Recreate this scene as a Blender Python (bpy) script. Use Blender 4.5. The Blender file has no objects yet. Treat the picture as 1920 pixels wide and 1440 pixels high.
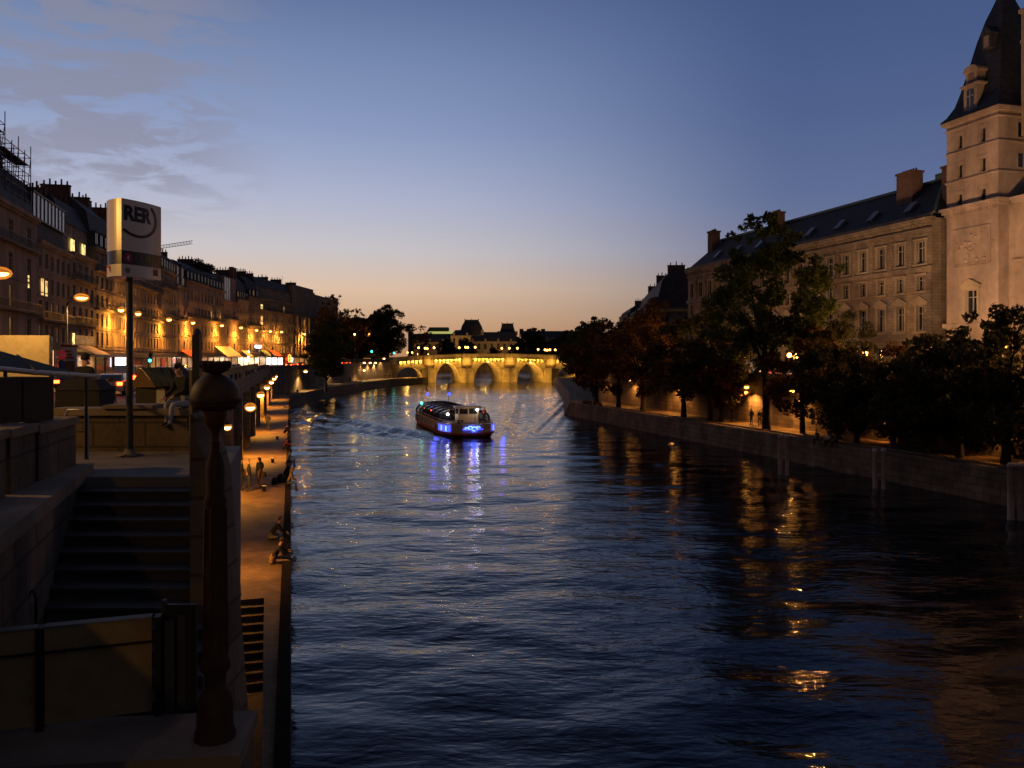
import bpy, math, random
import numpy as np
from mathutils import Vector, Matrix
R = math.radians
random.seed(7)
rng = np.random.default_rng(7)
sc = bpy.context.scene
COL = sc.collection
F = 1500.0      # focal length in photo pixels
EYE = 9.5       # eye height above the water
HY = 672.0      # horizon row in the photo

# ------------------------------------------------------------------ camera, world, exposure
cam = bpy.data.cameras.new('camera')
cam.sensor_width = 36.0
cam.lens = 36.0 * F / 1920.0
cam.shift_y = -(720 - HY) / 1920.0
cam.clip_start = 0.1
cam.clip_end = 6000
camo = bpy.data.objects.new('camera', cam)
COL.objects.link(camo)
camo.location = (0, 0, EYE)
camo.rotation_euler = (R(90), 0, 0)
sc.camera = camo
sc.view_settings.view_transform = 'Standard'
sc.view_settings.look = 'None'
sc.view_settings.exposure = 0.0
sc.view_settings.gamma = 1.0
sc.cycles.use_denoising = True
sc.cycles.max_bounces = 5
sc.cycles.diffuse_bounces = 2
sc.cycles.glossy_bounces = 3
sc.cycles.transmission_bounces = 4
sc.cycles.transparent_max_bounces = 6
sc.cycles.sample_clamp_indirect = 3.0
sc.cycles.sample_clamp_direct = 0.0
sc.cycles.caustics_reflective = False
sc.cycles.caustics_refractive = False


def lin(c):
    return tuple(((v / 255.0) / 12.92 if v / 255.0 < 0.04045 else ((v / 255.0 + 0.055) / 1.055) ** 2.4) for v in c)


def build_world():
    w = bpy.data.worlds.new('World')
    sc.world = w
    w.use_nodes = True
    nt = w.node_tree
    nt.nodes.clear()
    N, Lk = nt.nodes.new, nt.links.new
    out = N('ShaderNodeOutputWorld')
    bg = N('ShaderNodeBackground')
    bg.inputs['Strength'].default_value = 1.0
    Lk(bg.outputs[0], out.inputs[0])
    tc = N('ShaderNodeTexCoord')
    sep = N('ShaderNodeSeparateXYZ')
    Lk(tc.outputs['Generated'], sep.inputs[0])

    def ramp(stops):
        r = N('ShaderNodeValToRGB')
        r.color_ramp.interpolation = 'EASE' if False else 'LINEAR'
        els = r.color_ramp.elements
        for i, (p, c) in enumerate(stops):
            e = els[i] if i < 2 else els.new(p)
            e.position = p
            e.color = (*lin(c), 1)
        Lk(sep.outputs['Z'], r.inputs[0])
        return r
    A = ramp([(0.0, (190, 136, 98)), (0.042, (206, 164, 128)), (0.085, (222, 192, 166)), (0.13, (202, 196, 198)), (0.19, (176, 182, 206)),
              (0.27, (140, 156, 194)), (0.35, (117, 136, 175)), (0.42, (92, 111, 153)), (0.65, (32, 46, 82)), (1.0, (16, 24, 50))])
    B = ramp([(0.0, (118, 88, 74)), (0.042, (134, 112, 102)), (0.085, (124, 118, 124)), (0.13, (112, 118, 148)), (0.19, (92, 108, 148)),
              (0.27, (80, 98, 140)), (0.35, (70, 90, 134)), (0.42, (63, 82, 125)), (0.65, (28, 42, 76)), (1.0, (16, 24, 50))])
    E = ramp([(0.0, (54, 44, 38)), (0.1, (50, 43, 44)), (0.3, (38, 37, 52)), (0.6, (24, 29, 50)), (1.0, (16, 24, 50))])
    # horizontal angle from the afterglow
    comb = N('ShaderNodeCombineXYZ')
    Lk(sep.outputs['X'], comb.inputs['X'])
    Lk(sep.outputs['Y'], comb.inputs['Y'])
    nrm = N('ShaderNodeVectorMath'); nrm.operation = 'NORMALIZE'
    Lk(comb.outputs[0], nrm.inputs[0])
    dot = N('ShaderNodeVectorMath'); dot.operation = 'DOT_PRODUCT'
    g = Vector((-0.40, 1.0, 0)).normalized()
    dot.inputs[1].default_value = g
    Lk(nrm.outputs[0], dot.inputs[0])

    def rng_(a, b):
        m = N('ShaderNodeMapRange'); m.clamp = True
        m.interpolation_type = 'SMOOTHSTEP'
        m.inputs['From Min'].default_value = a
        m.inputs['From Max'].default_value = b
        Lk(dot.outputs['Value'], m.inputs['Value'])
        return m
    m1 = rng_(0.74, 1.02)
    m2 = rng_(-0.5, 0.72)

    def mix(f, a, b):
        m = N('ShaderNodeMix'); m.data_type = 'RGBA'
        if isinstance(f, (int, float)):
            m.inputs[0].default_value = f
        else:
            Lk(f, m.inputs[0])
        if isinstance(a, tuple):
            m.inputs[6].default_value = (*a, 1)
        else:
            Lk(a, m.inputs[6])
        if isinstance(b, tuple):
            m.inputs[7].default_value = (*b, 1)
        else:
            Lk(b, m.inputs[7])
        return m.outputs[2]
    ab = mix(m1.outputs[0], B.outputs[0], A.outputs[0])
    sky = mix(m2.outputs[0], E.outputs[0], ab)
    # thin clouds, stretched along the horizon, gathered towards the upper left
    mp = N('ShaderNodeMapping')
    mp.inputs['Scale'].default_value = (3.6, 3.6, 14.0)
    mp.inputs['Rotation'].default_value = (0, R(10), 0)
    Lk(tc.outputs['Generated'], mp.inputs[0])
    nz = N('ShaderNodeTexNoise')
    nz.inputs['Scale'].default_value = 3.4
    nz.inputs['Detail'].default_value = 7
    nz.inputs['Roughness'].default_value = 0.6
    nz.inputs['Distortion'].default_value = 0.5
    Lk(mp.outputs[0], nz.inputs[0])
    cr = N('ShaderNodeMapRange'); cr.interpolation_type = 'SMOOTHSTEP'
    cr.inputs['From Min'].default_value = 0.40
    cr.inputs['From Max'].default_value = 0.56
    Lk(nz.outputs['Fac'], cr.inputs['Value'])
    # mask: direction to the left of the river (x/y < -0.28) and 9..30 degrees up
    dv = N('ShaderNodeMath'); dv.operation = 'DIVIDE'
    Lk(sep.outputs['X'], dv.inputs[0]); Lk(sep.outputs['Y'], dv.inputs[1])
    ml = N('ShaderNodeMapRange'); ml.interpolation_type = 'SMOOTHSTEP'
    ml.inputs['From Min'].default_value = -0.26
    ml.inputs['From Max'].default_value = -0.46
    Lk(dv.outputs[0], ml.inputs['Value'])
    mz = N('ShaderNodeMapRange'); mz.interpolation_type = 'SMOOTHSTEP'
    mz.inputs['From Min'].default_value = 0.13
    mz.inputs['From Max'].default_value = 0.22
    Lk(sep.outputs['Z'], mz.inputs['Value'])
    m_a = N('ShaderNodeMath'); m_a.operation = 'MULTIPLY'
    Lk(ml.outputs[0], m_a.inputs[0]); Lk(mz.outputs[0], m_a.inputs[1])
    m_b = N('ShaderNodeMath'); m_b.operation = 'MULTIPLY'
    Lk(m_a.outputs[0], m_b.inputs[0]); Lk(cr.outputs[0], m_b.inputs[1])
    m_c = N('ShaderNodeMath'); m_c.operation = 'MULTIPLY'
    Lk(m_b.outputs[0], m_c.inputs[0]); m_c.inputs[1].default_value = 0.68
    skyc = mix(m_c.outputs[0], sky, lin((138, 137, 155)))
    # a trace of the physical dusk sky on top
    st = N('ShaderNodeTexSky')
    st.sky_type = 'NISHITA'
    st.sun_disc = False
    st.sun_elevation = R(-2.0)
    st.sun_rotation = R(-22)
    sm = N('ShaderNodeVectorMath'); sm.operation = 'SCALE'
    sm.inputs['Scale'].default_value = 0.015
    Lk(st.outputs[0], sm.inputs[0])
    ad = N('ShaderNodeVectorMath'); ad.operation = 'ADD'
    Lk(skyc, ad.inputs[0]); Lk(sm.outputs[0], ad.inputs[1])
    Lk(ad.outputs[0], bg.inputs['Color'])


build_world()

# ------------------------------------------------------------------ coordinates
UX, UY = -0.2668, 0.9637         # u: along the river, v: across it to the right
VX, VY = 0.9637, 0.2668


def AB(a, b, z=0.0):
    return Vector((a * UX + b * VX, a * UY + b * VY, z))


def P(px, py, Y):
    return Vector(((px - 960) / F * Y, Y, EYE + (HY - py) / F * Y))


def Yb(px, b):                   # depth at which the column px meets the line at distance b
    return b / ((px - 960) / F * VX + VY)


def Pb(px, b, z):
    Y = Yb(px, b)
    return Vector(((px - 960) / F * Y, Y, z))


def ang(d):
    return math.atan2(d[1], d[0])


ANG_U = math.atan2(UY, UX)
ANG_V = math.atan2(VY, VX)

# ------------------------------------------------------------------ materials
MATS = {}


def mat(name, color, rough=0.8, var=0.25, scale=2.0, bump=0.0, bscale=None, metal=0.0, emit=None, estr=0.0, spec=0.3, brick=None, coat=0.0, alpha=None, stain=0.0):
    if name in MATS:
        return MATS[name]
    m = bpy.data.materials.new(name)
    m.use_nodes = True
    nt = m.node_tree
    N, Lk = nt.nodes.new, nt.links.new
    b = nt.nodes['Principled BSDF']
    b.inputs['Roughness'].default_value = rough
    b.inputs['Metallic'].default_value = metal
    b.inputs['Specular IOR Level'].default_value = spec
    b.inputs['Coat Weight'].default_value = coat
    if emit is not None:
        b.inputs['Emission Color'].default_value = (*emit, 1)
        b.inputs['Emission Strength'].default_value = estr
    tc = N('ShaderNodeTexCoord')
    geo = N('ShaderNodeNewGeometry')
    nz = N('ShaderNodeTexNoise')
    nz.inputs['Scale'].default_value = scale
    nz.inputs['Detail'].default_value = 6
    nz.inputs['Roughness'].default_value = 0.65
    Lk(geo.outputs['Position'], nz.inputs['Vector'])
    rp = N('ShaderNodeValToRGB')
    e = rp.color_ramp.elements
    e[0].position, e[1].position = 0.3, 0.72
    e[0].color = (*[c * (1 - var) for c in color], 1)
    e[1].color = (*[min(1, c * (1 + var)) for c in color], 1)
    Lk(nz.outputs['Fac'], rp.inputs[0])
    colr = rp.outputs[0]
    if brick:
        bw, bh, mort = brick
        br = N('ShaderNodeTexBrick')
        br.inputs['Scale'].default_value = 1.0
        br.inputs['Brick Width'].default_value = bw
        br.inputs['Row Height'].default_value = bh
        br.inputs['Mortar Size'].default_value = mort
        br.inputs['Color1'].default_value = (1, 1, 1, 1)
        br.inputs['Color2'].default_value = (0.74, 0.74, 0.74, 1)
        br.inputs['Mortar'].default_value = (0.45, 0.45, 0.45, 1)
        Lk(tc.outputs['UV'], br.inputs['Vector'])
        mx = N('ShaderNodeMix'); mx.data_type = 'RGBA'; mx.blend_type = 'MULTIPLY'
        mx.inputs[0].default_value = 1.0
        Lk(colr, mx.inputs[6]); Lk(br.outputs['Color'], mx.inputs[7])
        colr = mx.outputs[2]
    if stain:
        n2 = N('ShaderNodeTexNoise')
        n2.inputs['Scale'].default_value = 0.35
        n2.inputs['Detail'].default_value = 5
        mp2 = N('ShaderNodeMapping'); mp2.inputs['Scale'].default_value = (1.6, 1.6, .35)
        Lk(geo.outputs['Position'], mp2.inputs[0]); Lk(mp2.outputs[0], n2.inputs['Vector'])
        mr = N('ShaderNodeMapRange')
        mr.inputs['From Min'].default_value = 0.42
        mr.inputs['From Max'].default_value = 0.62
        mr.inputs['To Min'].default_value = 1.0 - stain
        Lk(n2.outputs['Fac'], mr.inputs['Value'])
        m2 = N('ShaderNodeVectorMath'); m2.operation = 'SCALE'
        Lk(colr, m2.inputs[0]); Lk(mr.outputs[0], m2.inputs['Scale'])
        colr = m2.outputs[0]
    Lk(colr, b.inputs['Base Color'])
    if bump:
        nb = N('ShaderNodeTexNoise')
        nb.inputs['Scale'].default_value = bscale or scale * 5
        nb.inputs['Detail'].default_value = 4
        Lk(geo.outputs['Position'], nb.inputs['Vector'])
        bp = N('ShaderNodeBump')
        bp.inputs['Strength'].default_value = 1.0
        bp.inputs['Distance'].default_value = bump
        Lk(nb.outputs['Fac'], bp.inputs['Height'])
        Lk(bp.outputs[0], b.inputs['Normal'])
    MATS[name] = m
    return m


STONE = mat('pale_limestone', (0.30, 0.235, 0.17), 0.9, 0.25, 0.8, 0.01, 6, brick=(0.9, 0.36, 0.02), stain=0.25)
COPE = mat('coping_stone', (0.20, 0.16, 0.12), 0.85, 0.3, 1.3, 0.006, 12, stain=.3)
STONE2 = mat('grey_limestone', (0.22, 0.18, 0.14), 0.9, 0.3, 0.7, 0.01, 6, brick=(0.9, 0.36, 0.02), stain=0.3)
STONE3 = mat('rosy_render', (0.27, 0.19, 0.14), 0.9, 0.2, 0.5, 0.005, 4, stain=0.3)
STONE4 = mat('cream_render', (0.36, 0.29, 0.19), 0.9, 0.2, 0.5, 0.005, 4, stain=0.25)
QSTONE = mat('quay_stone', (0.24, 0.18, 0.12), 0.85, 0.35, 0.9, 0.02, 5, brick=(1.3, 0.5, 0.03), stain=0.4)
BSTONE = mat('bridge_stone', (0.40, 0.34, 0.24), 0.85, 0.25, 0.5, 0.02, 3, brick=(1.4, 0.55, 0.03), stain=0.25)
PAV = mat('quay_setts', (0.20, 0.13, 0.065), 0.75, 0.4, 0.7, 0.01, 9, brick=(0.35, 0.2, 0.008), stain=0.45)
ASPH = mat('asphalt', (0.05, 0.05, 0.05), 0.7, 0.3, 1.0, 0.004, 20)
SIDEW = mat('pavement_slabs', (0.13, 0.12, 0.11), 0.8, 0.25, 1.0, 0.004, 10)
ZINC = mat('zinc_roofing', (0.045, 0.048, 0.058), 0.75, 0.3, 1.5, spec=.2)
SLATE = mat('slate_roofing', (0.035, 0.038, 0.048), 0.75, 0.4, 2.0, 0.01, 10, spec=.2)
COPPER = mat('green_copper', (0.12, 0.17, 0.12), 0.6, 0.3, 2.0)
BRICKC = mat('chimney_brick', (0.12, 0.07, 0.05), 0.9, 0.3, 2.0)
POTM = mat('clay_pots', (0.22, 0.10, 0.06), 0.9, 0.2, 3.0)
IRON = mat('black_iron', (0.012, 0.012, 0.014), 0.5, 0.3, 4.0)
DKGLASS = mat('dark_window_glass', (0.012, 0.014, 0.018), 0.12, 0.2, 1.0, spec=0.6)
FRAMEM = mat('painted_frames', (0.28, 0.26, 0.23), 0.6, 0.1, 3.0)
SHUT = mat('pale_shutters', (0.30, 0.26, 0.20), 0.7, 0.15, 3.0)
BARK = mat('dark_bark', (0.035, 0.026, 0.018), 0.95, 0.4, 5.0, 0.02, 12)


def emis(name, col, s):
    if name in MATS:
        return MATS[name]
    m = bpy.data.materials.new(name)
    m.use_nodes = True
    b = m.node_tree.nodes['Principled BSDF']
    b.inputs['Base Color'].default_value = (0.1, 0.1, 0.1, 1)
    b.inputs['Emission Color'].default_value = (*col, 1)
    b.inputs['Emission Strength'].default_value = s
    MATS[name] = m
    return m


def lit_mat(name, col, s, scale=1.5):
    """interior light through glass and curtains: uneven emission of a lit window"""
    if name in MATS:
        return MATS[name]
    m = bpy.data.materials.new(name)
    m.use_nodes = True
    nt = m.node_tree
    b = nt.nodes['Principled BSDF']
    b.inputs['Base Color'].default_value = (0.05, 0.05, 0.05, 1)
    geo = nt.nodes.new('ShaderNodeNewGeometry')
    nz = nt.nodes.new('ShaderNodeTexNoise')
    nz.inputs['Scale'].default_value = scale
    nz.inputs['Detail'].default_value = 3
    nt.links.new(geo.outputs['Position'], nz.inputs['Vector'])
    mr = nt.nodes.new('ShaderNodeMapRange')
    mr.inputs['From Min'].default_value = 0.35
    mr.inputs['From Max'].default_value = 0.65
    mr.inputs['To Min'].default_value = 0.35 * s
    mr.inputs['To Max'].default_value = 1.4 * s
    nt.links.new(nz.outputs['Fac'], mr.inputs['Value'])
    nt.links.new(mr.outputs[0], b.inputs['Emission Strength'])
    b.inputs['Emission Color'].default_value = (*col, 1)
    MATS[name] = m
    return m


AMBER = (1.0, 0.50, 0.10)
BULB = emis('amber_bulb', (1.0, 0.42, 0.06), 26)
BULBW = emis('warm_white_bulb', (1.0, 0.55, 0.15), 30)
REDL = emis('red_lamp', (1.0, 0.05, 0.008), 22)
GREENL = emis('green_signal', (0.05, 1.0, 0.62), 9)
BLUEL_ = emis('blue_led', (0.06, 0.10, 1.0), 6)
WHITEL = emis('white_lamp', (1.0, 0.95, 0.8), 12)
WINLIT = lit_mat('lit_window_glow', (1.0, 0.55, 0.16), 1.1)
WINYEL = lit_mat('lit_window_yellow', (1.0, 0.72, 0.25), 1.5)
WINDIM = lit_mat('dim_curtain_glow', (1.0, 0.5, 0.14), 0.16)
SHOPL = lit_mat('shop_light', (1.0, 0.62, 0.30), 2.2, 0.8)
SHOPW = lit_mat('shop_white_light', (1.0, 0.85, 0.75), 3.2, 0.8)
SHOPD = lit_mat('shop_dim_light', (1.0, 0.42, 0.12), 0.35, 0.6)

# ------------------------------------------------------------------ mesh builder


class MB:
    def __init__(s):
        s.v, s.f, s.m, s.mats, s.M = [], [], [], [], Matrix.Identity(4)
        s.smooth = set()

    def mi(s, m):
        if m not in s.mats:
            s.mats.append(m)
        return s.mats.index(m)

    def add(s, vs, fs, m, smooth=False):
        o = len(s.v)
        s.v += [tuple(s.M @ Vector(p)) for p in vs]
        k = s.mi(m)
        for f in fs:
            if smooth:
                s.smooth.add(len(s.f))
            s.f.append(tuple(o + i for i in f))
            s.m.append(k)

    def box(s, x0, x1, y0, y1, z0, z1, m, tx=0.0, ty=0.0):
        """tx, ty: how much the top face is pulled in on each side"""
        vs = [(x0, y0, z0), (x1, y0, z0), (x1, y1, z0), (x0, y1, z0),
              (x0 + tx, y0 + ty, z1), (x1 - tx, y0 + ty, z1), (x1 - tx, y1 - ty, z1), (x0 + tx, y1 - ty, z1)]
        s.add(vs, [(0, 3, 2, 1), (4, 5, 6, 7), (0, 1, 5, 4), (1, 2, 6, 5), (2, 3, 7, 6), (3, 0, 4, 7)], m)

    def quad(s, a, b, c, d, m):
        s.add([a, b, c, d], [(0, 1, 2, 3)], m)

    def prism(s, poly, z0, z1, m, top=None):
        """poly: ccw list of (x, y); z may be numbers or lists per vertex"""
        n = len(poly)
        za = z0 if isinstance(z0, (list, tuple)) else [z0] * n
        zb = z1 if isinstance(z1, (list, tuple)) else [z1] * n
        tp = top or poly
        vs = [(p[0], p[1], za[i]) for i, p in enumerate(poly)] + [(p[0], p[1], zb[i]) for i, p in enumerate(tp)]
        fs = [tuple(range(n))[::-1], tuple(range(n, 2 * n))] + [(i, (i + 1) % n, n + (i + 1) % n, n + i) for i in range(n)]
        s.add(vs, fs, m)

    def extr(s, prof, x0, x1, m, axis='x'):
        """extrude a (y, z) profile along x (or an (x, z) profile along y)"""
        n = len(prof)
        if axis == 'x':
            vs = [(x0, p[0], p[1]) for p in prof] + [(x1, p[0], p[1]) for p in prof]
        else:
            vs = [(p[0], x0, p[1]) for p in prof] + [(p[0], x1, p[1]) for p in prof]
        fs = [tuple(range(n)), tuple(range(n, 2 * n))[::-1]] + [(i, n + i, n + (i + 1) % n, (i + 1) % n) for i in range(n)]
        s.add(vs, fs, m)

    def tube(s, pts, rad, m, n=8, cap=True, smooth=True):
        pts = [Vector(p) for p in pts]
        rad = rad if isinstance(rad, (list, tuple)) else [rad] * len(pts)
        vs, fs = [], []
        up = Vector((0, 0, 1))
        px = None
        for i, p in enumerate(pts):
            d = (pts[min(i + 1, len(pts) - 1)] - pts[max(i - 1, 0)])
            if d.length < 1e-9:
                d = Vector((0, 0, 1))
            d.normalize()
            if px is None:
                ref = up if abs(d.z) < 0.9 else Vector((1, 0, 0))
                px = ref.cross(d).normalized()
            else:
                px = (px - d * px.dot(d))
                px = px.normalized() if px.length > 1e-6 else Vector((1, 0, 0)).cross(d).normalized()
            py = d.cross(px)
            for k in range(n):
                t = 2 * math.pi * k / n
                vs.append(tuple(p + (px * math.cos(t) + py * math.sin(t)) * rad[i]))
        for i in range(len(pts) - 1):
            for k in range(n):
                a, b = i * n + k, i * n + (k + 1) % n
                fs.append((a, b, b + n, a + n))
        s.add(vs, fs, m, smooth)
        if cap:
            s.add([vs[k] for k in range(n)], [tuple(range(n))[::-1]], m)
            s.add([vs[-n + k] for k in range(n)], [tuple(range(n))], m)

    def lathe(s, prof, m, n=16, c=(0, 0, 0), smooth=True):
        """prof: list of (r, z)"""
        vs, fs = [], []
        for r, z in prof:
            for k in range(n):
                t = 2 * math.pi * k / n
                vs.append((c[0] + r * math.cos(t), c[1] + r * math.sin(t), c[2] + z))
        for i in range(len(prof) - 1):
            for k in range(n):
                a, b = i * n + k, i * n + (k + 1) % n
                fs.append((a, b, b + n, a + n))
        s.add(vs, fs, m, smooth)
        if prof[0][0] > 1e-4:
            s.add(vs[:n], [tuple(range(n))[::-1]], m)
        if prof[-1][0] > 1e-4:
            s.add(vs[-n:], [tuple(range(n))], m)

    def ball(s, c, r, m, n=10, sz=1.0):
        k = max(4, n // 2)
        prof = [(max(1e-5, r * math.sin(math.pi * i / k)), -r * sz * math.cos(math.pi * i / k)) for i in range(k + 1)]
        s.lathe(prof, m, n, c)

    def mesh(s, name):
        me = bpy.data.meshes.new(name)
        me.from_pydata(s.v, [], s.f)
        for m in s.mats:
            me.materials.append(m)
        me.polygons.foreach_set('material_index', s.m)
        if s.smooth:
            sm = np.zeros(len(s.f), bool)
            sm[list(s.smooth)] = True
            me.polygons.foreach_set('use_smooth', sm)
        # box-mapped UVs in metres
        nl = len(me.loops)
        if nl:
            uv = me.uv_layers.new(name='UVMap')
            co = np.array(s.v, dtype=np.float32)
            li = np.zeros(nl, np.int32); me.loops.foreach_get('vertex_index', li)
            nrm = np.zeros(len(s.f) * 3, np.float32); me.polygons.foreach_get('normal', nrm); nrm = nrm.reshape(-1, 3)
            tot = np.zeros(len(s.f), np.int32); me.polygons.foreach_get('loop_total', tot)
            ln = np.repeat(nrm, tot, axis=0)
            c = co[li]
            hz = np.abs(ln[:, 2]) > 0.7
            lenh = np.sqrt(ln[:, 0] ** 2 + ln[:, 1] ** 2) + 1e-6
            u = np.where(hz, c[:, 0], (-ln[:, 1] * c[:, 0] + ln[:, 0] * c[:, 1]) / lenh)
            v = np.where(hz, c[:, 1], c[:, 2])
            uv.data.foreach_set('uv', np.stack([u, v], 1).astype(np.float32).ravel())
        me.update()
        return me

    def build(s, name, parent=None, loc=None, rz=0.0):
        o = bpy.data.objects.new(name, s.mesh(name))
        COL.objects.link(o)
        if parent is not None:
            o.parent = parent
        if loc is not None:
            o.location = loc
        if rz:
            o.rotation_euler = (0, 0, rz)
        return o


def inst(mesh, name, parent=None, loc=(0, 0, 0), rz=0.0, scale=None):
    o = bpy.data.objects.new(name, mesh)
    COL.objects.link(o)
    o.parent = parent
    o.location = loc
    o.rotation_euler = (0, 0, rz)
    if scale is not None:
        o.scale = scale
    return o


def empty(name, loc=(0, 0, 0), rz=0.0):
    o = bpy.data.objects.new(name, None)
    o.empty_display_size = 0.3
    COL.objects.link(o)
    o.location = loc
    o.rotation_euler = (0, 0, rz)
    return o


def tag(o, label=None, cat=None, group=None, kind=None):
    if label:
        o['label'] = label
    if cat:
        o['category'] = cat
    if group:
        o['group'] = group
    if kind:
        o['kind'] = kind
    return o


def copy_tree(o, parent=None):
    c = o.copy()
    COL.objects.link(c)
    c.parent = parent
    for ch in list(o.children):
        copy_tree(ch, c)
    return c


def light(kind, name, loc, power, color=AMBER, radius=0.25, parent=None, spot=None, rot=None, size=None):
    d = bpy.data.lights.new(name, kind)
    d.energy = power
    d.color = color
    if kind in ('POINT', 'SPOT'):
        d.shadow_soft_size = radius
    if kind == 'SPOT':
        d.spot_size = R(spot or 150)
        d.spot_blend = 0.6
    if kind == 'AREA':
        d.shape = 'RECTANGLE'
        d.size, d.size_y = size
    o = bpy.data.objects.new(name, d)
    COL.objects.link(o)
    o.parent = parent
    o.location = loc
    if rot:
        o.rotation_euler = rot
    return o


def ordn(i):
    return ['first', 'second', 'third', 'fourth', 'fifth', 'sixth', 'seventh', 'eighth', 'ninth', 'tenth', 'eleventh', 'twelfth', 'thirteenth', 'fourteenth', 'fifteenth', 'sixteenth', 'seventeenth', 'eighteenth', 'nineteenth', 'twentieth', 'twenty-first', 'twenty-second', 'last'][i]

# ------------------------------------------------------------------ ground, water, quays
ZS = 7.0      # street level
ZQ = 2.0      # lower quay level
mb = MB()
mb.quad((-3000, -3000, -1.6), (3000, -3000, -1.6), (3000, 3000, -1.6), (-3000, 3000, -1.6), ASPH)
tag(mb.build('ground'), kind='structure')

WATER = bpy.data.materials.new('river_water')
WATER.use_nodes = True


def water_mat():
    nt = WATER.node_tree
    N, Lk = nt.nodes.new, nt.links.new
    b = nt.nodes['Principled BSDF']
    b.inputs['Base Color'].default_value = (0.004, 0.007, 0.010, 1)
    b.inputs['Roughness'].default_value = 0.10
    b.inputs['IOR'].default_value = 1.33
    b.inputs['Specular IOR Level'].default_value = 0.5
    geo = N('ShaderNodeNewGeometry')

    def layer(scale, stretch, rot, detail, dist, prev):
        mp = N('ShaderNodeMapping')
        mp.inputs['Rotation'].default_value = (0, 0, R(rot))
        mp.inputs['Scale'].default_value = (stretch, 1, 1)
        Lk(geo.outputs['Position'], mp.inputs[0])
        nz = N('ShaderNodeTexNoise')
        nz.inputs['Scale'].default_value = scale
        nz.inputs['Detail'].default_value = detail
        nz.inputs['Roughness'].default_value = 0.55
        nz.inputs['Distortion'].default_value = 0.3
        Lk(mp.outputs[0], nz.inputs['Vector'])
        bp = N('ShaderNodeBump')
        bp.inputs['Strength'].default_value = 1.0
        bp.inputs['Distance'].default_value = dist
        pz = N('ShaderNodeTexNoise'); pz.inputs['Scale'].default_value = .045; pz.inputs['Detail'].default_value = 3
        pm = N('ShaderNodeMapping'); pm.inputs['Scale'].default_value = (1.0, .55, 1); pm.inputs['Rotation'].default_value = (0, 0, R(-15))
        Lk(geo.outputs['Position'], pm.inputs[0]); Lk(pm.outputs[0], pz.inputs['Vector'])
        pr = N('ShaderNodeMapRange'); pr.inputs['From Min'].default_value = .38; pr.inputs['From Max'].default_value = .62
        pr.inputs['To Min'].default_value = .45; pr.inputs['To Max'].default_value = 1.25
        Lk(pz.outputs['Fac'], pr.inputs['Value'])
        hm = N('ShaderNodeMath'); hm.operation = 'MULTIPLY'
        Lk(nz.outputs['Fac'], hm.inputs[0]); Lk(pr.outputs[0], hm.inputs[1])
        Lk(hm.outputs[0], bp.inputs['Height'])
        if prev is not None:
            Lk(prev, bp.inputs['Normal'])
        return bp.outputs[0]
    n = layer(0.6, 0.5, 4, 3, 0.12, None)
    n = layer(1.9, 0.42, -8, 3, 0.062, n)
    n = layer(6.5, 0.45, 10, 2, 0.008, n)
    Lk(n, b.inputs['Normal'])


water_mat()


def build_water():
    xs = np.arange(-52, 50.01, 0.5)
    ys = np.arange(6, 215.01, 0.5)
    X, Y = np.meshgrid(xs, ys)
    Z = np.zeros_like(X)
    for i in range(26):
        lam = float(rng.uniform(1.2, 6.5))
        th = float(rng.normal(math.pi / 2 + 0.1, 0.55))
        k = 2 * math.pi / lam
        Z += 0.0027 * lam ** 0.9 * np.sin(k * (X * math.cos(th) + Y * math.sin(th)) + rng.uniform(0, 6.28))
    # the boat's wake: two arms of short waves behind its bow
    bx, by = BOAT_BOW
    dx, dy = X - bx, Y - by
    a = dx * UX + dy * UY + 3.0
    b = dx * VX + dy * VY
    for sgn in (-1, 1):
        off = b * sgn - (3.0 + np.clip(a, 0, None) * 0.30)
        env = np.exp(-(off / 2.3) ** 2) * np.clip(a / 6, 0, 1) * np.exp(-np.clip(a, 0, None) / 55)
        Z += 0.45 * env * np.cos(2 * math.pi * off / 3.0)
        off2 = b * sgn - (5.5 + np.clip(a, 0, None) * 0.42)
        env2 = np.exp(-(off2 / 2.6) ** 2) * np.clip(a / 10, 0, 1) * np.exp(-np.clip(a, 0, None) / 45)
        Z += 0.26 * env2 * np.cos(2 * math.pi * off2 / 2.2)
    edge = np.minimum(np.minimum(X - xs[0], xs[-1] - X), np.minimum(Y - ys[0], ys[-1] - Y))
    Z *= np.clip(edge / 4, 0, 1)
    ny, nx = X.shape
    v = np.stack([X, Y, Z], -1).reshape(-1, 3)
    idx = np.arange(nx * ny).reshape(ny, nx)
    f = np.stack([idx[:-1, :-1], idx[:-1, 1:], idx[1:, 1:], idx[1:, :-1]], -1).reshape(-1, 4)
    n0 = len(v)
    x0, x1, y0, y1 = xs[0], xs[-1], ys[0], ys[-1]
    ext = [(-400, -60, 0), (400, -60, 0), (400, y0, 0), (-400, y0, 0), (-400, y1, 0), (400, y1, 0), (400, 900, 0), (-400, 900, 0), (x0, y0, 0), (x1, y0, 0), (x1, y1, 0), (x0, y1, 0)]
    v = np.concatenate([v, np.array(ext, float)])
    fl = [tuple(int(t) for t in q) for q in f]
    e = lambda *q: tuple(n0 + t for t in q)
    fl += [e(0, 1, 2, 3), e(4, 5, 6, 7), e(3, 8, 11, 4), e(9, 2, 5, 10)]
    me = bpy.data.meshes.new('river_water')
    me.from_pydata([tuple(p) for p in v], [], fl)
    me.materials.append(WATER)
    me.polygons.foreach_set('use_smooth', np.ones(len(fl), bool))
    me.update()
    o = bpy.data.objects.new('river_water', me)
    COL.objects.link(o)
    tag(o, kind='structure')


BOAT_BOW = (-4.65, 95.5)
build_water()


def xy(p):
    return (p[0], p[1])


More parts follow.
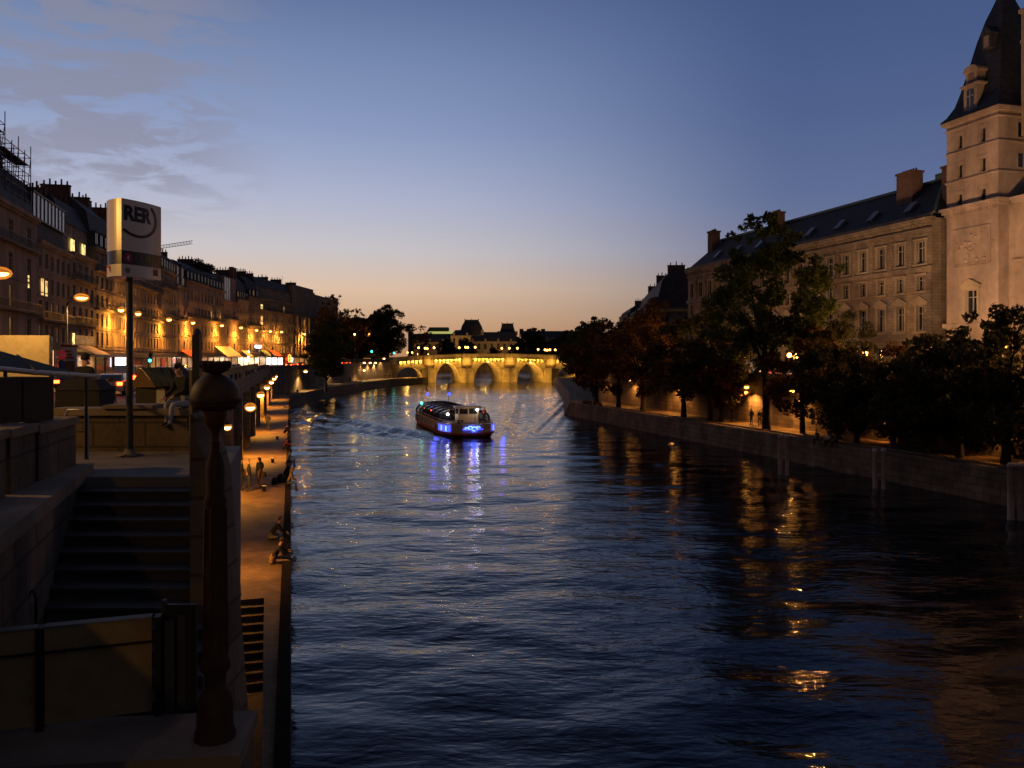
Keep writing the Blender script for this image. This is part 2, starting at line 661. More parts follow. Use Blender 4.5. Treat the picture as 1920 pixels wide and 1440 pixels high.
def ribbon(mbx, pts, th, z0, z1, m, side=1):
    """a wall of thickness th standing along a polyline; side=1: thickness to the left of travel"""
    pts = [Vector((p[0], p[1])) for p in pts]
    off = []
    for i, p in enumerate(pts):
        d = (pts[min(i + 1, len(pts) - 1)] - pts[max(i - 1, 0)]).normalized()
        off.append(p + Vector((-d.y, d.x)) * th * side)
    for i in range(len(pts) - 1):
        q = [pts[i], pts[i + 1], off[i + 1], off[i]]
        if side < 0:
            q = q[::-1]
        mbx.prism([xy(t) for t in q], z0, z1, m)


# left bank
EDGE_L = [xy(AB(-8, 0)), xy(AB(160, 0)), (-45.2, 180), (-45.8, 204), (-45, 245), (-43, 281), (-34, 305), (-32.8, 318)]
WALL_L = [xy(AB(15.5, -3.75)), xy(AB(163, -3.9)), (-50, 190), (-54, 235), (-53, 270), (-47.6, 316)]
sl_tb = [AB(27.0, -3.75), AB(27.0, -1.5), AB(26.2, -1.5), AB(26.2, -0.80), AB(15, -0.5), AB(6, -0.3), AB(-8, -0.3)]
mb = MB()
poly = [xy(p) for p in EDGE_L] + [xy(p) for p in WALL_L[::-1][:-1]] + [xy(p) for p in sl_tb]
mb.prism(poly, -1.5, ZQ, PAV)
o = mb.build('lower_quay')
tag(o, kind='structure')
# facing of the left quay and its dark timber edge
mb = MB()
ribbon(mb, EDGE_L, 0.3, ZQ + 0.004, ZQ + 0.13, mat('dark_quay_edging', (0.014, 0.012, 0.012), 0.95, 0.3, 2.0, spec=0.02))
ribbon(mb, EDGE_L, 0.02, -1.4, ZQ + 0.1, mat('wet_quay_face', (0.05, 0.042, 0.035), 0.7, .3, 1.2, 0.01, 6), side=-1)
tag(mb.build('quay_edge_kerb'), kind='structure')
# steps down to the water, seen over the wall
mb = MB()
for k in range(10):
    a0, a1 = 26.2 - 0.36 * (k + 1), 26.2 - 0.36 * k + 0.02
    zt = ZQ - 0.155 * (k + 1)
    mb.prism([xy(AB(a0, -0.80 + 0.012 * k)), xy(AB(a1, -0.80 + 0.012 * k)), xy(AB(a1, -1.5)), xy(AB(a0, -1.5))], -1.4 - k * 0.001, zt, PAV)
mb.prism([xy(AB(-6, -0.32)), xy(AB(22.6, -0.68)), xy(AB(22.6, -1.5)), xy(AB(-6, -1.5))], -1.45, ZQ - 1.56, PAV)
o = mb.build('quay_steps')
tag(o, 'flight of pale stone steps going down beside the quay edge to the water', 'steps')

# left retaining wall with pilasters and coping
mb = MB()
ribbon(mb, WALL_L, 0.7, ZQ - 0.5, 7.75, QSTONE)
ribbon(mb, [(p[0] + 0.10, p[1] - 0.0) for p in WALL_L], 0.9, 7.753, 8.0, STONE2)
ribbon(mb, [(p[0] + 0.12, p[1]) for p in WALL_L], 0.12, 6.75, 6.98, STONE2, side=1)
for a in [19.5, 28, 39, 49.5, 60, 71, 82, 94, 107, 119, 131, 143, 154]:
    mb.prism([xy(AB(a - 0.55, -3.76)), xy(AB(a - 0.40, -3.28)), xy(AB(a + 0.40, -3.28)), xy(AB(a + 0.55, -3.76))][::-1], ZQ + 0.003, 6.74, QSTONE)
quay_wall = mb.build('quay_wall')
tag(quay_wall, 'tall lamp-lit stone retaining wall with pilasters along the narrow walkway', 'quay wall')

# left street and pavement
FAC = [(-42.2, 55), (-55, 100), (-72, 175), (-76, 230), (-72, 290), (-70, 330)]
mb = MB()
behind = [(-47.9, 316), (-47.9, 420), (-400, 420), (-400, -60), xy(AB(-40, -30)), xy(AB(15.4, -30)), xy(AB(15.4, -4.4))]
wl = []
for i, p in enumerate(WALL_L):
    wl.append((p[0] - 0.4, p[1] + 0.1))
mb.prism([xy(p) for p in wl] + behind[1:], -1.3, ZS, ASPH)
tag(mb.build('quay_street'), kind='structure')
mb = MB()
ribbon(mb, [(p[0] - 0.72, p[1] + 0.2) for p in WALL_L], 3.0, ZS + 0.001, ZS + 0.14, SIDEW)
tag(mb.build('riverside_pavement'), kind='structure')
mb = MB()
ribbon(mb, [(p[0] + 3.2, p[1]) for p in FAC], 3.4, ZS + 0.002, ZS + 0.13, SIDEW)
tag(mb.build('house_pavement'), kind='structure')
mb = MB()
for k in range(60):
    t = 20 + k * 4.5
    Yv = t * UY
    c0, c1 = AB(t, -13.9), AB(t + 2, -13.9)
    if Yv > 165:
        break
    mb.prism([xy(AB(t, -14.0)), xy(AB(t + 2, -14.0)), xy(AB(t + 2, -13.86)), xy(AB(t, -13.86))][::-1], ZS + 0.002, ZS + 0.006, mat('road_paint', (0.6, 0.6, 0.56), 0.7, 0.2))
tag(mb.build('lane_markings'), kind='structure')

# right bank
BOT_R = [xy(AB(-30, 44.15)), xy(AB(128.9, 44.15)), (10.5, 175), (15.3, 316)]
TOP_R = [xy(AB(-30, 44.6)), xy(AB(125.2, 44.6)), (12.4, 175), (17.2, 316)]
WALL_R = [xy(AB(-30, 50.6)), xy(AB(127, 50.6)), (20, 190), (25, 316)]
mb = MB()
n = len(BOT_R)
vs = [(p[0], p[1], -1.5) for p in BOT_R] + [(p[0], p[1], 2.2) for p in TOP_R]
mb.add(vs, [(i, n + i, n + i + 1, i + 1) for i in range(n - 1)], QSTONE)
vs = [(p[0], p[1], 2.2) for p in TOP_R] + [(p[0] + 0.35 * VX, p[1] + 0.35 * VY, 2.2) for p in TOP_R]
o = mb.build('embankment')
tag(o, kind='structure')
mb = MB()
mb.prism([xy(p) for p in TOP_R[::-1]] + [xy(p) for p in WALL_R], -1.45, 2.196, PAV)
tag(mb.build('island_quay'), kind='structure')
mb = MB()
ribbon(mb, [(p[0] + .02, p[1]) for p in TOP_R], 0.4, 2.2, 2.29, STONE2, side=-1)
ribbon(mb, [(p[0] + 1.45 * VX, p[1] + 1.45 * VY) for p in TOP_R[:3]], 0.16, 2.2, 2.33, STONE2, side=-1)
tag(mb.build('island_quay_kerb'), kind='structure')
mb = MB()
ribbon(mb, WALL_R, 0.7, 1.5, 7.6, QSTONE, side=-1)
ribbon(mb, [(p[0] - 0.12, p[1]) for p in WALL_R], 0.95, 7.603, 7.85, STONE2, side=-1)
island_wall = mb.build('quay_wall')
tag(island_wall, 'high stone retaining wall glowing amber behind the row of island trees', 'quay wall')
mb = MB()
wr = [(p[0] + 0.5, p[1]) for p in WALL_R]
mb.prism([xy(p) for p in wr[::-1]] + [(330, -60), (330, 316)], -1.25, ZS, ASPH)
tag(mb.build('island_street'), kind='structure')
mb = MB()
ribbon(mb, [(p[0] + .75, p[1]) for p in WALL_R[:3]], 2.6, ZS + .001, ZS + .13, SIDEW, side=-1)
tag(mb.build('island_pavement'), kind='structure')
# far banks behind the bridge
mb = MB()
mb.prism([(-60, 340), (-50, 340), (-62, 640), (60, 640), (60, 660), (-260, 660), (-260, 340)][::-1], -1.3, 6.5, QSTONE)
mb.prism([(26, 338), (60, 338), (60, 640), (50, 640), (10, 440), (12, 380)], -1.3, 3.0, QSTONE)
mb.prism([(60, 338), (420, 338), (420, 640), (60, 640)], -1.28, 6.5, QSTONE)
tag(mb.build('far_embankment'), kind='structure')

# ------------------------------------------------------------------ the arched bridge
YB, DB = 317.0, 20.0
PIERS = [-32.9, -17.9, -0.9, 15.5]
ARCH = [(-45.6, -35.6, 6.0, 2.0), (-30.1, -20.7, 7.6, 0.6), (-15.1, -3.8, 8.0, 0.3), (2.0, 12.7, 7.6, 0.3), (18.2, 26.5, 6.4, 1.5)]


def par(x):
    return 11.35 - 0.0009 * (x + 8) ** 2


def build_bridge():
    root = empty('stone_bridge', (0, YB, 0))
    tag(root, 'floodlit stone arch bridge with round turrets crossing the whole river', 'bridge')
    xs = sorted(set([round(-60 + 0.4 * i, 3) for i in range(236)] + [e for a in ARCH for e in (a[0], a[1], a[0] + .001, a[1] - .001)]))

    def low(x):
        for x0, x1, zc, zs in ARCH:
            if x0 <= x <= x1:
                t = (2 * (x - x0) / (x1 - x0) - 1)
                return zs + (zc - zs) * math.sqrt(max(0, 1 - t * t))
        return -1.4
    mb = MB()
    for i in range(len(xs) - 1):
        a, b = xs[i], xs[i + 1]
        la, lb = low(a), low(b)
        ta, tb = par(a) - 1.9, par(b) - 1.9
        vs = [(a, 0, la), (b, 0, lb), (b, 0, tb), (a, 0, ta), (a - 4.4, DB, la), (b - 4.4, DB, lb), (b - 4.4, DB, tb), (a - 4.4, DB, ta)]
        mb.add(vs, [(0, 1, 2, 3), (7, 6, 5, 4), (0, 4, 5, 1), (3, 2, 6, 7)], BSTONE)
    mb.build('arcade', root)
    # voussoir rings standing a little proud
    for x0, x1, zc, zs in ARCH:
        mb = MB()
        n = 22
        for i in range(n):
            t0, t1 = math.pi * i / n, math.pi * (i + 0.94) / n
            cx, rx, rz = (x0 + x1) / 2, (x1 - x0) / 2, zc - zs
            t1 = math.pi * (i + 1) / n
            q = [(cx - rx * math.cos(t0), zs + rz * math.sin(t0)), (cx - rx * math.cos(t1), zs + rz * math.sin(t1)),
                 (cx - (rx + .9) * math.cos(t1), zs + (rz + .9) * math.sin(t1)), (cx - (rx + .9) * math.cos(t0), zs + (rz + .9) * math.sin(t0))]
            mb.extr(q, -0.09, 0.02, BSTONE, axis='y')
        mb.build('arch_ring', root)
    # cutwaters and turrets
    for k, px in enumerate(PIERS + [-47.5, 28.5]):
        mb = MB()
        if k < 4:
            mb.prism([(px - 2.8, -0.01), (px - 2.5, -1.6), (px, -3.6), (px + 2.5, -1.6), (px + 2.8, -0.01)], -1.4, 5.3, BSTONE)
            mb.prism([(px - 3.0, -0.01), (px - 2.7, -1.8), (px, -3.9), (px + 2.7, -1.8), (px + 3.0, -0.01)], 5.3, 5.6, BSTONE)
        def half(r):
            r *= .82
            return [(px - r * math.cos(math.pi * i / 10), -r * 0.85 * math.sin(math.pi * i / 10) - 0.02) for i in range(11)]
        mb.prism(half(1.3), 5.6, 6.9, BSTONE, top=half(2.7))
        mb.prism(half(2.7), 6.9, par(px) - 1.9, BSTONE)
        mb.prism(half(2.95), par(px) - 1.9, par(px) - 1.5, BSTONE)
        mb.prism(half(2.7), par(px) - 1.5, par(px) + 0.02, BSTONE)
        mb.build('turret', root)
    # cornice, corbels and parapet
    mb = MB()
    fp = MB()
    for a in np.arange(-60, 34, 2.0):
        za, zb = par(a), par(a + 2)
        for (y0, y1, z0, z1) in ((-0.85, 0.0, -1.9, -1.55), (-0.6, -0.2, -1.55, -0.15), (-0.7, -0.1, -0.15, 0.0)):
            mb.prism([(a, y0), (a + 2, y0), (a + 2, y1), (a, y1)], [za + z0, zb + z0, zb + z0, za + z0], [za + z1, zb + z1, zb + z1, za + z1], BSTONE)
        fp.prism([(a, DB - .6), (a + 2, DB - .6), (a + 2, DB - .2), (a, DB - .2)], [za - 1.9, zb - 1.9, zb - 1.9, za - 1.9], [za, zb, zb, za], BSTONE)
    mb.build('parapet', root)
    fp.build('far_parapet', root)
    cb = MB()
    cb.prism([(-0.30, -0.8), (0.30, -0.8), (0.30, 0), (-0.30, 0)], [-0.5, -0.5, -1.1, -1.1], [0, 0, 0, 0], BSTONE)
    cb.ball((0, -0.5, -0.6), 0.25, BSTONE, 8)
    me = cb.mesh('corbel')
    x = -46.3
    while x < 30:
        inst(me, 'corbel', root, (x, 0, par(x) - 1.905))
        x += 1.55
    # deck
    mb = MB()
    for a in np.arange(-60, 34, 2.0):
        za, zb = par(a) - 1.4, par(a + 2) - 1.4
        mb.prism([(a, -.2), (a + 2, -.2), (a + 2, DB - .6), (a, DB - .6)], [za - .4, zb - .4, zb - .4, za - .4], [za, zb, zb, za], ASPH)
    mb.build('deck', root)
    # strip floodlights under the cornice and small ones at each crown
    mb = MB()
    FL = emis('floodlight_lens', (1, .66, .15), 8)
    for k, (x0, x1, zc, zs) in enumerate(ARCH):
        cx = (x0 + x1) / 2
        light('AREA', 'vault_light', (cx - 1.0, 1.3, zc - .9), 950, (1.0, 0.48, 0.075), parent=root, rot=(0, R(-70), 0), size=(.4, .4))
        light('AREA', 'vault_light', (cx - 3.0, 9, zc - .9), 700, (1.0, 0.48, 0.075), parent=root, rot=(0, R(-70), 0), size=(.4, .4))
        if 0 < k < 4:
            mb = MB(); mb.box(cx - 0.35, cx + 0.35, -0.45, -0.1, zc + 0.12, zc + 0.42, FL); mb.build('floodlight', root)
    x = -46.3
    while x < 28:
        if all(abs(x + .77 - p_) > 2.2 for p_ in PIERS):
            light('AREA', 'cornice_light', (x + .775, -.42, par(x) - 1.93), 230, (1.0, 0.50, 0.06), parent=root, rot=(R(22), 0, 0), size=(.7, .3))
        x += 1.55
    for x in (-40, -24.8, -9.0, 7.6, 21):
        light('AREA', 'pier_flood', (x, -7.5, 0.9), 1400, (1.0, 0.47, 0.06), parent=root, rot=(R(105), 0, 0), size=(6, 0.4))
    for x in PIERS:
        light('AREA', 'turret_light', (x, -3.6, par(x) - 2.7), 300, (1.0, 0.48, 0.07), parent=root, rot=(R(80), 0, 0), size=(4.5, 0.25))
    return root


build_bridge()
# raised street behind the bridge ends
mb = MB()
mb.prism([(-48.2, 316.5), (-60, 300), (-120, 300), (-120, 345), (-48.2, 345)][::-1], ZS, 9.3, ASPH)
tag(mb.build('bridge_approach'), kind='structure')

# ------------------------------------------------------------------ town houses
WCACHE = {}


def window_mesh(w, h, kind, shutters):
    key = (round(w, 2), round(h, 2), kind, shutters)
    if key in WCACHE:
        return WCACHE[key]
    mb = MB()
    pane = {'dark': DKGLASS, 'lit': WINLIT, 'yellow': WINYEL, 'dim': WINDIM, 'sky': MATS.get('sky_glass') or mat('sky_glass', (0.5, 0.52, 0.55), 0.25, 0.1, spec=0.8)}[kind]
    mb.quad((-w / 2, .20, 0), (w / 2, .20, 0), (w / 2, .20, h), (-w / 2, .20, h), pane)
    f = 0.055
    for x in (-w / 2, w / 2 - f, -f / 2):
        mb.box(x, x + f, .14, .197, 0, h, FRAMEM)
    for z in (0, h * 0.72, h - f):
        mb.box(-w / 2 + f, w / 2 - f, .15, .19, z, z + f, FRAMEM)
    if kind != 'dark':   # a half-drawn curtain
        mb.box(-w / 2 + f, -w * 0.18, .192, .198, f, h - f, FRAMEM)
    if shutters:
        for s in (-1, 1):
            x0 = s * (w / 2 + 0.03)
            x1 = s * (w / 2 + 0.03 + w * 0.42)
            mb.box(min(x0, x1), max(x0, x1), -0.07, -0.02, -0.02, h, SHUT)
    mb.box(-w / 2 - .1, w / 2 + .1, -0.12, -0.004, -0.12, -0.03, STONE4)
    WCACHE[key] = mb.mesh('window')
    return WCACHE[key]


def rail_mesh(L):
    key = ('rail', round(L, 1))
    if key not in WCACHE:
        mb = MB()
        L = key[1]
        mb.box(0, L, -0.55, -0.003, -0.16, 0, STONE2)
        mb.box(0, L, -0.52, -0.47, 0.9, 0.95, IRON)
        mb.box(0, L, -0.51, -0.48, 0.1, 0.13, IRON)
        k = max(2, int(L / 0.16))
        for i in range(k + 1):
            x = L * i / k
            mb.box(x - 0.012, x + 0.012, -0.505, -0.485, 0.13, 0.9, IRON)
        WCACHE[key] = mb.mesh('balcony')
    return WCACHE[key]


def facade_box(mb, L, D, H, z0, opens, m, reveal=0.22):
    """opens: rows of (zs, ze, [x centres], w)"""
    rows = sorted(opens, key=lambda r: r[0])
    z = z0
    for zs, ze, xc, w in rows:
        mb.quad((0, 0, z), (L, 0, z), (L, 0, zs), (0, 0, zs), m)
        x = 0
        for c in xc:
            mb.quad((x, 0, zs), (c - w / 2, 0, zs), (c - w / 2, 0, ze), (x, 0, ze), m)
            a, b, r = c - w / 2, c + w / 2, reveal
            mb.quad((a, 0, zs), (a, r, zs), (a, r, ze), (a, 0, ze), m)
            mb.quad((b, 0, zs), (b, 0, ze), (b, r, ze), (b, r, zs), m)
            mb.quad((a, 0, zs), (b, 0, zs), (b, r, zs), (a, r, zs), m)
            mb.quad((a, 0, ze), (a, r, ze), (b, r, ze), (b, 0, ze), m)
            x = b
        mb.quad((x, 0, zs), (L, 0, zs), (L, 0, ze), (x, 0, ze), m)
        z = ze
    mb.quad((0, 0, z), (L, 0, z), (L, 0, H), (0, 0, H), m)
    mb.add([(0, 0, z0), (0, D, z0), (L, D, z0), (L, 0, z0), (0, 0, H), (0, D, H), (L, D, H), (L, 0, H)],
           [(0, 4, 5, 1), (1, 5, 6, 2), (2, 6, 7, 3), (4, 7, 6, 5)], m)


def chimney(root, x, y, z, w, d, h, pots):
    mb = MB()
    mb.box(x, x + w, y, y + d, z, z + h, BRICKC)
    mb.box(x - .08, x + w + .08, y - .08, y + d + .08, z + h, z + h + .15, BRICKC)
    for i in range(pots):
        t = (i + .5) / pots
        mb.lathe([(.13, 0), (.11, .5 + .25 * (i % 2)), (.15, .55 + .25 * (i % 2))], POTM, 7, (x + w / 2 if d > w else x + w * t, y + d * t if d > w else y + d / 2, z + h + .15))
    return mb.build('chimney', root)


def house(label, p0, p1, zc, zr, m=STONE, storeys=5, bays=None, z0=ZS, D=12.0, roof='mansard', lit=0.05, shop=None,
          shutters=False, balconies=(2, 4), chim=((0.0, 5), (1.0, 4)), dorm=True, rsl=1.6, cat='building', name='town_house', ground=3.9, w=1.05, group='houses along the quay', dimw=0.14, dark_top=False):
    p0, p1 = Vector((p0[0], p0[1])), Vector((p1[0], p1[1]))
    L = (p1 - p0).length - 0.02
    root = empty(name, (p0.x, p0.y, 0), ang(p1 - p0))
    tag(root, label, cat, group)
    bays = bays or max(2, int(round(L / 2.5)))
    xc = [L * (i + .5) / bays for i in range(bays)]
    hs = (zc - 0.6 - z0 - ground) / storeys
    rows = []
    for k in range(storeys):
        zs = z0 + ground + hs * k + 0.45
        rows.append((zs, zs + min(2.2, hs * 0.68) * (1 - 0.04 * k), xc, w))
    mb = MB()
    facade_box(mb, L, D, zc, z0 - .3, rows, m)
    mb.box(0, L, -.42, -.002, zc - .38, zc, m)
    mb.box(0, L, -.25, -.002, zc - .62, zc - .383, m)
    for k in range(storeys):
        zz = z0 + ground + hs * k
        mb.box(0, L, -.09, -.002, zz - .12, zz + .06, m)
    mb.build('wall', root)
    for k, (zs, ze, _, _) in enumerate(rows):
        for c in xc:
            r = random.random()
            kind = 'lit' if r < lit else ('dim' if r < lit + dimw * (0.6 if k > 1 else 1) else 'dark')
            inst(window_mesh(w, ze - zs, kind, shutters), 'window', root, (c, 0, zs))
        if k in balconies:
            inst(rail_mesh(L - .4), 'balcony', root, (.2, 0, zs - .32))
    # ground floor
    gf = MB()
    n = max(2, bays // 2)
    for i in range(n):
        a, b = L * i / n + .35, L * (i + 1) / n - .35
        gf.box(a, b, -.06, -.002, z0 + .5, z0 + 2.7, random.choice([shop or SHOPD, SHOPD, SHOPD, DKGLASS, DKGLASS]) if random.random() > (.25 if shop else 0) else (shop or SHOPD))
        gf.box(a - .1, a, -.12, -.003, z0 + .13, z0 + 2.7, IRON)
        gf.box(b, b + .1, -.12, -.003, z0 + .13, z0 + 2.7, IRON)
        gf.box(a, b, -.11, -.003, z0 + .13, z0 + .5, IRON)
    gf.box(.15, L - .15, -.2, -.004, z0 + 2.7, z0 + 3.35, IRON)
    gf.build('shopfront', root)
    # roof
    hr = zr - zc
    mb = MB()
    if roof == 'mansard':
        y1 = min(rsl, hr * .6)
        mb.extr([(.25, zc), (.25 + y1 * .55, zc + hr * .72), (.25 + y1 * .55 + 2.0, zr), (D - .3 - y1 - 2, zr), (D - .3, zc)], 0.03, L - .03, ZINC)
    elif roof == 'gable':
        mb.extr([(.1, zc), (D / 2, zr), (D - .1, zc)], 0.03, L - .03, ZINC)
    elif roof == 'attic':
        mb.box(.03, L - .03, 1.0, D - .4, zc, zc + hr * .55, m)
        mb.extr([(.8, zc + hr * .55), (2.2, zr), (D - 2, zr), (D - .4, zc + hr * .55)], 0.03, L - .03, ZINC)
    else:
        mb.box(.03, L - .03, .5, D - .4, zc, zr - .15, m)
        mb.box(.0, L, .4, D - .3, zr - .149, zr, ZINC)
    rf = mb.build('roof', root)
    if dorm and hr > 1.8 and roof in ('mansard',):
        for c in xc:
            mb = MB()
            z = zc + .35
            hh = min(1.7, hr * .6)
            mb.box(c - .65, c + .65, .12, 1.6, z, z + hh, ZINC)
            mb.extr([(c - .8, z + hh), (c, z + hh + .35), (c + .8, z + hh)], .02, 1.7, ZINC, axis='y')
            mb.quad((c - .45, .11, z + .15), (c + .45, .11, z + .15), (c + .45, .11, z + hh - .1), (c - .45, .11, z + hh - .1), WINDIM if random.random() < .12 else DKGLASS)
            mb.box(c - .03, c + .03, .06, .105, z + .15, z + hh - .1, FRAMEM)
            mb.build('dormer', root)
    if roof == 'attic':
        for c in xc:
            inst(window_mesh(.95, min(1.6, hr * .4), 'lit' if random.random() < lit else 'dark', False), 'attic_window', root, (c, 0.83, zc + .5))
    for t, pots in chim:
        x = 0.05 if t == 0 else (L - .75 if t == 1 else L * t)
        chimney(root, x, 3.2, zc + hr * .3, .65, 3.6, hr * .7 + random.uniform(.9, 1.7), pots)
    return root, L


def fac_pt(px):
    """where the photo column px meets the line of house fronts on the left bank"""
    r = (px - 960) / F
    for i in range(len(FAC) - 1):
        (x0, y0), (x1, y1) = FAC[i], FAC[i + 1]
        den = (x1 - x0) - r * (y1 - y0)
        t = (r * y0 - x0) / den if abs(den) > 1e-9 else -1
        if -1e-6 <= t <= 1.000001:
            return Vector((x0 + t * (x1 - x0), y0 + t * (y1 - y0)))
    return Vector(FAC[-1])


def zat(px, py, Y=None):
    Y = Y or fac_pt(px).y
    return EYE + (HY - py) / F * Y


HOUSES = [
    # label, px0, px1, cornice y at px, roof y at px, kwargs
    ('dark tall town house wrapped by rooftop scaffolding, nearest of the row', -150, 70, (0, 372), (0, 268), dict(m=STONE3, storeys=4, lit=.02, balconies=(1, 3), dorm=False, w=1.3, bays=5)),
    ('town house with a large glazed studio window in its roof', 70, 133, (100, 462), (85, 352), dict(m=STONE3, storeys=4, lit=.05, balconies=(1, 4), roof='attic', chim=((1.0, 6),))),
    ('narrow house with two yellow-lit attic windows beside the studio roof', 133, 178, (150, 478), (160, 385), dict(m=STONE, storeys=4, lit=.03, roof='attic', balconies=(1, 3), chim=((.1, 5), (1.0, 6)))),
    ('grey-roofed house just above the bright double street lamps', 178, 213, (195, 470), (190, 378), dict(m=STONE2, storeys=5, lit=.03, dimw=.2)),
    ('plain pale house half hidden by the station sign post', 213, 250, (235, 490), (230, 410), dict(m=STONE4, storeys=5, shutters=True, shop=SHOPW)),
    ('house behind the station sign with amber light over its door', 250, 303, (290, 515), (290, 440), dict(m=STONE, storeys=5, lit=.02, shop=SHOPD)),
    ('house with orange cornice and white dormer pair on a crooked roof', 303, 330, (315, 508), (310, 462), dict(m=STONE, storeys=5, lit=.02, chim=((.1, 7), (.8, 5)))),
    ('slim house with a projecting dark balcony under two tall pale dormers', 330, 350, (340, 538), (338, 482), dict(m=STONE3, storeys=4, bays=2, chim=((.6, 6),))),
    ('pale pinkish house with a long dark mansard roof', 350, 389, (370, 530), (360, 490), dict(m=STONE3, storeys=4, chim=((1.0, 5),))),
    ('house with a garden of shrubs growing on its roof', 389, 421, (400, 540), (400, 503), dict(m=STONE, storeys=4, chim=((.9, 3),))),
    ('house with a tall bright studio window above its cornice', 421, 445, (430, 564), (430, 516), dict(m=STONE3, storeys=3, bays=2, roof='attic', chim=((1.0, 2),))),
    ('low dark-roofed house with two bare chimney stacks', 445, 466, (455, 562), (455, 517), dict(m=STONE, storeys=4, chim=((.3, 5),), shop=SHOPL)),
    ('house with steep grey skylit roof above a yellow shopfront', 466, 486, (475, 557), (475, 518), dict(m=STONE2, storeys=4, chim=((.7, 8),), shop=SHOPL)),
    ('wide corner block with long balcony and evenly spaced windows', 486, 550, (500, 560), (500, 521), dict(m=STONE2, storeys=5, roof='attic', balconies=(4,), chim=((.1, 5), (.5, 3), (.9, 4)), shop=SHOPW)),
    ('house with slender uplit columns on its front', 550, 590, (560, 590), (570, 538), dict(m=STONE2, storeys=4, roof='flat', chim=((.5, 1),), shop=SHOPD)),
    ('last dark house of the row standing behind the bank trees', 590, 636, (600, 600), (610, 557), dict(m=STONE2, storeys=4, lit=0, dimw=0.0, roof='flat', chim=((.3, 2),))),
]
HR = []
for lab, a, b, c, r, kw in HOUSES:
    root, L = house(lab, fac_pt(a), fac_pt(b), zat(*c), zat(*r), **kw)
    HR.append((root, L, zat(*c), zat(*r)))


def part_on(i, name, fn):
    root, L, zc, zr = HR[i]
    mb = MB()
    fn(mb, L, zc, zr)
    return mb.build(name, root)


# studio windows, big dormers and lit attic windows
SKYG = MATS['sky_glass']
def studio(mb, L, zc, zr):
    z0, z1 = zat(85, 412), zat(85, 368)
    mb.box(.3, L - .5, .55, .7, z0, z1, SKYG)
    k = 9
    for i in range(k + 1):
        x = .3 + (L - .8) * i / k
        mb.box(x - .05, x + .05, .45, .549, z0, z1, IRON)
    mb.box(.2, L - .4, .4, .549, z0 - .15, z0, IRON)
    mb.box(.2, L - .4, .4, .549, z1, z1 + .15, IRON)
part_on(1, 'studio_window', studio)
def studio_roof(mb, L, zc, zr):
    z1 = zat(85, 367)
    mb.extr([(.4, z1 + .15), (3.2, zat(85, 338)), (7, zat(85, 338)), (7.0, zc + .1), (.8, zc + .1), (.72, z1 + .1)], .1, L - .3, ZINC)
part_on(1, 'studio_roof', studio_roof)
for xk in (.25, .7):
    part_on(2, 'lit_attic_window', lambda mb, L, zc, zr, xk=xk: (mb.box(L * xk, L * xk + 1.3, .7, .8, zc + .3, zc + 1.9, WINYEL), mb.box(L * xk + .6, L * xk + .68, .66, .699, zc + .3, zc + 1.9, IRON)))
for xk in (.15, .6):
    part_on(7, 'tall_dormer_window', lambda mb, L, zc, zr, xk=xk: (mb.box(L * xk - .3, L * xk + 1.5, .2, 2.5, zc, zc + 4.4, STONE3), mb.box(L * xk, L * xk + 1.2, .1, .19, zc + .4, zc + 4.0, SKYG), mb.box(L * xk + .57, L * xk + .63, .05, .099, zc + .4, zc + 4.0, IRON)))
def tall_studio(mb, L, zc, zr):
    z1 = zat(430, 522)
    mb.box(.2, L - .5, .3, 3, zc, z1 + .4, STONE3)
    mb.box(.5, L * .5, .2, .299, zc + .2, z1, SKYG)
    for i in range(4):
        x = .5 + (L * .5 - .5) * i / 3
        mb.box(x - .04, x + .04, .14, .199, zc + .2, z1, IRON)
part_on(10, 'studio_window', tall_studio)
for t in (.28, .5):
    part_on(11, 'bare_chimney_stack', lambda mb, L, zc, zr, t=t: mb.box(L * t, L * t + .9, 2, 3.2, zr - 1, zat(455, 502), POTM))
part_on(13, 'lit_window', lambda mb, L, zc, zr: (mb.box(L * .04, L * .04 + 1.6, -.03, -.005, zat(486, 579, fac_pt(486).y), zat(486, 570, fac_pt(486).y), WINYEL)))
part_on(13, 'lit_window', lambda mb, L, zc, zr: (mb.box(L * .04, L * .04 + 1.6, -.03, -.005, zat(486, 608, fac_pt(486).y), zat(486, 592, fac_pt(486).y), WINLIT)))
for t in (.12, .3, .48, .66):
    part_on(14, 'front_column', lambda mb, L, zc, zr, t=t: mb.lathe([(.3, ZS + 3.4), (.24, zc - .7)], STONE4, 10, (L * t, -.5, 0)))
part_on(1, 'lit_window', lambda mb, L, zc, zr: mb.box(1.3, 2.3, -.03, -.005, zat(78, 553), zat(78, 522), WINLIT))
part_on(1, 'lit_window', lambda mb, L, zc, zr: mb.box(3.0, 3.8, -.03, -.005, zat(78, 553), zat(78, 524), WINLIT))
part_on(0, 'lit_window', lambda mb, L, zc, zr: mb.box(L - 3.3, L - 2.9, -.03, -.005, zat(55, 540), zat(55, 517), WINYEL))
part_on(2, 'lit_window', lambda mb, L, zc, zr: mb.box(.5, 1.5, -.03, -.005, zat(140, 658), zat(140, 625), WINYEL))
part_on(2, 'long_window', lambda mb, L, zc, zr: mb.box(2.0, L - .6, -.03, -.005, zat(140, 660), zat(140, 628), WINDIM))


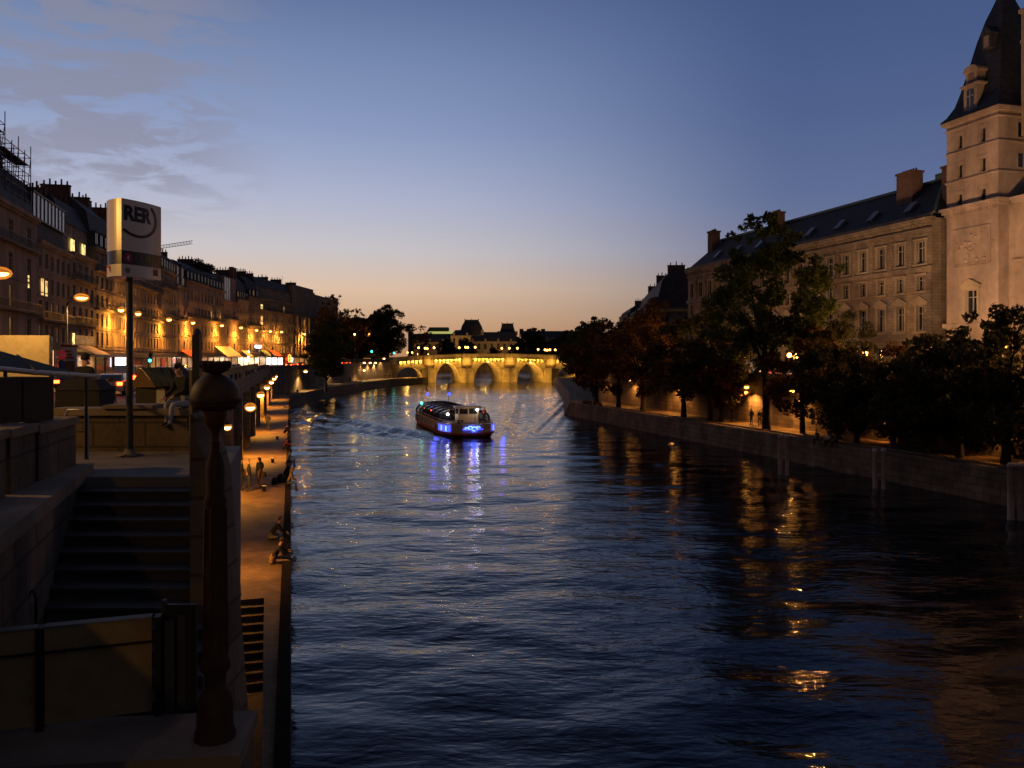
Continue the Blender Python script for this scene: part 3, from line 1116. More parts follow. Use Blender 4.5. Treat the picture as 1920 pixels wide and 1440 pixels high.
# television aerials
def aerial(i, t, h):
    def fn(mb, L, zc, zr):
        x = L * t
        mb.box(x - .03, x + .03, 5, 5.06, zr - .5, zr + h, IRON)
        mb.box(x - .5, x + .5, 5.01, 5.05, zr + h * .7, zr + h * .7 + .05, IRON)
        mb.box(x - .3, x + .3, 5.01, 5.05, zr + h * .85, zr + h * .85 + .05, IRON)
        mb.box(x - .8, x, 5.01, 5.05, zr + h - .05, zr + h, IRON)
    part_on(i, 'aerial', fn)
aerial(1, .92, 2.2); aerial(2, .5, 1.2); aerial(13, .5, 2.0); aerial(13, .8, 2.0); aerial(14, .15, 3.0); aerial(6, .3, 1.6); aerial(12, .6, 1.5)


# roof garden
def leaf_cloud(mb, centers, n, leaf, m, rs):
    """many small leaf faces round each (x, y, z, radius)"""
    tot = sum(c[3] ** 2 for c in centers)
    base = len(mb.v)
    V, Fc = [], []
    for (cx, cy, cz, cr) in centers:
        k = max(4, int(n * cr * cr / tot))
        d = rs.normal(size=(k, 3))
        d /= np.linalg.norm(d, axis=1)[:, None]
        rad = cr * rs.uniform(0.25, 1.08, size=k) ** 0.6
        c = np.array([cx, cy, cz]) + d * rad[:, None] * np.array([1, 1, .8])
        a = rs.normal(size=(k, 3)); a /= np.linalg.norm(a, axis=1)[:, None]
        b = np.cross(a, rs.normal(size=(k, 3))); b /= np.linalg.norm(b, axis=1)[:, None] + 1e-9
        s = leaf * rs.uniform(.6, 1.3, size=k)[:, None]
        q = np.stack([c - a * s * .9, c - b * s * .45, c + a * s * .9, c + b * s * .45], 1)
        o = len(V) * 1
        V.append(q.reshape(-1, 3))
    V = np.concatenate(V)
    nq = len(V) // 4
    km = mb.mi(m)
    mb.v += [tuple(p) for p in V]
    mb.f += [(base + 4 * i, base + 4 * i + 1, base + 4 * i + 2, base + 4 * i + 3) for i in range(nq)]
    mb.m += [km] * nq


def leafmat(name, c1, c2):
    if name in MATS:
        return MATS[name]
    m = bpy.data.materials.new(name)
    m.use_nodes = True
    nt = m.node_tree
    b = nt.nodes['Principled BSDF']
    b.inputs['Roughness'].default_value = 0.7
    b.inputs['Specular IOR Level'].default_value = 0.2
    g = nt.nodes.new('ShaderNodeNewGeometry')
    r = nt.nodes.new('ShaderNodeValToRGB')
    r.color_ramp.elements[0].color = (*c1, 1)
    r.color_ramp.elements[1].color = (*c2, 1)
    nt.links.new(g.outputs['Random Per Island'], r.inputs[0])
    nt.links.new(r.outputs[0], b.inputs['Base Color'])
    tr = nt.nodes.new('ShaderNodeBsdfTranslucent')
    nt.links.new(r.outputs[0], tr.inputs['Color'])
    ms = nt.nodes.new('ShaderNodeMixShader')
    ms.inputs[0].default_value = 0.45
    nt.links.new(b.outputs[0], ms.inputs[1]); nt.links.new(tr.outputs[0], ms.inputs[2])
    nt.links.new(ms.outputs[0], nt.nodes['Material Output'].inputs[0])
    MATS[name] = m
    return m


LEAFG = leafmat('green_leaves', (0.03, 0.045, 0.012), (0.09, 0.11, 0.03))
LEAFA = leafmat('autumn_leaves', (0.06, 0.025, 0.010), (0.15, 0.075, 0.022))
LEAFD = leafmat('dark_leaves', (0.03, 0.03, 0.012), (0.08, 0.07, 0.022))
root, L, zc, zr = HR[9]
mb = MB()
leaf_cloud(mb, [(L * t, 2.5, zr + .1 + .5 * random.random(), 1.0 + .8 * random.random()) for t in (.0, .12, .25, .36, .5, .6, .72)], 1800, .3, LEAFD, rng)
mb.M = Matrix.Identity(4)
o = mb.build('roof_garden')
o.matrix_world = Matrix.Identity(4)
o.location = root.location; o.rotation_euler = root.rotation_euler
tag(o, 'bushy garden shrubs spilling over a rooftop in the quay row', 'shrubs')

# scaffolding on the nearest roof
root, L, zc, zr = HR[0]
t0 = fac_pt(0)
xn = (t0 - fac_pt(-150)).length
sroot = empty('scaffolding', root.location, root.rotation_euler.z)
tag(sroot, 'steel tube scaffolding with netting standing on the dark roof', 'scaffolding')
POLE = mat('scaffold_tube', (0.04, 0.04, 0.05), 0.5, 0.2)
mbp = MB()
for (xa, xb, za, zb) in ((xn - 4, xn + 3.4, zr - 2.0, zat(10, 222)), (xn + 3.4, L - .1, zr - 5.2, zat(55, 285))):
    n = max(3, int((xb - xa) / 1.7))
    for j in range(n + 1):
        x = xa + (xb - xa) * j / n
        for y in (.6, 2.2):
            mb = MB()
            mb.tube([(x, y, za), (x, y, zb + (1.2 if (j % 2 == 0) else .3))], .045, POLE, 6)
            mb.build('upright', sroot)
    z = za + .8
    while z < zb:
        mb = MB()
        for y in (.6, 2.2):
            mb.tube([(xa, y, z), (xb, y, z)], .04, POLE, 6)
        for j in range(n + 1):
            x = xa + (xb - xa) * j / n
            mb.tube([(x, .6, z), (x, 2.2, z)], .04, POLE, 5)
        mb.build('rail', sroot)
        z += 0.95
    mb = MB()
    mb.box(xa, xb, .7, 2.1, za + 1.5, za + 1.56, POLE)
    mb.box(xa, xb, .7, 2.1, zb - .9, zb - .85, POLE)
    for j in range(n):
        x0, x1 = xa + (xb - xa) * j / n, xa + (xb - xa) * (j + 1) / n
        mb.tube([(x0, .6, za), (x1, .6, zb)], .035, POLE, 5)
    mb.build('platform', sroot)

# building crane far behind the roofs
croot = empty('tower_crane', P(300, 560, 330).to_2d().to_3d())
tag(croot, 'distant tower crane jib rising over the rooftops', 'crane')
mb = MB()
c0 = P(300, 466, 330)
mb.M = Matrix.Translation(-croot.location)
CRM = mat('crane_paint', (0.5, 0.3, 0.14), 0.6, 0.1)
a, b = P(296, 467, 330), P(361, 457, 330)
for i in range(12):
    t0, t1 = i / 12, (i + 1) / 12
    p0, p1 = a.lerp(b, t0), a.lerp(b, t1)
    h = Vector((0, 0, 1.3))
    mb.tube([p0, p1], .1, CRM, 4); mb.tube([p0 + h, p1 + h], .1, CRM, 4)
    mb.tube([p0, p1 + h], .07, CRM, 4); mb.tube([p0, p0 + h], .07, CRM, 4)
mb.build('jib', croot)
mb = MB()
for dx in (-.8, .8):
    for dy in (-.8, .8):
        mb.tube([(dx, dy, ZS), (dx, dy, c0.z)], .12, CRM, 5)
for z in np.arange(ZS, c0.z, 2.0):
    mb.tube([(-.8, -.8, z), (.8, -.8, z + 2)], .08, CRM, 4)
    mb.tube([(.8, .8, z), (.8, -.8, z + 2)], .08, CRM, 4)
mb.build('mast', croot)

# ------------------------------------------------------------------ island palace and corner tower
BR = 69.5


def pediment_window(w, h, arched=False):
    key = ('ped', w, h, arched)
    if key in WCACHE:
        return WCACHE[key]
    mb = MB()
    mb.quad((-w / 2, .3, 0), (w / 2, .3, 0), (w / 2, .3, h), (-w / 2, .3, h), DKGLASS)
    f = .08
    for x in (-w / 2, -f / 2, w / 2 - f):
        mb.box(x, x + f, .2, .296, 0, h, FRAMEM)
    for z in (0, h * .68, h - f):
        mb.box(-w / 2 + f, w / 2 - f, .21, .29, z, z + f, FRAMEM)
    for s in (-1, 1):
        x = s * (w / 2 + .14)
        mb.box(x - .13, x + .13, -.12, -.002, -.1, h + .1, STONE4)
    mb.box(-w / 2 - .4, w / 2 + .4, -.22, -.003, h + .101, h + .3, STONE4)
    if arched == 'ped':
        mb.extr([(-w / 2 - .55, h + .5), (0, h + 1.15), (w / 2 + .55, h + .5)], -.3, -.004, STONE4, axis='y')
        mb.box(-w / 2 - .55, w / 2 + .55, -.3, -.004, h + .301, h + .499, STONE4)
    mb.box(-w / 2 - .4, w / 2 + .4, -.25, -.003, -.3, -.101, STONE4)
    WCACHE[key] = mb.mesh('window')
    return WCACHE[key]


def palace():
    Yn, Yf_ = Yb(1747, BR), Yb(1290, BR)
    pn = Vector(((1747 - 960) / F * Yn, Yn)); pf = Vector(((1290 - 960) / F * Yf_, Yf_))
    L = (pn - pf).length
    root = empty('palace_building', (pf.x, pf.y, 0), ang(pn - pf))
    tag(root, 'long classical stone palace with slate roof behind the island trees', 'building')
    zc = 25.4
    D = 14
    bays = int(round(L / 3.1))
    xc = [L * (i + .5) / bays for i in range(bays)]
    rows = [(8.2, 10.8, xc, 1.5), (12.7, 15.5, xc, 1.25), (17.3, 18.9, xc, 1.1), (20.4, 22.9, xc, 1.3)]
    mb = MB()
    facade_box(mb, L, D, zc, ZS - .3, rows, STONE, .3)
    for (y, z0, z1) in ((-.55, 24.9, 25.2), (-.75, 25.2, 25.42), (-.3, 24.0, 24.3), (-.35, 19.6, 19.95), (-.25, 19.35, 19.6), (-.3, 11.7, 12.0), (-.25, 25.42, 25.9)):
        mb.box(-.1, L + abs(y) * .8, y, -.002, z0, z1 - .002, STONE)
    k = int(L / .75)
    for i in range(k):      # dentils and roof balustrade blocks
        mb.box(L * i / k + .1, L * i / k + .42, -.45, -.31, 24.6, 24.898, STONE)
    mb.box(0, L, -.12, -.004, ZS, 8.0, STONE2)
    mb.build('wall', root)
    for i, x in enumerate(xc[:-1] + []):
        xx = (xc[i] + xc[i + 1]) / 2
        mb = MB()
        mb.box(xx - .28, xx + .28, -.22, -.003, 19.96, 23.6, STONE)
        mb.box(xx - .38, xx + .38, -.32, -.003, 23.601, 23.99, STONE)
        mb.build('pilaster', root)
    mb = MB()
    for j in range(14):
        z = ZS + 1.2 + j * .85
        mb.box(L - 1.1, L + .1, -.14, -.003, z, z + .7, STONE2)
    mb.build('quoins', root)
    for zs, ze, x_, w in rows:
        for x in xc:
            if zs == 8.2:
                me = window_mesh(w, ze - zs, 'dark', False)
            else:
                me = pediment_window(w, round(ze - zs, 2), 'ped' if zs == 12.7 else False)
            inst(me, 'window', root, (x, 0, zs))
    # slate roof with hipped near end and copper ridge
    mb = MB()
    zr = 30.6
    mb.add([(0, .3, 25.9), (L, .3, 25.9), (L, D - .3, 25.9), (0, D - .3, 25.9), (2.5, 5.2, zr), (L - 3.6, 5.2, zr), (L - 3.6, D - 5.2, zr), (2.5, D - 5.2, zr)],
           [(0, 1, 5, 4), (1, 2, 6, 5), (2, 3, 7, 6), (3, 0, 4, 7), (4, 5, 6, 7), (0, 3, 2, 1)], SLATE)
    rf = mb.build('roof', root)
    mb = MB()
    mb.box(2.3, L - 3.4, 5.0, 5.5, zr, zr + .35, COPPER)
    mb.tube([(L, .3, 26.0), (L - 3.6, 5.2, zr + .1)], .16, COPPER, 6)
    mb.box(L - 4.6, L - 3.2, 4.8, 6.4, zr + .1, zr + .9, COPPER)
    mb.build('ridge_cresting', root)
    for i in range(2, bays, 2):
        x = xc[i]
        mb = MB()
        mb.add([(x - .5, .75, 26.9), (x + .5, .75, 26.9), (x + .5, 1.9, 28.1), (x - .5, 1.9, 28.1), (x - .5, 1.25, 26.55), (x + .5, 1.25, 26.55), (x + .5, 2.3, 27.7), (x - .5, 2.3, 27.7)],
               [(0, 1, 2, 3), (0, 4, 5, 1), (1, 5, 6, 2), (2, 6, 7, 3), (3, 7, 4, 0)], mat('skylight_glass', (.14, .15, .18), .3, .1))
        mb.build('skylight', root)
    for t, w in ((.845, 2.6), (.36, 2.2), (.03, 1.6), (.97, 1.0)):
        mb = MB()
        x = L * t
        h = 32.1 if t < .9 else 31.4
        mb.box(x, x + w, 3.0, 4.6, 26.5, h, BRICKC)
        mb.box(x - .12, x + w + .12, 2.88, 4.72, h, h + .25, BRICKC)
        for i in range(6):
            mb.lathe([(.13, 0), (.1, .35)], POTM, 6, (x + w * (i + .5) / 6, 3.8, h + .25))
        mb.build('chimney', root)
    return root


palace()


def corner_tower():
    Y1, Y0 = Yb(1775, BR - .6), Yb(1872, BR - .6)
    pL = Vector(((1775 - 960) / F * Y1, Y1)); pR = Vector(((1872 - 960) / F * Y0, Y0))
    L = (pR - pL).length          # river face
    W = 8.8                        # across
    root = empty('corner_tower', (pL.x, pL.y, 0), ang(pR - pL))
    tag(root, 'tall pale stone corner tower with a steep slate spire and stone dormer', 'tower')
    TST = mat('tower_stone', (0.37, 0.285, 0.22), 0.9, 0.2, 0.9, 0.015, 6, stain=.28)

    def Z(py):
        return EYE + (HY - py) / F * Y1
    ze = Z(232)
    bands = [Z(405), Z(345), Z(292), Z(248)]
    cx = [L * .27, L * .72]
    rows = [(Z(592), Z(548), [L * .5], 1.5)]
    rows += [(Z(394), Z(370), cx, .62), (Z(340), Z(316), cx, .62), (Z(287), Z(262), cx, .62)]
    mb = MB()
    facade_box(mb, L, W, ze, ZS - .3, rows, TST, .35)
    # string courses wrapped round the two visible faces
    for (o_, z0, z1) in ((.35, Z(404), Z(398)), (.55, Z(398), Z(393)), (.14, Z(347), Z(344)), (.14, Z(294), Z(291)), (.14, Z(250), Z(247)), (.4, Z(237), Z(232)), (.3, Z(240), Z(237)), (.3, Z(616), Z(608))):
        mb.box(-o_, L + o_, -o_, -.002, z0, z1, TST)
        mb.box(L + .002, L + o_, -.001, W + .1, z0, z1, TST)
        mb.box(-o_, -.002, -.001, W + .1, z0, z1, TST)
    k = 20
    for i in range(k):
        x = L * i / k
        mb.box(x + .05, x + .22, -.32, -.003, Z(409), Z(404) - .002, TST)
    for (x0, x1, y0, y1) in ((L * .16, L * .84, Z(500), Z(438)),):   # sunk relief panel frame
        mb.box(x0 - .15, x1 + .15, -.1, -.003, y0 - .18, y0, TST)
        mb.box(x0 - .15, x1 + .15, -.1, -.003, y1, y1 + .18, TST)
        mb.box(x0 - .15, x0, -.1, -.003, y0, y1, TST)
        mb.box(x1, x1 + .15, -.1, -.003, y0, y1, TST)
    mb.build('wall', root)
    # weathered relief figures in the panel
    mb = MB()
    rs = np.random.default_rng(3)
    mb.box(L * .3, L * .7, -.05, -.004, Z(494), Z(446), TST)
    for i in range(26):
        x = L * .5 + rs.normal() * L * .12
        z = (Z(500) + Z(438)) / 2 + rs.normal() * .8
        z = min(max(z, Z(494)), Z(446))
        mb.ball((x, .0, z), float(rs.uniform(.10, .26)), TST, 8)
    mb.build('relief', root)
    mb = MB()
    mb.box(L * .16, L * .84, -.16, -.003, Z(503) - .02, Z(500) - .2, STONE3)
    mb.build('inscription_tablet', root)
    for zs, ze_, x_, w in rows:
        for x in x_:
            h = round(ze_ - zs, 2)
            if w > 1:
                inst(pediment_window(w, h, 'ped'), 'window', root, (x, 0, zs))
            else:
                key = ('tw', h)
                if key not in WCACHE:
                    m2 = MB()
                    m2.quad((-w / 2, .3, 0), (w / 2, .3, 0), (w / 2, .3, h), (-w / 2, .3, h), DKGLASS)
                    m2.box(w / 2 - .1, w / 2, .15, .297, 0, h, FRAMEM)
                    m2.box(-w / 2 - .28, -w / 2 - .2, -.06, -.002, -.1, h + .35, TST)
                    m2.box(-w / 2 - .2, w / 2 + .28, -.06, -.002, h + .27, h + .35, TST)
                    m2.box(w / 2 + .2, w / 2 + .28, -.06, -.002, -.1, h + .269, TST)
                    WCACHE[key] = m2.mesh('window')
                inst(WCACHE[key], 'window', root, (x, 0, zs))
    for zs, ze_ in ((Z(340), Z(316)), (Z(287), Z(262))):
        mb = MB()
        mb.box(L + .003, L + .03, W * .28, W * .28 + .6, zs + .2, ze_ + .2, DKGLASS)
        mb.box(L + .003, L + .05, W * .28 - .1, W * .28, zs + .1, ze_ + .3, TST)
        mb.build('side_window', root)
    # flared slate spire
    cxm, cym = L / 2, W / 2
    prof = [(1.13, 0.0), (1.0, 0.55), (.86, 1.6), (.76, 3.1), (.62, 5.6), (.48, 8.3), (.33, 10.6), (.20, 12.1), (.13, 13.0), (.115, 14.2)]
    mb = MB()
    for i in range(len(prof) - 1):
        (s0, h0), (s1, h1) = prof[i], prof[i + 1]
        q0 = [(cxm - cxm * s0, cym - cym * s0), (cxm + cxm * s0, cym - cym * s0), (cxm + cxm * s0, cym + cym * s0), (cxm - cxm * s0, cym + cym * s0)]
        q1 = [(cxm - cxm * s1, cym - cym * s1), (cxm + cxm * s1, cym - cym * s1), (cxm + cxm * s1, cym + cym * s1), (cxm - cxm * s1, cym + cym * s1)]
        vs = [(p[0], p[1], ze + h0) for p in q0] + [(p[0], p[1], ze + h1) for p in q1]
        mb.add(vs, [(j, (j + 1) % 4, 4 + (j + 1) % 4, 4 + j) for j in range(4)], SLATE)
    mb.build('spire', root)
    mb = MB()
    for sx in (-1, 1):
        for sy in (-1, 1):
            mb.tube([(cxm + sx * .42, cym + sy * .5, ze + 14.1), (cxm + sx * .42, cym + sy * .5, ze + 16.5)], .09, TST, 6)
    mb.box(cxm - .55, cxm + .55, cym - .62, cym + .62, ze + 14.0, ze + 14.3, ZINC)
    mb.box(cxm - .55, cxm + .55, cym - .62, cym + .62, ze + 16.5, ze + 16.8, ZINC)
    mb.tube([(cxm, cym, ze + 16.8), (cxm, cym, ze + 21)], [.5, .03], ZINC, 8)
    mb.tube([(cxm - .3, cym, ze + 14.3), (cxm + .3, cym, ze + 16.5)], .05, IRON, 5)
    mb.tube([(cxm + .3, cym, ze + 14.3), (cxm - .3, cym, ze + 16.5)], .05, IRON, 5)
    mb.build('lantern', root)
    # big stone dormer and small slate dormer on the river side
    mb = MB()
    x = L * .47
    mb.box(x - .85, x + .85, .05, 2.2, ze, ze + 3.1, TST)
    mb.box(x - 1.2, x + 1.2, -.15, 2.0, ze + 3.1, ze + 3.3, TST)
    mb.box(x - .7, x + .7, .15, 2.3, ze + 3.3, ze + 4.6, TST)
    mb.box(x - .9, x + .9, .0, 2.2, ze + 4.6, ze + 4.75, TST)
    arc = [(x + .9 * math.cos(math.pi * i / 8), ze + 4.75 + .55 * math.sin(math.pi * i / 8)) for i in range(9)]
    mb.extr(arc, 0.0, 2.2, TST, axis='y')
    mb.box(x - .3, x + .3, .08, .149, ze + 3.5, ze + 4.4, STONE3)
    d = mb.build('stone_dormer', root)
    mb = MB()
    mb.box(x - .42, x + .42, -.0, .049, ze + .5, ze + 2.7, DKGLASS)
    mb.box(x - .04, x + .04, -.04, -.001, ze + .5, ze + 2.7, FRAMEM)
    mb.box(x - .42, x + .42, -.04, -.001, ze + 2.0, ze + 2.08, FRAMEM)
    mb.build('dormer_window', d)
    mb = MB()
    mb.box(x + .3, x + 1.3, 1.3, 3.2, ze + 6.9, ze + 8.4, ZINC)
    mb.extr([(x + .1, ze + 8.4), (x + .8, ze + 9.3), (x + 1.5, ze + 8.4)], 1.2, 3.2, SLATE, axis='y')
    mb.box(x + .5, x + 1.1, 1.25, 1.299, ze + 7.0, ze + 8.2, TST)
    mb.build('small_dormer', root)
    mb = MB()     # tall stone chimney beside the spire
    mb.box(L + 0.4, L + 2.4, W * .28, W * .62, ze - 3.0, ze + 9.4, TST)
    mb.box(L + .2, L + 2.6, W * .26, W * .64, ze + 9.4, ze + 9.8, TST)
    mb.box(L + .6, L + 2.2, W * .3, W * .6, ze + 9.8, ze + 11.0, TST)
    mb.box(L + .25, L + .398, W * .28, W * .62, ze + 6.4, ze + 6.7, TST)
    mb.build('stone_chimney', root)
    # east wing beside the tower (faces the viewer)
    wing = empty('palace_wing', (root.location.x, root.location.y, 0), root.rotation_euler.z)
    tag(wing, 'palace wing joined to the spired corner tower at the picture edge', 'building')
    wx = L + 1.9
    mb = MB()
    mb.box(L + .003, wx, 1.3, 34, ZS - .3, Z(404) - .003, TST)
    for (o_, z0, z1) in ((.35, Z(404), Z(398)), (.55, Z(398), Z(393)), (.22, Z(505), Z(500)), (.3, Z(616), Z(608))):
        mb.box(L + .6, wx + o_, 1.3 - o_, 34, z0, z1 - .002, TST)
    for i in range(60):
        mb.box(wx + .003, wx + .3, 1.4 + i * .5, 1.6 + i * .5, Z(409), Z(404) - .002, TST)
    mb.build('wall', wing)
    mb = MB()
    mb.add([(L + .7, 1.6, Z(393)), (wx, 1.6, Z(393)), (wx, 34, Z(393)), (L + .7, 34, Z(393)), (L + .7, 5.2, Z(352)), (wx - .9, 5.2, Z(352)), (wx - .9, 34, Z(352)), (L + .7, 34, Z(352))],
           [(0, 1, 5, 4), (1, 2, 6, 5), (2, 3, 7, 6), (3, 0, 4, 7), (4, 5, 6, 7)], SLATE)
    mb.build('roof', wing)
    for y in (3.6, 7.2, 10.8, 14.4):
        for z0, z1 in ((Z(452), Z(422)), (Z(510), Z(480)), (Z(600), Z(545))):
            mb = MB()
            w = .55 if z1 > Z(500) else .8
            mb.box(wx + .003, wx + .03, y - w, y + w, z0, z1, DKGLASS)
            mb.box(wx + .031, wx + .07, y - .04, y + .04, z0, z1, FRAMEM)
            mb.box(wx + .004, wx + .16, y - w - .2, y - w, z0 - .2, z1 + .2, TST)
            mb.box(wx + .004, wx + .16, y + w, y + w + .2, z0 - .2, z1 + .2, TST)
            mb.box(wx + .005, wx + .3, y - w - .25, y + w + .25, z1 + .2, z1 + .42, TST)
            mb.build('window', wing)


corner_tower()

# blocks beyond the palace on the island
def isl(label, pa, pb, zc, zr, **kw):
    """pa far, pb near: fronts that face the river"""
    return house(label, pa, pb, zc, zr, group='island houses beyond the palace', **kw)


i0, L0 = isl('island corner block with steep dark mansard and lit yellow cornice', (34.5, 222), (29.5, 166), 20.0, 28.0, m=STONE2, storeys=3, D=16, rsl=2.6, chim=((.92, 3), (.45, 4), (.0, 3)), balconies=(2,), lit=.02)
mb = MB()
mb.box(L0 + .003, L0 + .4, -.3, 12, 19.2, 19.6, mat('ochre_cornice', (0.42, 0.28, 0.10), .8, .15))
mb.box(L0 + .003, L0 + .05, 1.5, 3.0, 16.2, 18.2, DKGLASS)
mb.box(L0 + .003, L0 + .05, 5.5, 6.8, 16.2, 18.2, DKGLASS)
mb.box(L0 + .003, L0 + .05, 1.5, 3.0, 12.6, 14.8, DKGLASS)
mb.build('end_cornice', i0)
isl('grey island house farther off with rooftop chimneys', (38, 265), (35.2, 225), 20.5, 25.5, m=STONE3, storeys=3, D=12, chim=((.95, 5), (.3, 5)))
isl('small dark island house just left of the taller mansard block', (40, 300), (38.6, 268), 22.5, 27.5, m=STONE2, storeys=3, D=12, chim=((.8, 5),), lit=0)

house('far dim block seen between the bank trees behind the bridge', (-54, 352), (-66, 430), 24, 29, m=STONE3, storeys=4, lit=.03, shop=SHOPD, name='town_house', group='dim blocks beyond the left bridge end')
house('dark block closing the street behind the last bank trees', (-98, 338), (-56, 350), 22, 27, m=STONE2, storeys=4, lit=.0, shop=SHOPD, group='dim blocks beyond the left bridge end')
# ------------------------------------------------------------------ far palace beyond the bridge
def far_block(label, px0, px1, Y, D, ztop_py, roof_py, roofm, m, name='far_palace_wing', hip=6, win=True, base=6.4):
    x0, x1 = (px0 - 960) / F * Y, (px1 - 960) / F * Y
    zc, zr = EYE + (HY - ztop_py) / F * Y, EYE + (HY - roof_py) / F * Y
    root = empty(name, (x0, Y, 0))
    tag(root, label, 'building', 'palace blocks beyond the bridge')
    L = x1 - x0
    n = max(2, int(L / 5))
    xc = [L * (i + .5) / n for i in range(n)]
    hh = (zc - base) / 2
    rows = [(base + hh * k + hh * .25, base + hh * k + hh * .78, xc, 1.9) for k in range(2)]
    mb = MB()
    facade_box(mb, L, D, zc, base, rows if win else [], m, .5)
    mb.box(-.3, L + .3, -.6, -.01, zc - .8, zc, m)
    mb.box(0, L, -.4, -.01, base + hh - .3, base + hh + .2, m)
    mb.build('wall', root)
    if win:
        for zs, ze_, x_, w in rows:
            for x in x_:
                key = ('far', round(ze_ - zs, 1))
                if key not in WCACHE:
                    m2 = MB()
                    m2.quad((-.95, .45, 0), (.95, .45, 0), (.95, .45, key[1]), (-.95, .45, key[1]), DKGLASS)
                    m2.box(-.1, .1, .3, .44, 0, key[1], FRAMEM)
                    WCACHE[key] = m2.mesh('window')
                inst(WCACHE[key], 'window', root, (x, 0, zs))
    mb = MB()
    mb.add([(0, 0, zc), (L, 0, zc), (L, D, zc), (0, D, zc), (hip, D * .4, zr), (L - hip, D * .4, zr), (L - hip, D * .6, zr), (hip, D * .6, zr)],
           [(0, 1, 5, 4), (1, 2, 6, 5), (2, 3, 7, 6), (3, 0, 4, 7), (4, 5, 6, 7)], roofm)
    mb.build('roof', root)
    for x in xc[::2]:
        mb = MB()
        mb.box(x - .8, x + .8, -.1, 2, zc, zc + 2.0, m)
        mb.extr([(x - 1.0, zc + 2.0), (x, zc + 3.0), (x + 1.0, zc + 2.0)], -.2, 2, roofm, axis='y')
        mb.build('dormer', root)
    return root, L, zc, zr


AMST = mat('sandstone_far', (0.34, 0.27, 0.18), .9, .2, .2, stain=.2)
far_block('low palace wing with dormers left of the domed pavilion', 776, 848, 640, 18, 641, 627, SLATE, AMST)
r, L, zc, zr = far_block('bright pale palace front below the domed pavilion', 845, 882, 632, 24, 629, 618, SLATE, AMST, hip=3)
far_block('long dark-roofed palace wing between the two pavilions', 880, 976, 640, 18, 640, 622, SLATE, AMST, hip=5)
far_block('pale flat palace front with chimneys at the far right', 976, 1075, 700, 18, 634, 620, ZINC, AMST, win=False, hip=2)


def pavilion(label, px0, px1, Y, zb_py, zt_py, dome):
    x0, x1 = (px0 - 960) / F * Y, (px1 - 960) / F * Y
    zb, zt = EYE + (HY - zb_py) / F * Y, EYE + (HY - zt_py) / F * Y
    root = empty('roof_pavilion', ((x0 + x1) / 2, Y + 12, 0))
    tag(root, label, 'pavilion', 'palace blocks beyond the bridge')
    h, w = zt - zb, (x1 - x0) / 2
    mb = MB()
    mb.box(-w * .98, w * .98, -w * .8, w * .8, 6.3, zb, AMST)
    mb.build('wall', root)
    mb = MB()
    prof = [(1.0, 0), (.97, .3), (.86, .62), (.7, .85), (.6, 1.0)] if dome else [(1.0, 0), (.84, .3), (.72, .6), (.62, .95), (.62, 1.0)]
    for (s0, h0), (s1, h1) in zip(prof, prof[1:]):
        mb.prism([(-w * s0, -w * .8 * s0), (w * s0, -w * .8 * s0), (w * s0, w * .8 * s0), (-w * s0, w * .8 * s0)], zb + h * h0, zb + h * h1, SLATE,
                 top=[(-w * s1, -w * .8 * s1), (w * s1, -w * .8 * s1), (w * s1, w * .8 * s1), (-w * s1, w * .8 * s1)])
    mb.build('roof', root)
    mb = MB()
    s = prof[-1][0]
    for i in range(9):
        x = -w * s + 2 * w * s * i / 8
        mb.box(x - .3, x + .3, -w * .8 * s - .2, -w * .8 * s + .4, zt, zt + (1.4 if i in (0, 4, 8) else .8), IRON)
    mb.box(-w * s, w * s, -w * .8 * s - .1, -w * .8 * s + .2, zt, zt + .5, IRON)
    mb.build('cresting', root)
    for sx in (-1, 1):
        mb = MB()
        mb.box(sx * w * .95 - 1.1, sx * w * .95 + 1.1, -w * .8 - .5, -w * .8 + 2, zb, zb + h * .35, AMST)
        mb.build('chimney', root)


pavilion('great square-domed palace pavilion with roof cresting against the dusk sky', 862, 905, 640, 628, 600, True)
pavilion('smaller steep slate pavilion to the right of the dome', 934, 969, 645, 628, 607, False)
mb = MB()
Yg = 820
xg = (832 - 960) / F * Yg
zz = lambda py: EYE + (HY - py) / F * Yg
rt = empty('glass_roofed_hall', (xg, Yg, 0))
tag(rt, 'far hall whose curved glass roof glows yellow-green', 'building')
mb.prism([(-34, -20), (34, -20), (34, 20), (-34, 20)], 6, zz(627), SLATE)
mb.build('wall', rt)
mb = MB()
mb.extr([(-19 + 38 * i / 8, zz(627) + (zz(621) - zz(627)) * math.sin(math.pi * i / 8)) for i in range(9)], -14, 22, emis('glowing_glass', (.75, .72, .2), .55))
mb.build('glass_roof', rt)
mb = MB()
mb.prism([(-17, -6), (5, -6), (5, 8), (-17, 8)], zz(622), zz(614), SLATE, top=[(-14, -6), (5, -6), (5, 8), (-14, 8)])
mb.build('roof_turret', rt)
for px in (978, 992, 1019):
    Yc = 705
    mb = MB()
    x = (px - 960) / F * Yc
    mb.box(-1.8, 1.8, -1, 1, EYE + (HY - 626) / F * Yc, EYE + (HY - 616) / F * Yc, BRICKC)
    o = mb.build('chimney_stack', None, (x, Yc + 8, 0))
    tag(o, 'dark chimney stack on the pale far palace, %s counted from the pavilion' % ordn({978: 0, 992: 1, 1019: 2}[px]), 'chimney')

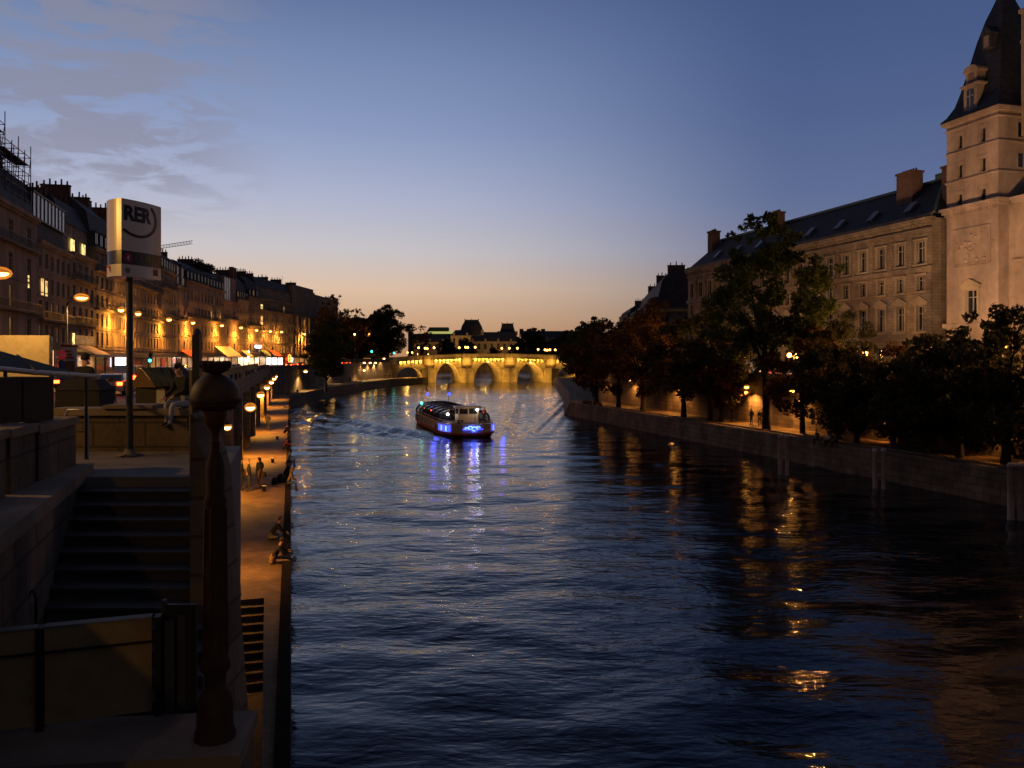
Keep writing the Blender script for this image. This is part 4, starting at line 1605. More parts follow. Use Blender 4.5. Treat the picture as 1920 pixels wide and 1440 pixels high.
# ------------------------------------------------------------------ trees
def make_crown(seed, rx, rz, nclump, nleaf, leaf, m, zc, low=0.0, sparse=False):
    rs = np.random.default_rng(seed)
    cl = []
    for i in range(nclump):
        d = rs.normal(size=3); d /= np.linalg.norm(d)
        rr = rs.uniform(.35, 1.0) ** .6
        x, y, z = d[0] * rx * rr, d[1] * rx * rr, d[2] * rz * rr
        # wind-shaped, uneven outline
        s = 1 + .22 * math.sin(3 * math.atan2(y, x) + seed) + .15 * math.sin(2 * z + seed)
        cl.append((x * s, y * s, zc + z, rx * rs.uniform(.13, .25) * (0.8 if sparse else 1.0)))
    # twiggy shoots above the outline
    for i in range(nclump // 5):
        t = rs.uniform(0, 2 * math.pi)
        q = rs.uniform(0, .6)
        cl.append((rx * q * math.cos(t), rx * q * math.sin(t), zc + rz * math.sqrt(max(0, 1 - q * q)) * rs.uniform(.95, 1.18), rx * .09))
    mb = MB()
    leaf_cloud(mb, cl, nleaf, leaf, m, rs)
    return mb.mesh('crown'), cl


def make_trunk(seed, zc, cl, r0, z_fork, lean=0.0):
    rs = np.random.default_rng(seed + 99)
    mb = MB()
    pts = [(0, 0, -.3), (.05, 0, z_fork * .5), (lean, .05, z_fork), (lean * 1.6, 0, zc * .92)]
    mb.tube(pts, [r0 * 1.25, r0, r0 * .8, r0 * .25], BARK, 8)
    idx = rs.permutation(len(cl))[:16]
    for i in idx:
        x, y, z, _ = cl[i]
        t = rs.uniform(.0, .75)
        s = Vector((lean + (lean * .6) * t, 0, z_fork + (zc * .92 - z_fork) * t))
        if z < s.z:
            s = Vector((lean, 0, z_fork * .9))
        e = Vector((x, y, z))
        mid = s.lerp(e, .5) + Vector((0, 0, (e - s).length * .12)) + Vector(rs.normal(size=3) * .25)
        mb.tube([s, mid, e], [r0 * .38, r0 * .2, r0 * .05], BARK, 5)
        for j in range(2):
            e2 = e + Vector(np.clip(rs.normal(size=3), -1.2, 1.2)) * .55
            mb.tube([mid, mid.lerp(e2, .6), e2], [r0 * .14, r0 * .08, r0 * .02], BARK, 4)
    return mb.mesh('trunk')


TREES = {}
def tree_kind(name, seed, rx, rz, nclump, nleaf, leaf, m, zc, r0, zf, sparse=False, lean=0.0):
    me, cl = make_crown(seed, rx, rz, nclump, nleaf, leaf, m, zc, sparse=sparse)
    TREES[name] = (me, make_trunk(seed, zc, cl, r0, zf, lean))


tree_kind('chestnut', 1, 4.8, 4.6, 52, 6000, .27, LEAFA, 6.6, .28, 2.6)
tree_kind('chestnut_b', 2, 5.0, 4.4, 52, 6000, .27, LEAFD, 6.4, .30, 2.4)
tree_kind('low_chestnut', 11, 5.6, 4.6, 60, 8500, .27, LEAFD, 5.2, .30, 1.9)
tree_kind('plane', 3, 5.6, 7.0, 130, 19000, .24, LEAFG, 12.4, .36, 5.0, sparse=True, lean=.4)
tree_kind('dense', 4, 9.0, 9.5, 150, 26000, .42, LEAFD, 12.5, .5, 3.0)
tree_kind('sparse', 5, 6.0, 8.0, 70, 6500, .32, LEAFA, 13.0, .35, 4.0, sparse=True)
tree_kind('thin_dark', 12, 5.5, 6.0, 70, 6500, .27, LEAFD, 10.0, .3, 3.5, sparse=True)
tree_kind('young', 6, 4.2, 5.0, 70, 14000, .22, LEAFG, 7.2, .22, 2.0)


def tree(kind, x, y, z, s, label, group, name='tree', rz=None, sz=1.0):
    root = empty(name, (x, y, z), rz if rz is not None else random.uniform(0, 6.28))
    root.scale = (s, s, s * sz)
    tag(root, label, 'tree', group)
    inst(TREES[kind][0], 'crown', root)
    inst(TREES[kind][1], 'trunk', root)
    return root


RG = 'trees along the island quay'
BT = 46.6
def qt(kind, px, s, label, b=BT, sz=1.0, **k):
    p = Pb(px, b, 2.2)
    return tree(kind, p.x, p.y, 2.2, s, label, RG, sz=sz, **k)


qt('plane', 1437, 1.08, 'tallest island tree, sparse green crown rising in front of the palace', sz=.98)
qt('chestnut', 1205, 1.12, 'rusty island tree with a pale trunk beside the first amber wall patch')
qt('chestnut_b', 1282, 1.05, 'dark island tree standing just under the low quay lamp glow')
qt('chestnut_b', 1331, 1.0, 'low dark island tree left of the tallest green one', b=47.2)
qt('chestnut', 1352, .85, 'rusty island tree leaning behind the lone standing figure', b=48.6)
qt('chestnut', 1505, .9, 'low autumn island tree right of the tallest one', b=48.2)
qt('chestnut_b', 1570, .92, 'dark island tree behind the row of seated people', b=48.2)
qt('low_chestnut', 1606, .72, 'rounded dark island tree with leaves lit from inside by a lamp', b=47.0, sz=1.0)
qt('chestnut', 1675, .72, 'small rusty island tree behind the middle mooring posts', b=49.0)
qt('low_chestnut', 1738, .86, 'island tree between the middle and the nearest mooring posts', b=47.4)
qt('low_chestnut', 1800, .9, 'broad island tree below the foot of the corner tower', b=47.4)
qt('low_chestnut', 1885, .98, 'nearest big island tree rising into the tower wing windows', b=47.6, sz=1.05)
qt('chestnut', 1160, 1.1, 'reddish island tree beside the seated group on the sloping quay')
qt('chestnut', 1118, 1.15, 'autumn island tree above the pale patch of wall', b=47.5)
for i, (x, y, s, k, lab) in enumerate([(15.5, 152, 1.15, 'young', 'green island tree at the water bend with a ragged top'), (19.5, 172, 1.25, 'chestnut', 'second island tree past the water bend'), (18.5, 200, 1.2, 'young', 'green island tree halfway to the bridge'),
                                       (21, 232, 1.3, 'chestnut', 'rusty island tree two thirds of the way to the bridge'), (22, 268, 1.35, 'young', 'green island tree close to the bridge end'), (24, 298, 1.3, 'chestnut_b', 'island tree overhanging the right end of the bridge')]):
    tree(k, x, y, 2.2, s, lab, RG)
UG = 'trees on the island street'
for px, b, s, k, lab in ((1235, 56, 1.0, 'chestnut', 'rust coloured street tree in front of the dark mansard block'), (1350, 57, 1.0, 'chestnut_b', 'dark street tree hiding the palace ground floor, near the far end'),
                         (1590, 58.5, .46, 'thin_dark', 'thin dark street tree in front of the palace windows'), (1530, 58.5, .5, 'thin_dark', 'thin brown street tree beside the tallest green tree')):
    p = Pb(px, b, ZS)
    tree(k, p.x, p.y, ZS, s, lab, UG)

LG = 'trees on the left bank'
tree('dense', -51.5, 330, 8.0, .98, 'great dark rounded tree at the left end of the bridge', LG)
tree('dense', -62.5, 322, 7.0, .80, 'dark round tree behind the big one by the traffic signal', LG)
tree('sparse', -64.5, 290, 7.0, 1.15, 'sparse tree with see-through top beside the last dark house', LG)
tree('sparse', -58, 300, 7.0, .95, 'thin half-bare tree between the sparse and the great dark tree', LG)
tree('sparse', -40, 352, 8.0, .72, 'small feathery tree at the right foot of the great dark tree', LG)
tree('dense', -59, 262, 7.0, .66, 'shadowy street tree before the last house front', LG)
p = P(612, 740, 178)
tree('young', -41.8 - 1.5, 186, ZQ, 1.18, 'dark bushy tree growing on the lower walkway near its bend', LG)
tree('young', -46.5, 200, ZQ, 1.1, 'second bushy walkway tree just past the bend', LG)
FG = 'small trees behind the bridge'
for i, (px, Y, s, k) in enumerate([(838, 470, .62, 'dense'), (872, 455, .62, 'dense'), (1000, 430, .95, 'dense'), (1040, 440, .72, 'dense'), (925, 480, .42, 'dense'), (968, 470, .5, 'dense'), (795, 520, .5, 'sparse'), (1062, 400, .85, 'dense')]):
    x = (px - 960) / F * Y
    tree(k, x, Y, 3.0 if px > 985 else 6.2, s, ['dark tree before the far palace wing, left of the bright front', 'rounded tree before the bright pale palace front', 'large round tree behind the bridge right of the steep pavilion', 'wide low tree behind the right part of the bridge', 'low bush-like tree under the long dark palace roof', 'small tree beneath the steep slate pavilion', 'feathery tree at the left start of the far palace', 'tree behind the very end of the bridge on the island side'][i], FG)

# ------------------------------------------------------------------ street lighting
LAMPM = mat('lamp_metal', (0.03, 0.03, 0.035), 0.5, 0.2)


HALO = bpy.data.materials.new('lamp_halo_glow')  # see-through amber glow added round the bulbs, imitates their glare
HALO.use_nodes = True
_nt = HALO.node_tree
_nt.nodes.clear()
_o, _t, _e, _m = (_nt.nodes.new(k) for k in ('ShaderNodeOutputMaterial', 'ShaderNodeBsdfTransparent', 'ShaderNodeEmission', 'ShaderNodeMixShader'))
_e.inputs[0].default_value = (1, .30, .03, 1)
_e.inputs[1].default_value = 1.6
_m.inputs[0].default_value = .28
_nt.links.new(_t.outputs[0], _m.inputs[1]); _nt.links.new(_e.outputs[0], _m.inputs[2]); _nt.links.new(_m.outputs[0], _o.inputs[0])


def bracket_lamp(p, inward, label, group, power=700, arm=1.6, col=AMBER, bulb=None, r=.26, spot=150, cat='wall lamp', on=True):
    """lamp on an arm; inward = unit vector from the lamp to its wall"""
    root = empty('wall_lamp', p, 0)
    tag(root, label, cat, group)
    w = Vector((inward[0], inward[1], 0)).normalized() * arm
    mb = MB()
    mb.tube([(w.x, w.y, .5), (w.x * .6, w.y * .6, .62), (w.x * .2, w.y * .2, .45), (0, 0, .28)], .035, LAMPM, 6)
    mb.tube([(w.x, w.y, -.1), (w.x * .5, w.y * .5, .55)], .02, LAMPM, 5)
    mb.build('arm', root)
    mb = MB()
    mb.lathe([(r * 1.15, 0), (r * 1.1, .06), (r * .6, .2), (.06, .28)], LAMPM, 14)
    mb.build('shade', root)
    mb = MB()
    mb.ball((0, 0, -.04), r * .9, bulb or BULB, 12, .7)
    mb.build('bulb', root)
    mb = MB(); mb.ball((0, 0, -.02), r * 1.3, HALO, 12, .8); mb.build('halo_shell', root)  # glare halo as a glowing shell, wider than the bulb
    light('SPOT', 'lamp_light', (0, 0, -r * .85 - .3), power * 2.6, col, .12, root, spot=spot)
    return root


# lamps on the tall quay wall, lower walkway
for i, (Y, b) in enumerate([(42.7, -3.25), (60, -2.9), (80, -2.88), (101, -2.86), (123, -2.84), (145, -2.84), (162, -2.9), (28, -3.0)]):
    X = (b / Y - VY) / VX * Y
    bracket_lamp(Vector((X, Y, 5.85)), (-VX, -VY), ('%s lamp from the viewer on the tall wall above the walkway' % ordn(i + 2)) if i < 7 else ['second lamp of the walkway wall, hidden behind the globe lamp', 'nearest lamp of the walkway wall, below the landing'][i - 7], 'walkway wall lamps',
                 power=[600, 1150, 1050, 950, 900, 900, 900, 400][i], arm=.9, bulb=BULBW, col=(1.0, 0.385, 0.04), r=.2 if i == 0 else .34)
for i, (px, py, Y, pw) in enumerate([(573, 696, 186, 1200), (624, 693, 236, 300), (683, 694, 270, 900), (683, 680, 276, 500), (694, 680, 284, 900), (704, 680, 292, 900), (720, 672, 300, 900)]):
    p = P(px, py, Y)
    bracket_lamp(p, (-1, .1), ['bright lamp on the bend of the quay wall beside the bushy tree', 'faint lamp on the far wall behind the bushy tree', 'lower lamp at the foot of the pale ramp near the bridge', 'upper lamp over the pale ramp near the bridge',
                               'left one of the lamp pair between ramp and bridge', 'right one of the lamp pair between ramp and bridge', 'lamp high on the wall beside the bridge end'][i], 'wall lamps by the bridge', power=pw, arm=2.0, bulb=BULBW, col=(1.0, 0.6, 0.22), r=.42)

# bracket lamps on the house fronts
def facade_normal(px):
    p = fac_pt(px); q = fac_pt(px + 8)
    d = (q - p).normalized()
    return Vector((d.y, -d.x))


def fac_off(px, d):
    q = fac_pt(px); nrm = facade_normal(px)
    r = (px - 960) / F
    Y = q.y - d / abs(r * nrm.x + nrm.y)
    return Vector((r * Y, Y))


FL_ = [(227, 581, 1400, 'left one of the two bright lamps beside the station sign post'), (259, 588, 1400, 'right one of the two bright lamps beside the station sign post'),
       (317, 599, 1300, 'dim hooded lamp over the amber-lit doorway past the sign post'), (362, 605, 1500, 'bright lamp seen just above the dark square post'),
       (416, 610, 1500, 'lamp throwing a yellow arch of light on the front under the roof garden'), (452, 614, 1600, 'bright lamp on the low dark-roofed house'),
       (481, 619, 1300, 'small hooded lamp over the arched doorway glow'), (507, 621, 1400, 'left one of two lamps on the wide corner block'), (528, 622, 1500, 'right one of two lamps on the wide corner block'),
       (571, 626, 1600, 'last bright lamp of the house fronts beside the uplit columns')]
for px, py, pw, lab in FL_:
    nrm = facade_normal(px)
    q = fac_off(px, 1.7)
    r_ = (px - 960) / F
    Y = q.y
    X = r_ * Y
    z = EYE + (HY - py) / F * Y
    bracket_lamp(Vector((X, Y, z)), -nrm, lab, 'lamps on the house fronts', power=pw * 2.1, arm=1.7, col=(1.0, 0.35, 0.035), bulb=BULB, r=.42, spot=168)


def pole_lamp(p, base, label, group, power, r=.4, heads=1, col=AMBER, bulb=None, name='street_lamp', spot=None, globe=False):
    root = empty(name, base, 0)
    tag(root, label, 'street lamp', group)
    d = Vector(p) - Vector(base)
    mb = MB()
    mb.lathe([(.16, 0), (.14, .5), (.08, .9), (.05, d.z * .95)], LAMPM, 8)
    mb.build('post', root)
    mb = MB()
    if not globe:
        mb.tube([(0, 0, d.z * .9), (d.x * .3, d.y * .3, d.z * 1.0), (d.x, d.y, d.z + .12)], [.06, .05, .04], LAMPM, 6)
        mb.lathe([(r * 1.1, 0), (r * .9, .12), (.05, .22)], LAMPM, 12, (d.x, d.y, d.z))
        mb.build('arm', root)
    mb = MB()
    pts = [(d.x, d.y, d.z)] if heads == 1 else [(-.42, 0, d.z), (.42, .1, d.z - .1)]
    for c in pts:
        mb2 = MB()
        mb2.ball(c, r if globe else r * .9, bulb or BULB, 12, 1.0 if globe else .45)
        mb2.build('globe' if globe else 'bulb', root)
        mb2 = MB(); mb2.ball(c, r * (1.4 if globe else 1.25), HALO, 12, 1.0 if globe else .6); mb2.build('halo_shell', root)  # glowing shell added as the lamp's halo
    if heads == 2:
        mb.tube([(-.42, 0, d.z - r), (0, 0, d.z - r - .25), (.42, .1, d.z - .1 - r)], .035, LAMPM, 5)
        mb.build('arm', root)
    lp = (d.x, d.y, d.z + (0 if globe else -.3 - r * .5))
    if heads == 2:
        lp = (0, -.0, d.z + .55)
    if globe:
        light('POINT', 'lamp_light', (0, -r * 1.3 - .3, d.z), power * 2.5, col, .15, root)
    else:
        light('SPOT' if spot != 360 else 'POINT', 'lamp_light', lp, power * 1.8, col, .15, root, spot=spot or 170)
    return root


SG = 'street lamps on tall masts'
pole_lamp(P(153, 558, 70), (P(126, 600, 70).x, 70, ZS), 'big bright street lamp on the mast in front of the nearest house fronts', SG, 2600, r=.5)
pole_lamp(P(0, 512, 37), (P(-60, 600, 37).x, 37, ZS), 'glaring street lamp cut by the picture edge', SG, 750, r=.4)
for ch in [o for o in bpy.data.objects if o.type == 'LIGHT' and o.parent and o.parent.get('group') == 'lamps on the house fronts']:
    light('POINT', 'spill_light', (0, -.0, -.75), ch.data.energy * .20, (1.0, .36, .05), .2, ch.parent)
# lamp standing by the bridge head, just outside the view: it lights the sign, the steps and the people's quay end
pole_lamp(Vector((-14.0, 9.5, 13.6)), (-15.5, 8.6, 7.9), 'tall street lamp at the bridge head beside the stairs', SG, 950, r=.3, spot=360)

pole_lamp(Vector((-3.6, -9.0, 13.2)), (-3.6, -9.6, 7.9), 'unseen fill lamp added behind the viewpoint to brighten the foreground', SG, 320, r=.3, spot=360)  # added lamp out of view, brightens the dark foreground
# twin-globe lamps on the island street
IG = 'globe lamps on the island street'
for i, (px, py, h, pw) in enumerate([(1229, 664, 1, 500), (1279, 669, 2, 500), (1312, 663, 2, 500), (1336, 666, 2, 500), (1391, 666, 2, 700), (1487, 666, 2, 900), (1616, 660, 2, 900), (1745, 655, 1, 900), (1880, 650, 1, 1200), (2080, 640, 1, 1500)]):
    b = 55.0
    Y = Yb(px, b)
    p = P(px, py, Y)
    pole_lamp(p, (p.x, p.y, ZS), 'globe street lamp %s along the island street, counted from the bridge' % ordn(i), IG, pw, r=.25, heads=h, globe=True, col=(1, .45, .12))
# wall lamps of the lower island quay
for i, (px, z, pw) in enumerate([(1130, 6.4, 500), (1180, 6.3, 700), (1263, 6.4, 1500), (1400, 6.3, 1700), (1485, 6.2, 1500), (1650, 6.2, 2000), (1885, 6.0, 700)]):
    p = Pb(px, 49.6, z)
    bracket_lamp(p, (VX, VY), 'amber wall lamp %s from the bridge on the lower island quay' % ordn(i), 'wall lamps of the island quay', power=pw * .42, arm=1.0, col=(1, .40, .08), r=.26)
# building floodlights at the foot of the tower and palace
for i, (px, b, pw, tx, tb, tz) in enumerate([(1800, 51.9, 9000, 1830, 69.5, 27), (1930, 51.9, 11000, 1880, 69.5, 28), (1640, 51.9, 3800, 1720, 69.5, 22), (1530, 51.9, 3500, 1560, 69.5, 20), (1400, 51.9, 2600, 1400, 69.5, 20)]):
    p = Pb(px, b, ZS + 1.6)
    t = Pb(tx, tb, tz)
    root = empty('floodlight', p)
    tag(root, 'ground floodlight %s aimed up at the palace and tower fronts' % ordn(i), 'floodlight', 'floodlights on the island street')
    mb = MB()
    mb.box(-.06, .06, -.06, .06, -1.6, -.1, LAMPM)
    mb.box(-.3, .3, -.12, .12, -.1, .15, LAMPM)
    mb.build('housing', root)
    q = (t - p).to_track_quat('-Z', 'Y').to_euler()
    light('SPOT', 'flood_light', (0, 0, .4), pw * .90, (1.0, .62, .39), .3, root, spot=75, rot=q)

# lamps on the arched bridge
BG = 'lamps along the bridge parapet'
for i, (px, py, h) in enumerate([(785, 652, 1), (799, 653, 2), (814, 652, 1), (861, 652, 1), (875, 651, 2), (891, 651, 1), (941, 653, 1), (955, 653, 1), (970, 653, 1), (1009, 655, 1), (1024, 656, 2), (1031, 656, 1), (1041, 656, 1)]):
    Y = YB + (1.0 if i % 3 else 17)
    p = P(px, py, Y)
    pole_lamp(p, (p.x, p.y, par(p.x) - 1.4), 'globe lamp %s across the bridge, counted from the rounded dark tree' % ordn(i), BG, 30, r=.36, heads=h, globe=True, col=(1, .55, .2))
for i, (px, py, Y) in enumerate([(608, 628, 250), (665, 627, 290), (692, 627, 300), (735, 648, 340), (764, 661, 360), (773, 661, 365)]):
    p = P(px, py, Y)
    pole_lamp(p, (p.x, p.y, ZS), 'small lamp %s glimmering between the dark bank trees by the bridge' % ordn(i), 'lamps among the bank trees', 200, r=.3, globe=True)

for i, px in enumerate([783, 803, 872, 880, 955, 1000, 1045]):
    Y = 612
    p = P(px, 664, Y)
    pole_lamp(p, (p.x, p.y, 6.5), 'tiny lamp %s from the picture left before the far palace' % ordn(i), 'lamps before the far palace', 2300, r=.25, globe=True, col=(1, .52, .16))
# traffic signals
def signal(px, py, Y, zb, label, m=GREENL, col=(0.05, 1, .6)):
    p = P(px, py, Y)
    root = empty('traffic_signal', (p.x, p.y, zb))
    tag(root, label, 'traffic light', 'traffic signals')
    h = p.z - zb
    k = Y / 150
    mb = MB()
    mb.tube([(0, 0, 0), (0, 0, h - .1)], .05, LAMPM, 6)
    mb.build('post', root)
    mb = MB()
    mb.box(-.17, .17, -.08, .12, h - .25, h + .85, LAMPM)
    for z in (h, h + .3, h + .6):
        mb.lathe([(.14, z + .1), (.15, z + .12)], LAMPM, 8, (0, -.16, 0))
    mb.build('housing', root)
    mb = MB()
    mb.ball((0, -.14, h), .17 * max(1, k), m, 10)
    mb.build('green_lens', root)
    light('POINT', 'signal_light', (0, -.5, h), 5 * k * k, col, .15, root)


signal(282, 676, 92, ZS, 'bright green traffic light over the market stall roof')
signal(697, 659, 285, ZS, 'green traffic light half lost in leaves left of the bridge')
signal(739, 662, 305, 9.0, 'green traffic light standing at the very end of the bridge')

# ------------------------------------------------------------------ cars
CGLASS = DKGLASS
PAINTS = [mat('car_paint_' + n, c, .3, .05, spec=.5, coat=.6) for n, c in (('silver', (.25, .25, .26)), ('black', (.015, .015, .018)), ('white', (.45, .45, .43)), ('red', (.2, .02, .015)), ('blue', (.03, .05, .12)))]
TYRE = mat('tyre_rubber', (.012, .012, .012), .9, .1)
RIM = mat('wheel_rim', (.25, .25, .26), .4, .1, metal=.6)
HEADL = emis('head_lamp', (1, .9, .7), 10)


def make_car(paint, tall=False, brake=True):
    root = empty('parked_car')
    h = 1.95 if tall else 1.45
    mb = MB()
    if tall:
        prof = [(-2.3, .32), (-2.35, .9), (-2.25, 1.75), (-2.05, h), (1.0, h), (1.6, 1.25), (2.25, 1.0), (2.3, .32)]
    else:
        prof = [(-2.1, .32), (-2.15, .75), (-2.05, .98), (-1.75, 1.0), (-1.25, 1.38), (-.9, h), (.2, h), (.5, 1.40), (1.1, .98), (1.9, .82), (2.1, .65), (2.1, .32)]
    n = len(prof)
    W = .86
    vs = []
    for s in (-1, 1):
        for x, z in prof:
            w = W * (1.0 if z < 1.02 else 1 - .20 * (z - 1.02) / (h - 1.02))
            vs.append((x, s * w, z))
    mb.add(vs, [tuple(range(n))[::-1], tuple(range(n, 2 * n))] + [(i, (i + 1) % n, n + (i + 1) % n, n + i) for i in range(n)], paint)
    mb.build('body', root)
    mb = MB()
    if tall:
        mb.quad((-2.315, -.65, 1.15), (-2.315, .65, 1.15), (-2.25, .6, 1.7), (-2.25, -.6, 1.7), CGLASS)
    else:
        mb.quad((-1.78, -.68, 1.03), (-1.78, .68, 1.03), (-1.32, .6, 1.36), (-1.32, -.6, 1.36), CGLASS)
    mb.build('rear_window', root)
    for s in (-1, 1):
        mb = MB()
        z0, z1 = 1.03, h - .1
        wa, wb = W * 1.005, W * (1 - .20 * (z1 - 1.02) / (h - 1.02)) * 1.01
        xa = (-2.0, -1.9, .9, 1.4) if tall else (-1.45, -1.05, .3, .95)
        mb.quad((xa[0], s * wa, z0), (xa[3], s * wa, z0), (xa[2], s * wb, z1), (xa[1], s * wb, z1), CGLASS)
        mb.build('side_window', root)
        mb = MB()
        xr = -2.36 if tall else -2.17
        mb.box(xr, xr + .12, min(s * .84, s * .5), max(s * .84, s * .5), .68 if not tall else .85, .90 if not tall else 1.15, REDL if brake else mat('unlit_tail', (.15, .01, .01), .3))
        mb.build('taillight', root)
        mb = MB()
        xf = 2.02 if not tall else 2.2
        mb.box(xf, xf + .11, min(s * .8, s * .5), max(s * .8, s * .5), .6, .76, HEADL)
        mb.build('headlight', root)
        for x in (-1.35, 1.35):
            mb = MB()
            mb.tube([(x, s * .68, .32), (x, s * .88, .32)], .32, TYRE, 14, smooth=False)
            wh = mb.build('wheel', root)
            mb = MB()
            mb.tube([(x, s * .875, .32), (x, s * .895, .32)], .2, RIM, 10, smooth=False)
            mb.build('rim', wh)
    return root


_first = {}


def car(kind, paint, x, y, z, rz, label, group, brake=True):
    key = (kind, paint, brake)
    if key not in _first:
        c = make_car(PAINTS[paint], kind == 'van', brake)
        _first[key] = c
    else:
        c = copy_tree(_first[key])
    c.name = 'delivery_van' if kind == 'van' else 'car'
    c.location = (x, y, z)
    c.rotation_euler = (0, 0, rz)
    tag(c, label, 'van' if kind == 'van' else 'car', group)
    return c


TG = 'traffic on the left bank street'
cars = [(-11.6, 55, 0, 'car', 'silver car with glowing tail lamps right behind the sign post'), (-12.4, 64, 2, 'van', 'white van stopped beyond the sign post'), (-9.4, 66, 1, 'car', 'black car in the lane nearest the river past the sign post'),
        (-15.6, 60, 4, 'car', 'blue car in the lane nearest the houses behind the stalls'),
        (-11.5, 88, 0, 'car', 'silver car braking just left of the dark square post'), (-15.0, 97, 2, 'car', 'white car queuing in front of the pink poster hoarding'), (-9.8, 112, 1, 'car', 'black car braking above the globe lamp'),
        (-13.0, 120, 3, 'car', 'red car in the queue right of the globe lamp'), (-9.6, 126, 0, 'car', 'silver car in the queue right of the globe lamp'), (-13.5, 134, 1, 'van', 'dark van in the queue before the bright awning'),
        (-9.8, 140, 4, 'car', 'blue car in the queue nearest the river wall'), (-13.2, 150, 2, 'car', 'white car in the middle of the queue'), (-10.2, 157, 0, 'car', 'silver car far along the queue'), (-17, 128, 1, 'car', 'black car parked at the shops with the bright awning')]
for b, Y, paint, kind, lab in cars:
    X = (b - Y * VY) / VX
    car(kind, paint, X, Y, ZS + .02, ANG_U, lab, TG)
for i, (px, py, Y) in enumerate([(545, 690, 215), (566, 691, 222), (640, 686, 290), (655, 684, 300), (648, 680, 310)]):
    x = (px - 960) / F * Y
    car('car', i % 5, x, Y, ZS + .02, R(92), ['car with red tail lamps under the neon ring', 'car with red lamps beside the bushy tree', 'far car with red lamps between the trees', 'farther car with red lamps between the trees', 'farthest car with red lamps before the bridge'][i], TG)
PGp = 'cars parked on the island street'
for i, px in enumerate([1385, 1412, 1432, 1465, 1500, 1530, 1575, 1620, 1665]):
    p = Pb(px, 58.2, ZS + .02)
    car('car' if i % 4 else 'van', i % 5, p.x, p.y, p.z, ANG_U, ['van', 'dark car', 'pale car', 'red car', 'van', 'silver car', 'dark car', 'pale car', 'white van'][i] + ' parked %s in the island street row behind the trees, counted from the bridge' % ordn(i), PGp, brake=False)

# ------------------------------------------------------------------ shop fronts, awnings, signs on the left bank
def awning(px0, px1, z0, z1, out, m, label, glow=None, shop=SHOPW):
    p0, p1 = fac_pt(px0), fac_pt(px1)
    root = empty('awning', (p0.x, p0.y, 0), ang(p1 - p0))
    tag(root, label, 'awning', 'shop awnings on the quay')
    L = (p1 - p0).length
    mb = MB()
    mb.extr([(-.01, z1), (-out, z0), (-out, z0 - .3), (-out + .04, z0 - .3), (-out + .04, z0 - .05), (-.01, z1 - .08)], 0, L, m)
    mb.build('canvas', root)
    mb = MB()
    for x in (.05, L - .05):
        mb.tube([(x, -.02, z0), (x, -out + .05, z0)], .03, LAMPM, 5)
    mb.build('frame', root)
    if glow:
        light('AREA', 'shop_glow', (L / 2, -out * .55, z0 - .1), glow, (1, .75, .5), parent=root, size=(L * .8, .4))


CREAM = mat('cream_canvas', (.6, .5, .38), .8, .1)
REDC = mat('red_canvas', (.3, .03, .02), .8, .1)
GRNC = mat('green_canvas', (.04, .09, .06), .8, .1)
awning(140, 168, 10.0, 11.2, 2.6, CREAM, 'wide cream awning left of the sign post', 500)
awning(336, 360, 9.8, 11.4, 2.4, REDC, 'red awning just left of the dark square post', 500)
awning(402, 432, 10.0, 12.6, 3.2, CREAM, 'brightly lit striped cream awning above the traffic queue', 2500)
awning(452, 462, 10.0, 11.8, 2.2, CREAM, 'small glowing awning under the bare chimney stacks', 1500)
awning(488, 498, 10.2, 12.0, 2.4, GRNC, 'first green awning of the corner block', 900)
awning(504, 516, 10.2, 12.0, 2.4, REDC, 'dark red awning between the green ones on the corner block', 900)


def neon(px, py, w, h, m, label, name='neon_sign', ring=False, off=.4, cat='sign'):
    nrm = facade_normal(px)
    q = fac_off(px, off)
    z = EYE + (HY - py) / F * q.y
    root = empty(name, (q.x, q.y, z), ang(facade_dir(px)))
    tag(root, label, cat, 'lit shop signs')
    mb = MB()
    if ring:
        mb.tube([(w / 2 * math.cos(t * math.pi / 8), 0, h / 2 * math.sin(t * math.pi / 8)) for t in range(17)], .16, m, 6)
        mb.tube([(-w * .25, 0, -h * .1), (w * .25, 0, h * .1)], .14, m, 6)
    else:
        mb.box(-w / 2, w / 2, -.08, .08, -h / 2, h / 2, m)
    mb.build('lit_panel', root)
    mb = MB()
    mb.box(-w / 2 - .06, w / 2 + .06, .09, .2, -h / 2 - .06, h / 2 + .06, LAMPM)
    mb.build('casing', root)
    return root


def facade_dir(px):
    return (fac_pt(px + 6) - fac_pt(px)).normalized()


neon(484, 650, 4.4, .8, emis('white_neon', (.9, .85, 1), 7), 'white neon bar high on the wide corner block')
neon(543, 672, 2.6, 2.4, REDL, 'red neon ring sign above the far shopfronts', ring=True)
neon(466, 668, 1.2, 3.0, emis('green_white_neon', (.6, 1, .85), 6), 'greenish white shop sign beside the yellow shopfront')
neon(517, 664, .8, 1.0, emis('teal_neon', (.1, .8, .6), 4), 'small teal pharmacy light on the corner block')
neon(226, 679, 5.5, 1.4, emis('white_shop_sign', (1, .8, .95), 6), 'blazing white shop sign left of the sign post')
neon(247, 673, .5, .6, emis('violet_neon', (.6, .4, 1), 6), 'tiny violet light right of the sign post')
neon(306, 680, 3.4, 1.6, mat('pink_sign', (.45, .06, .12), .5, .1), 'oval pink shop sign near the green traffic light')
neon(95, 680, 1.6, 2.8, emis('orange_box', (1, .35, .12), 2.5), 'glowing orange light box beside the white hoarding')
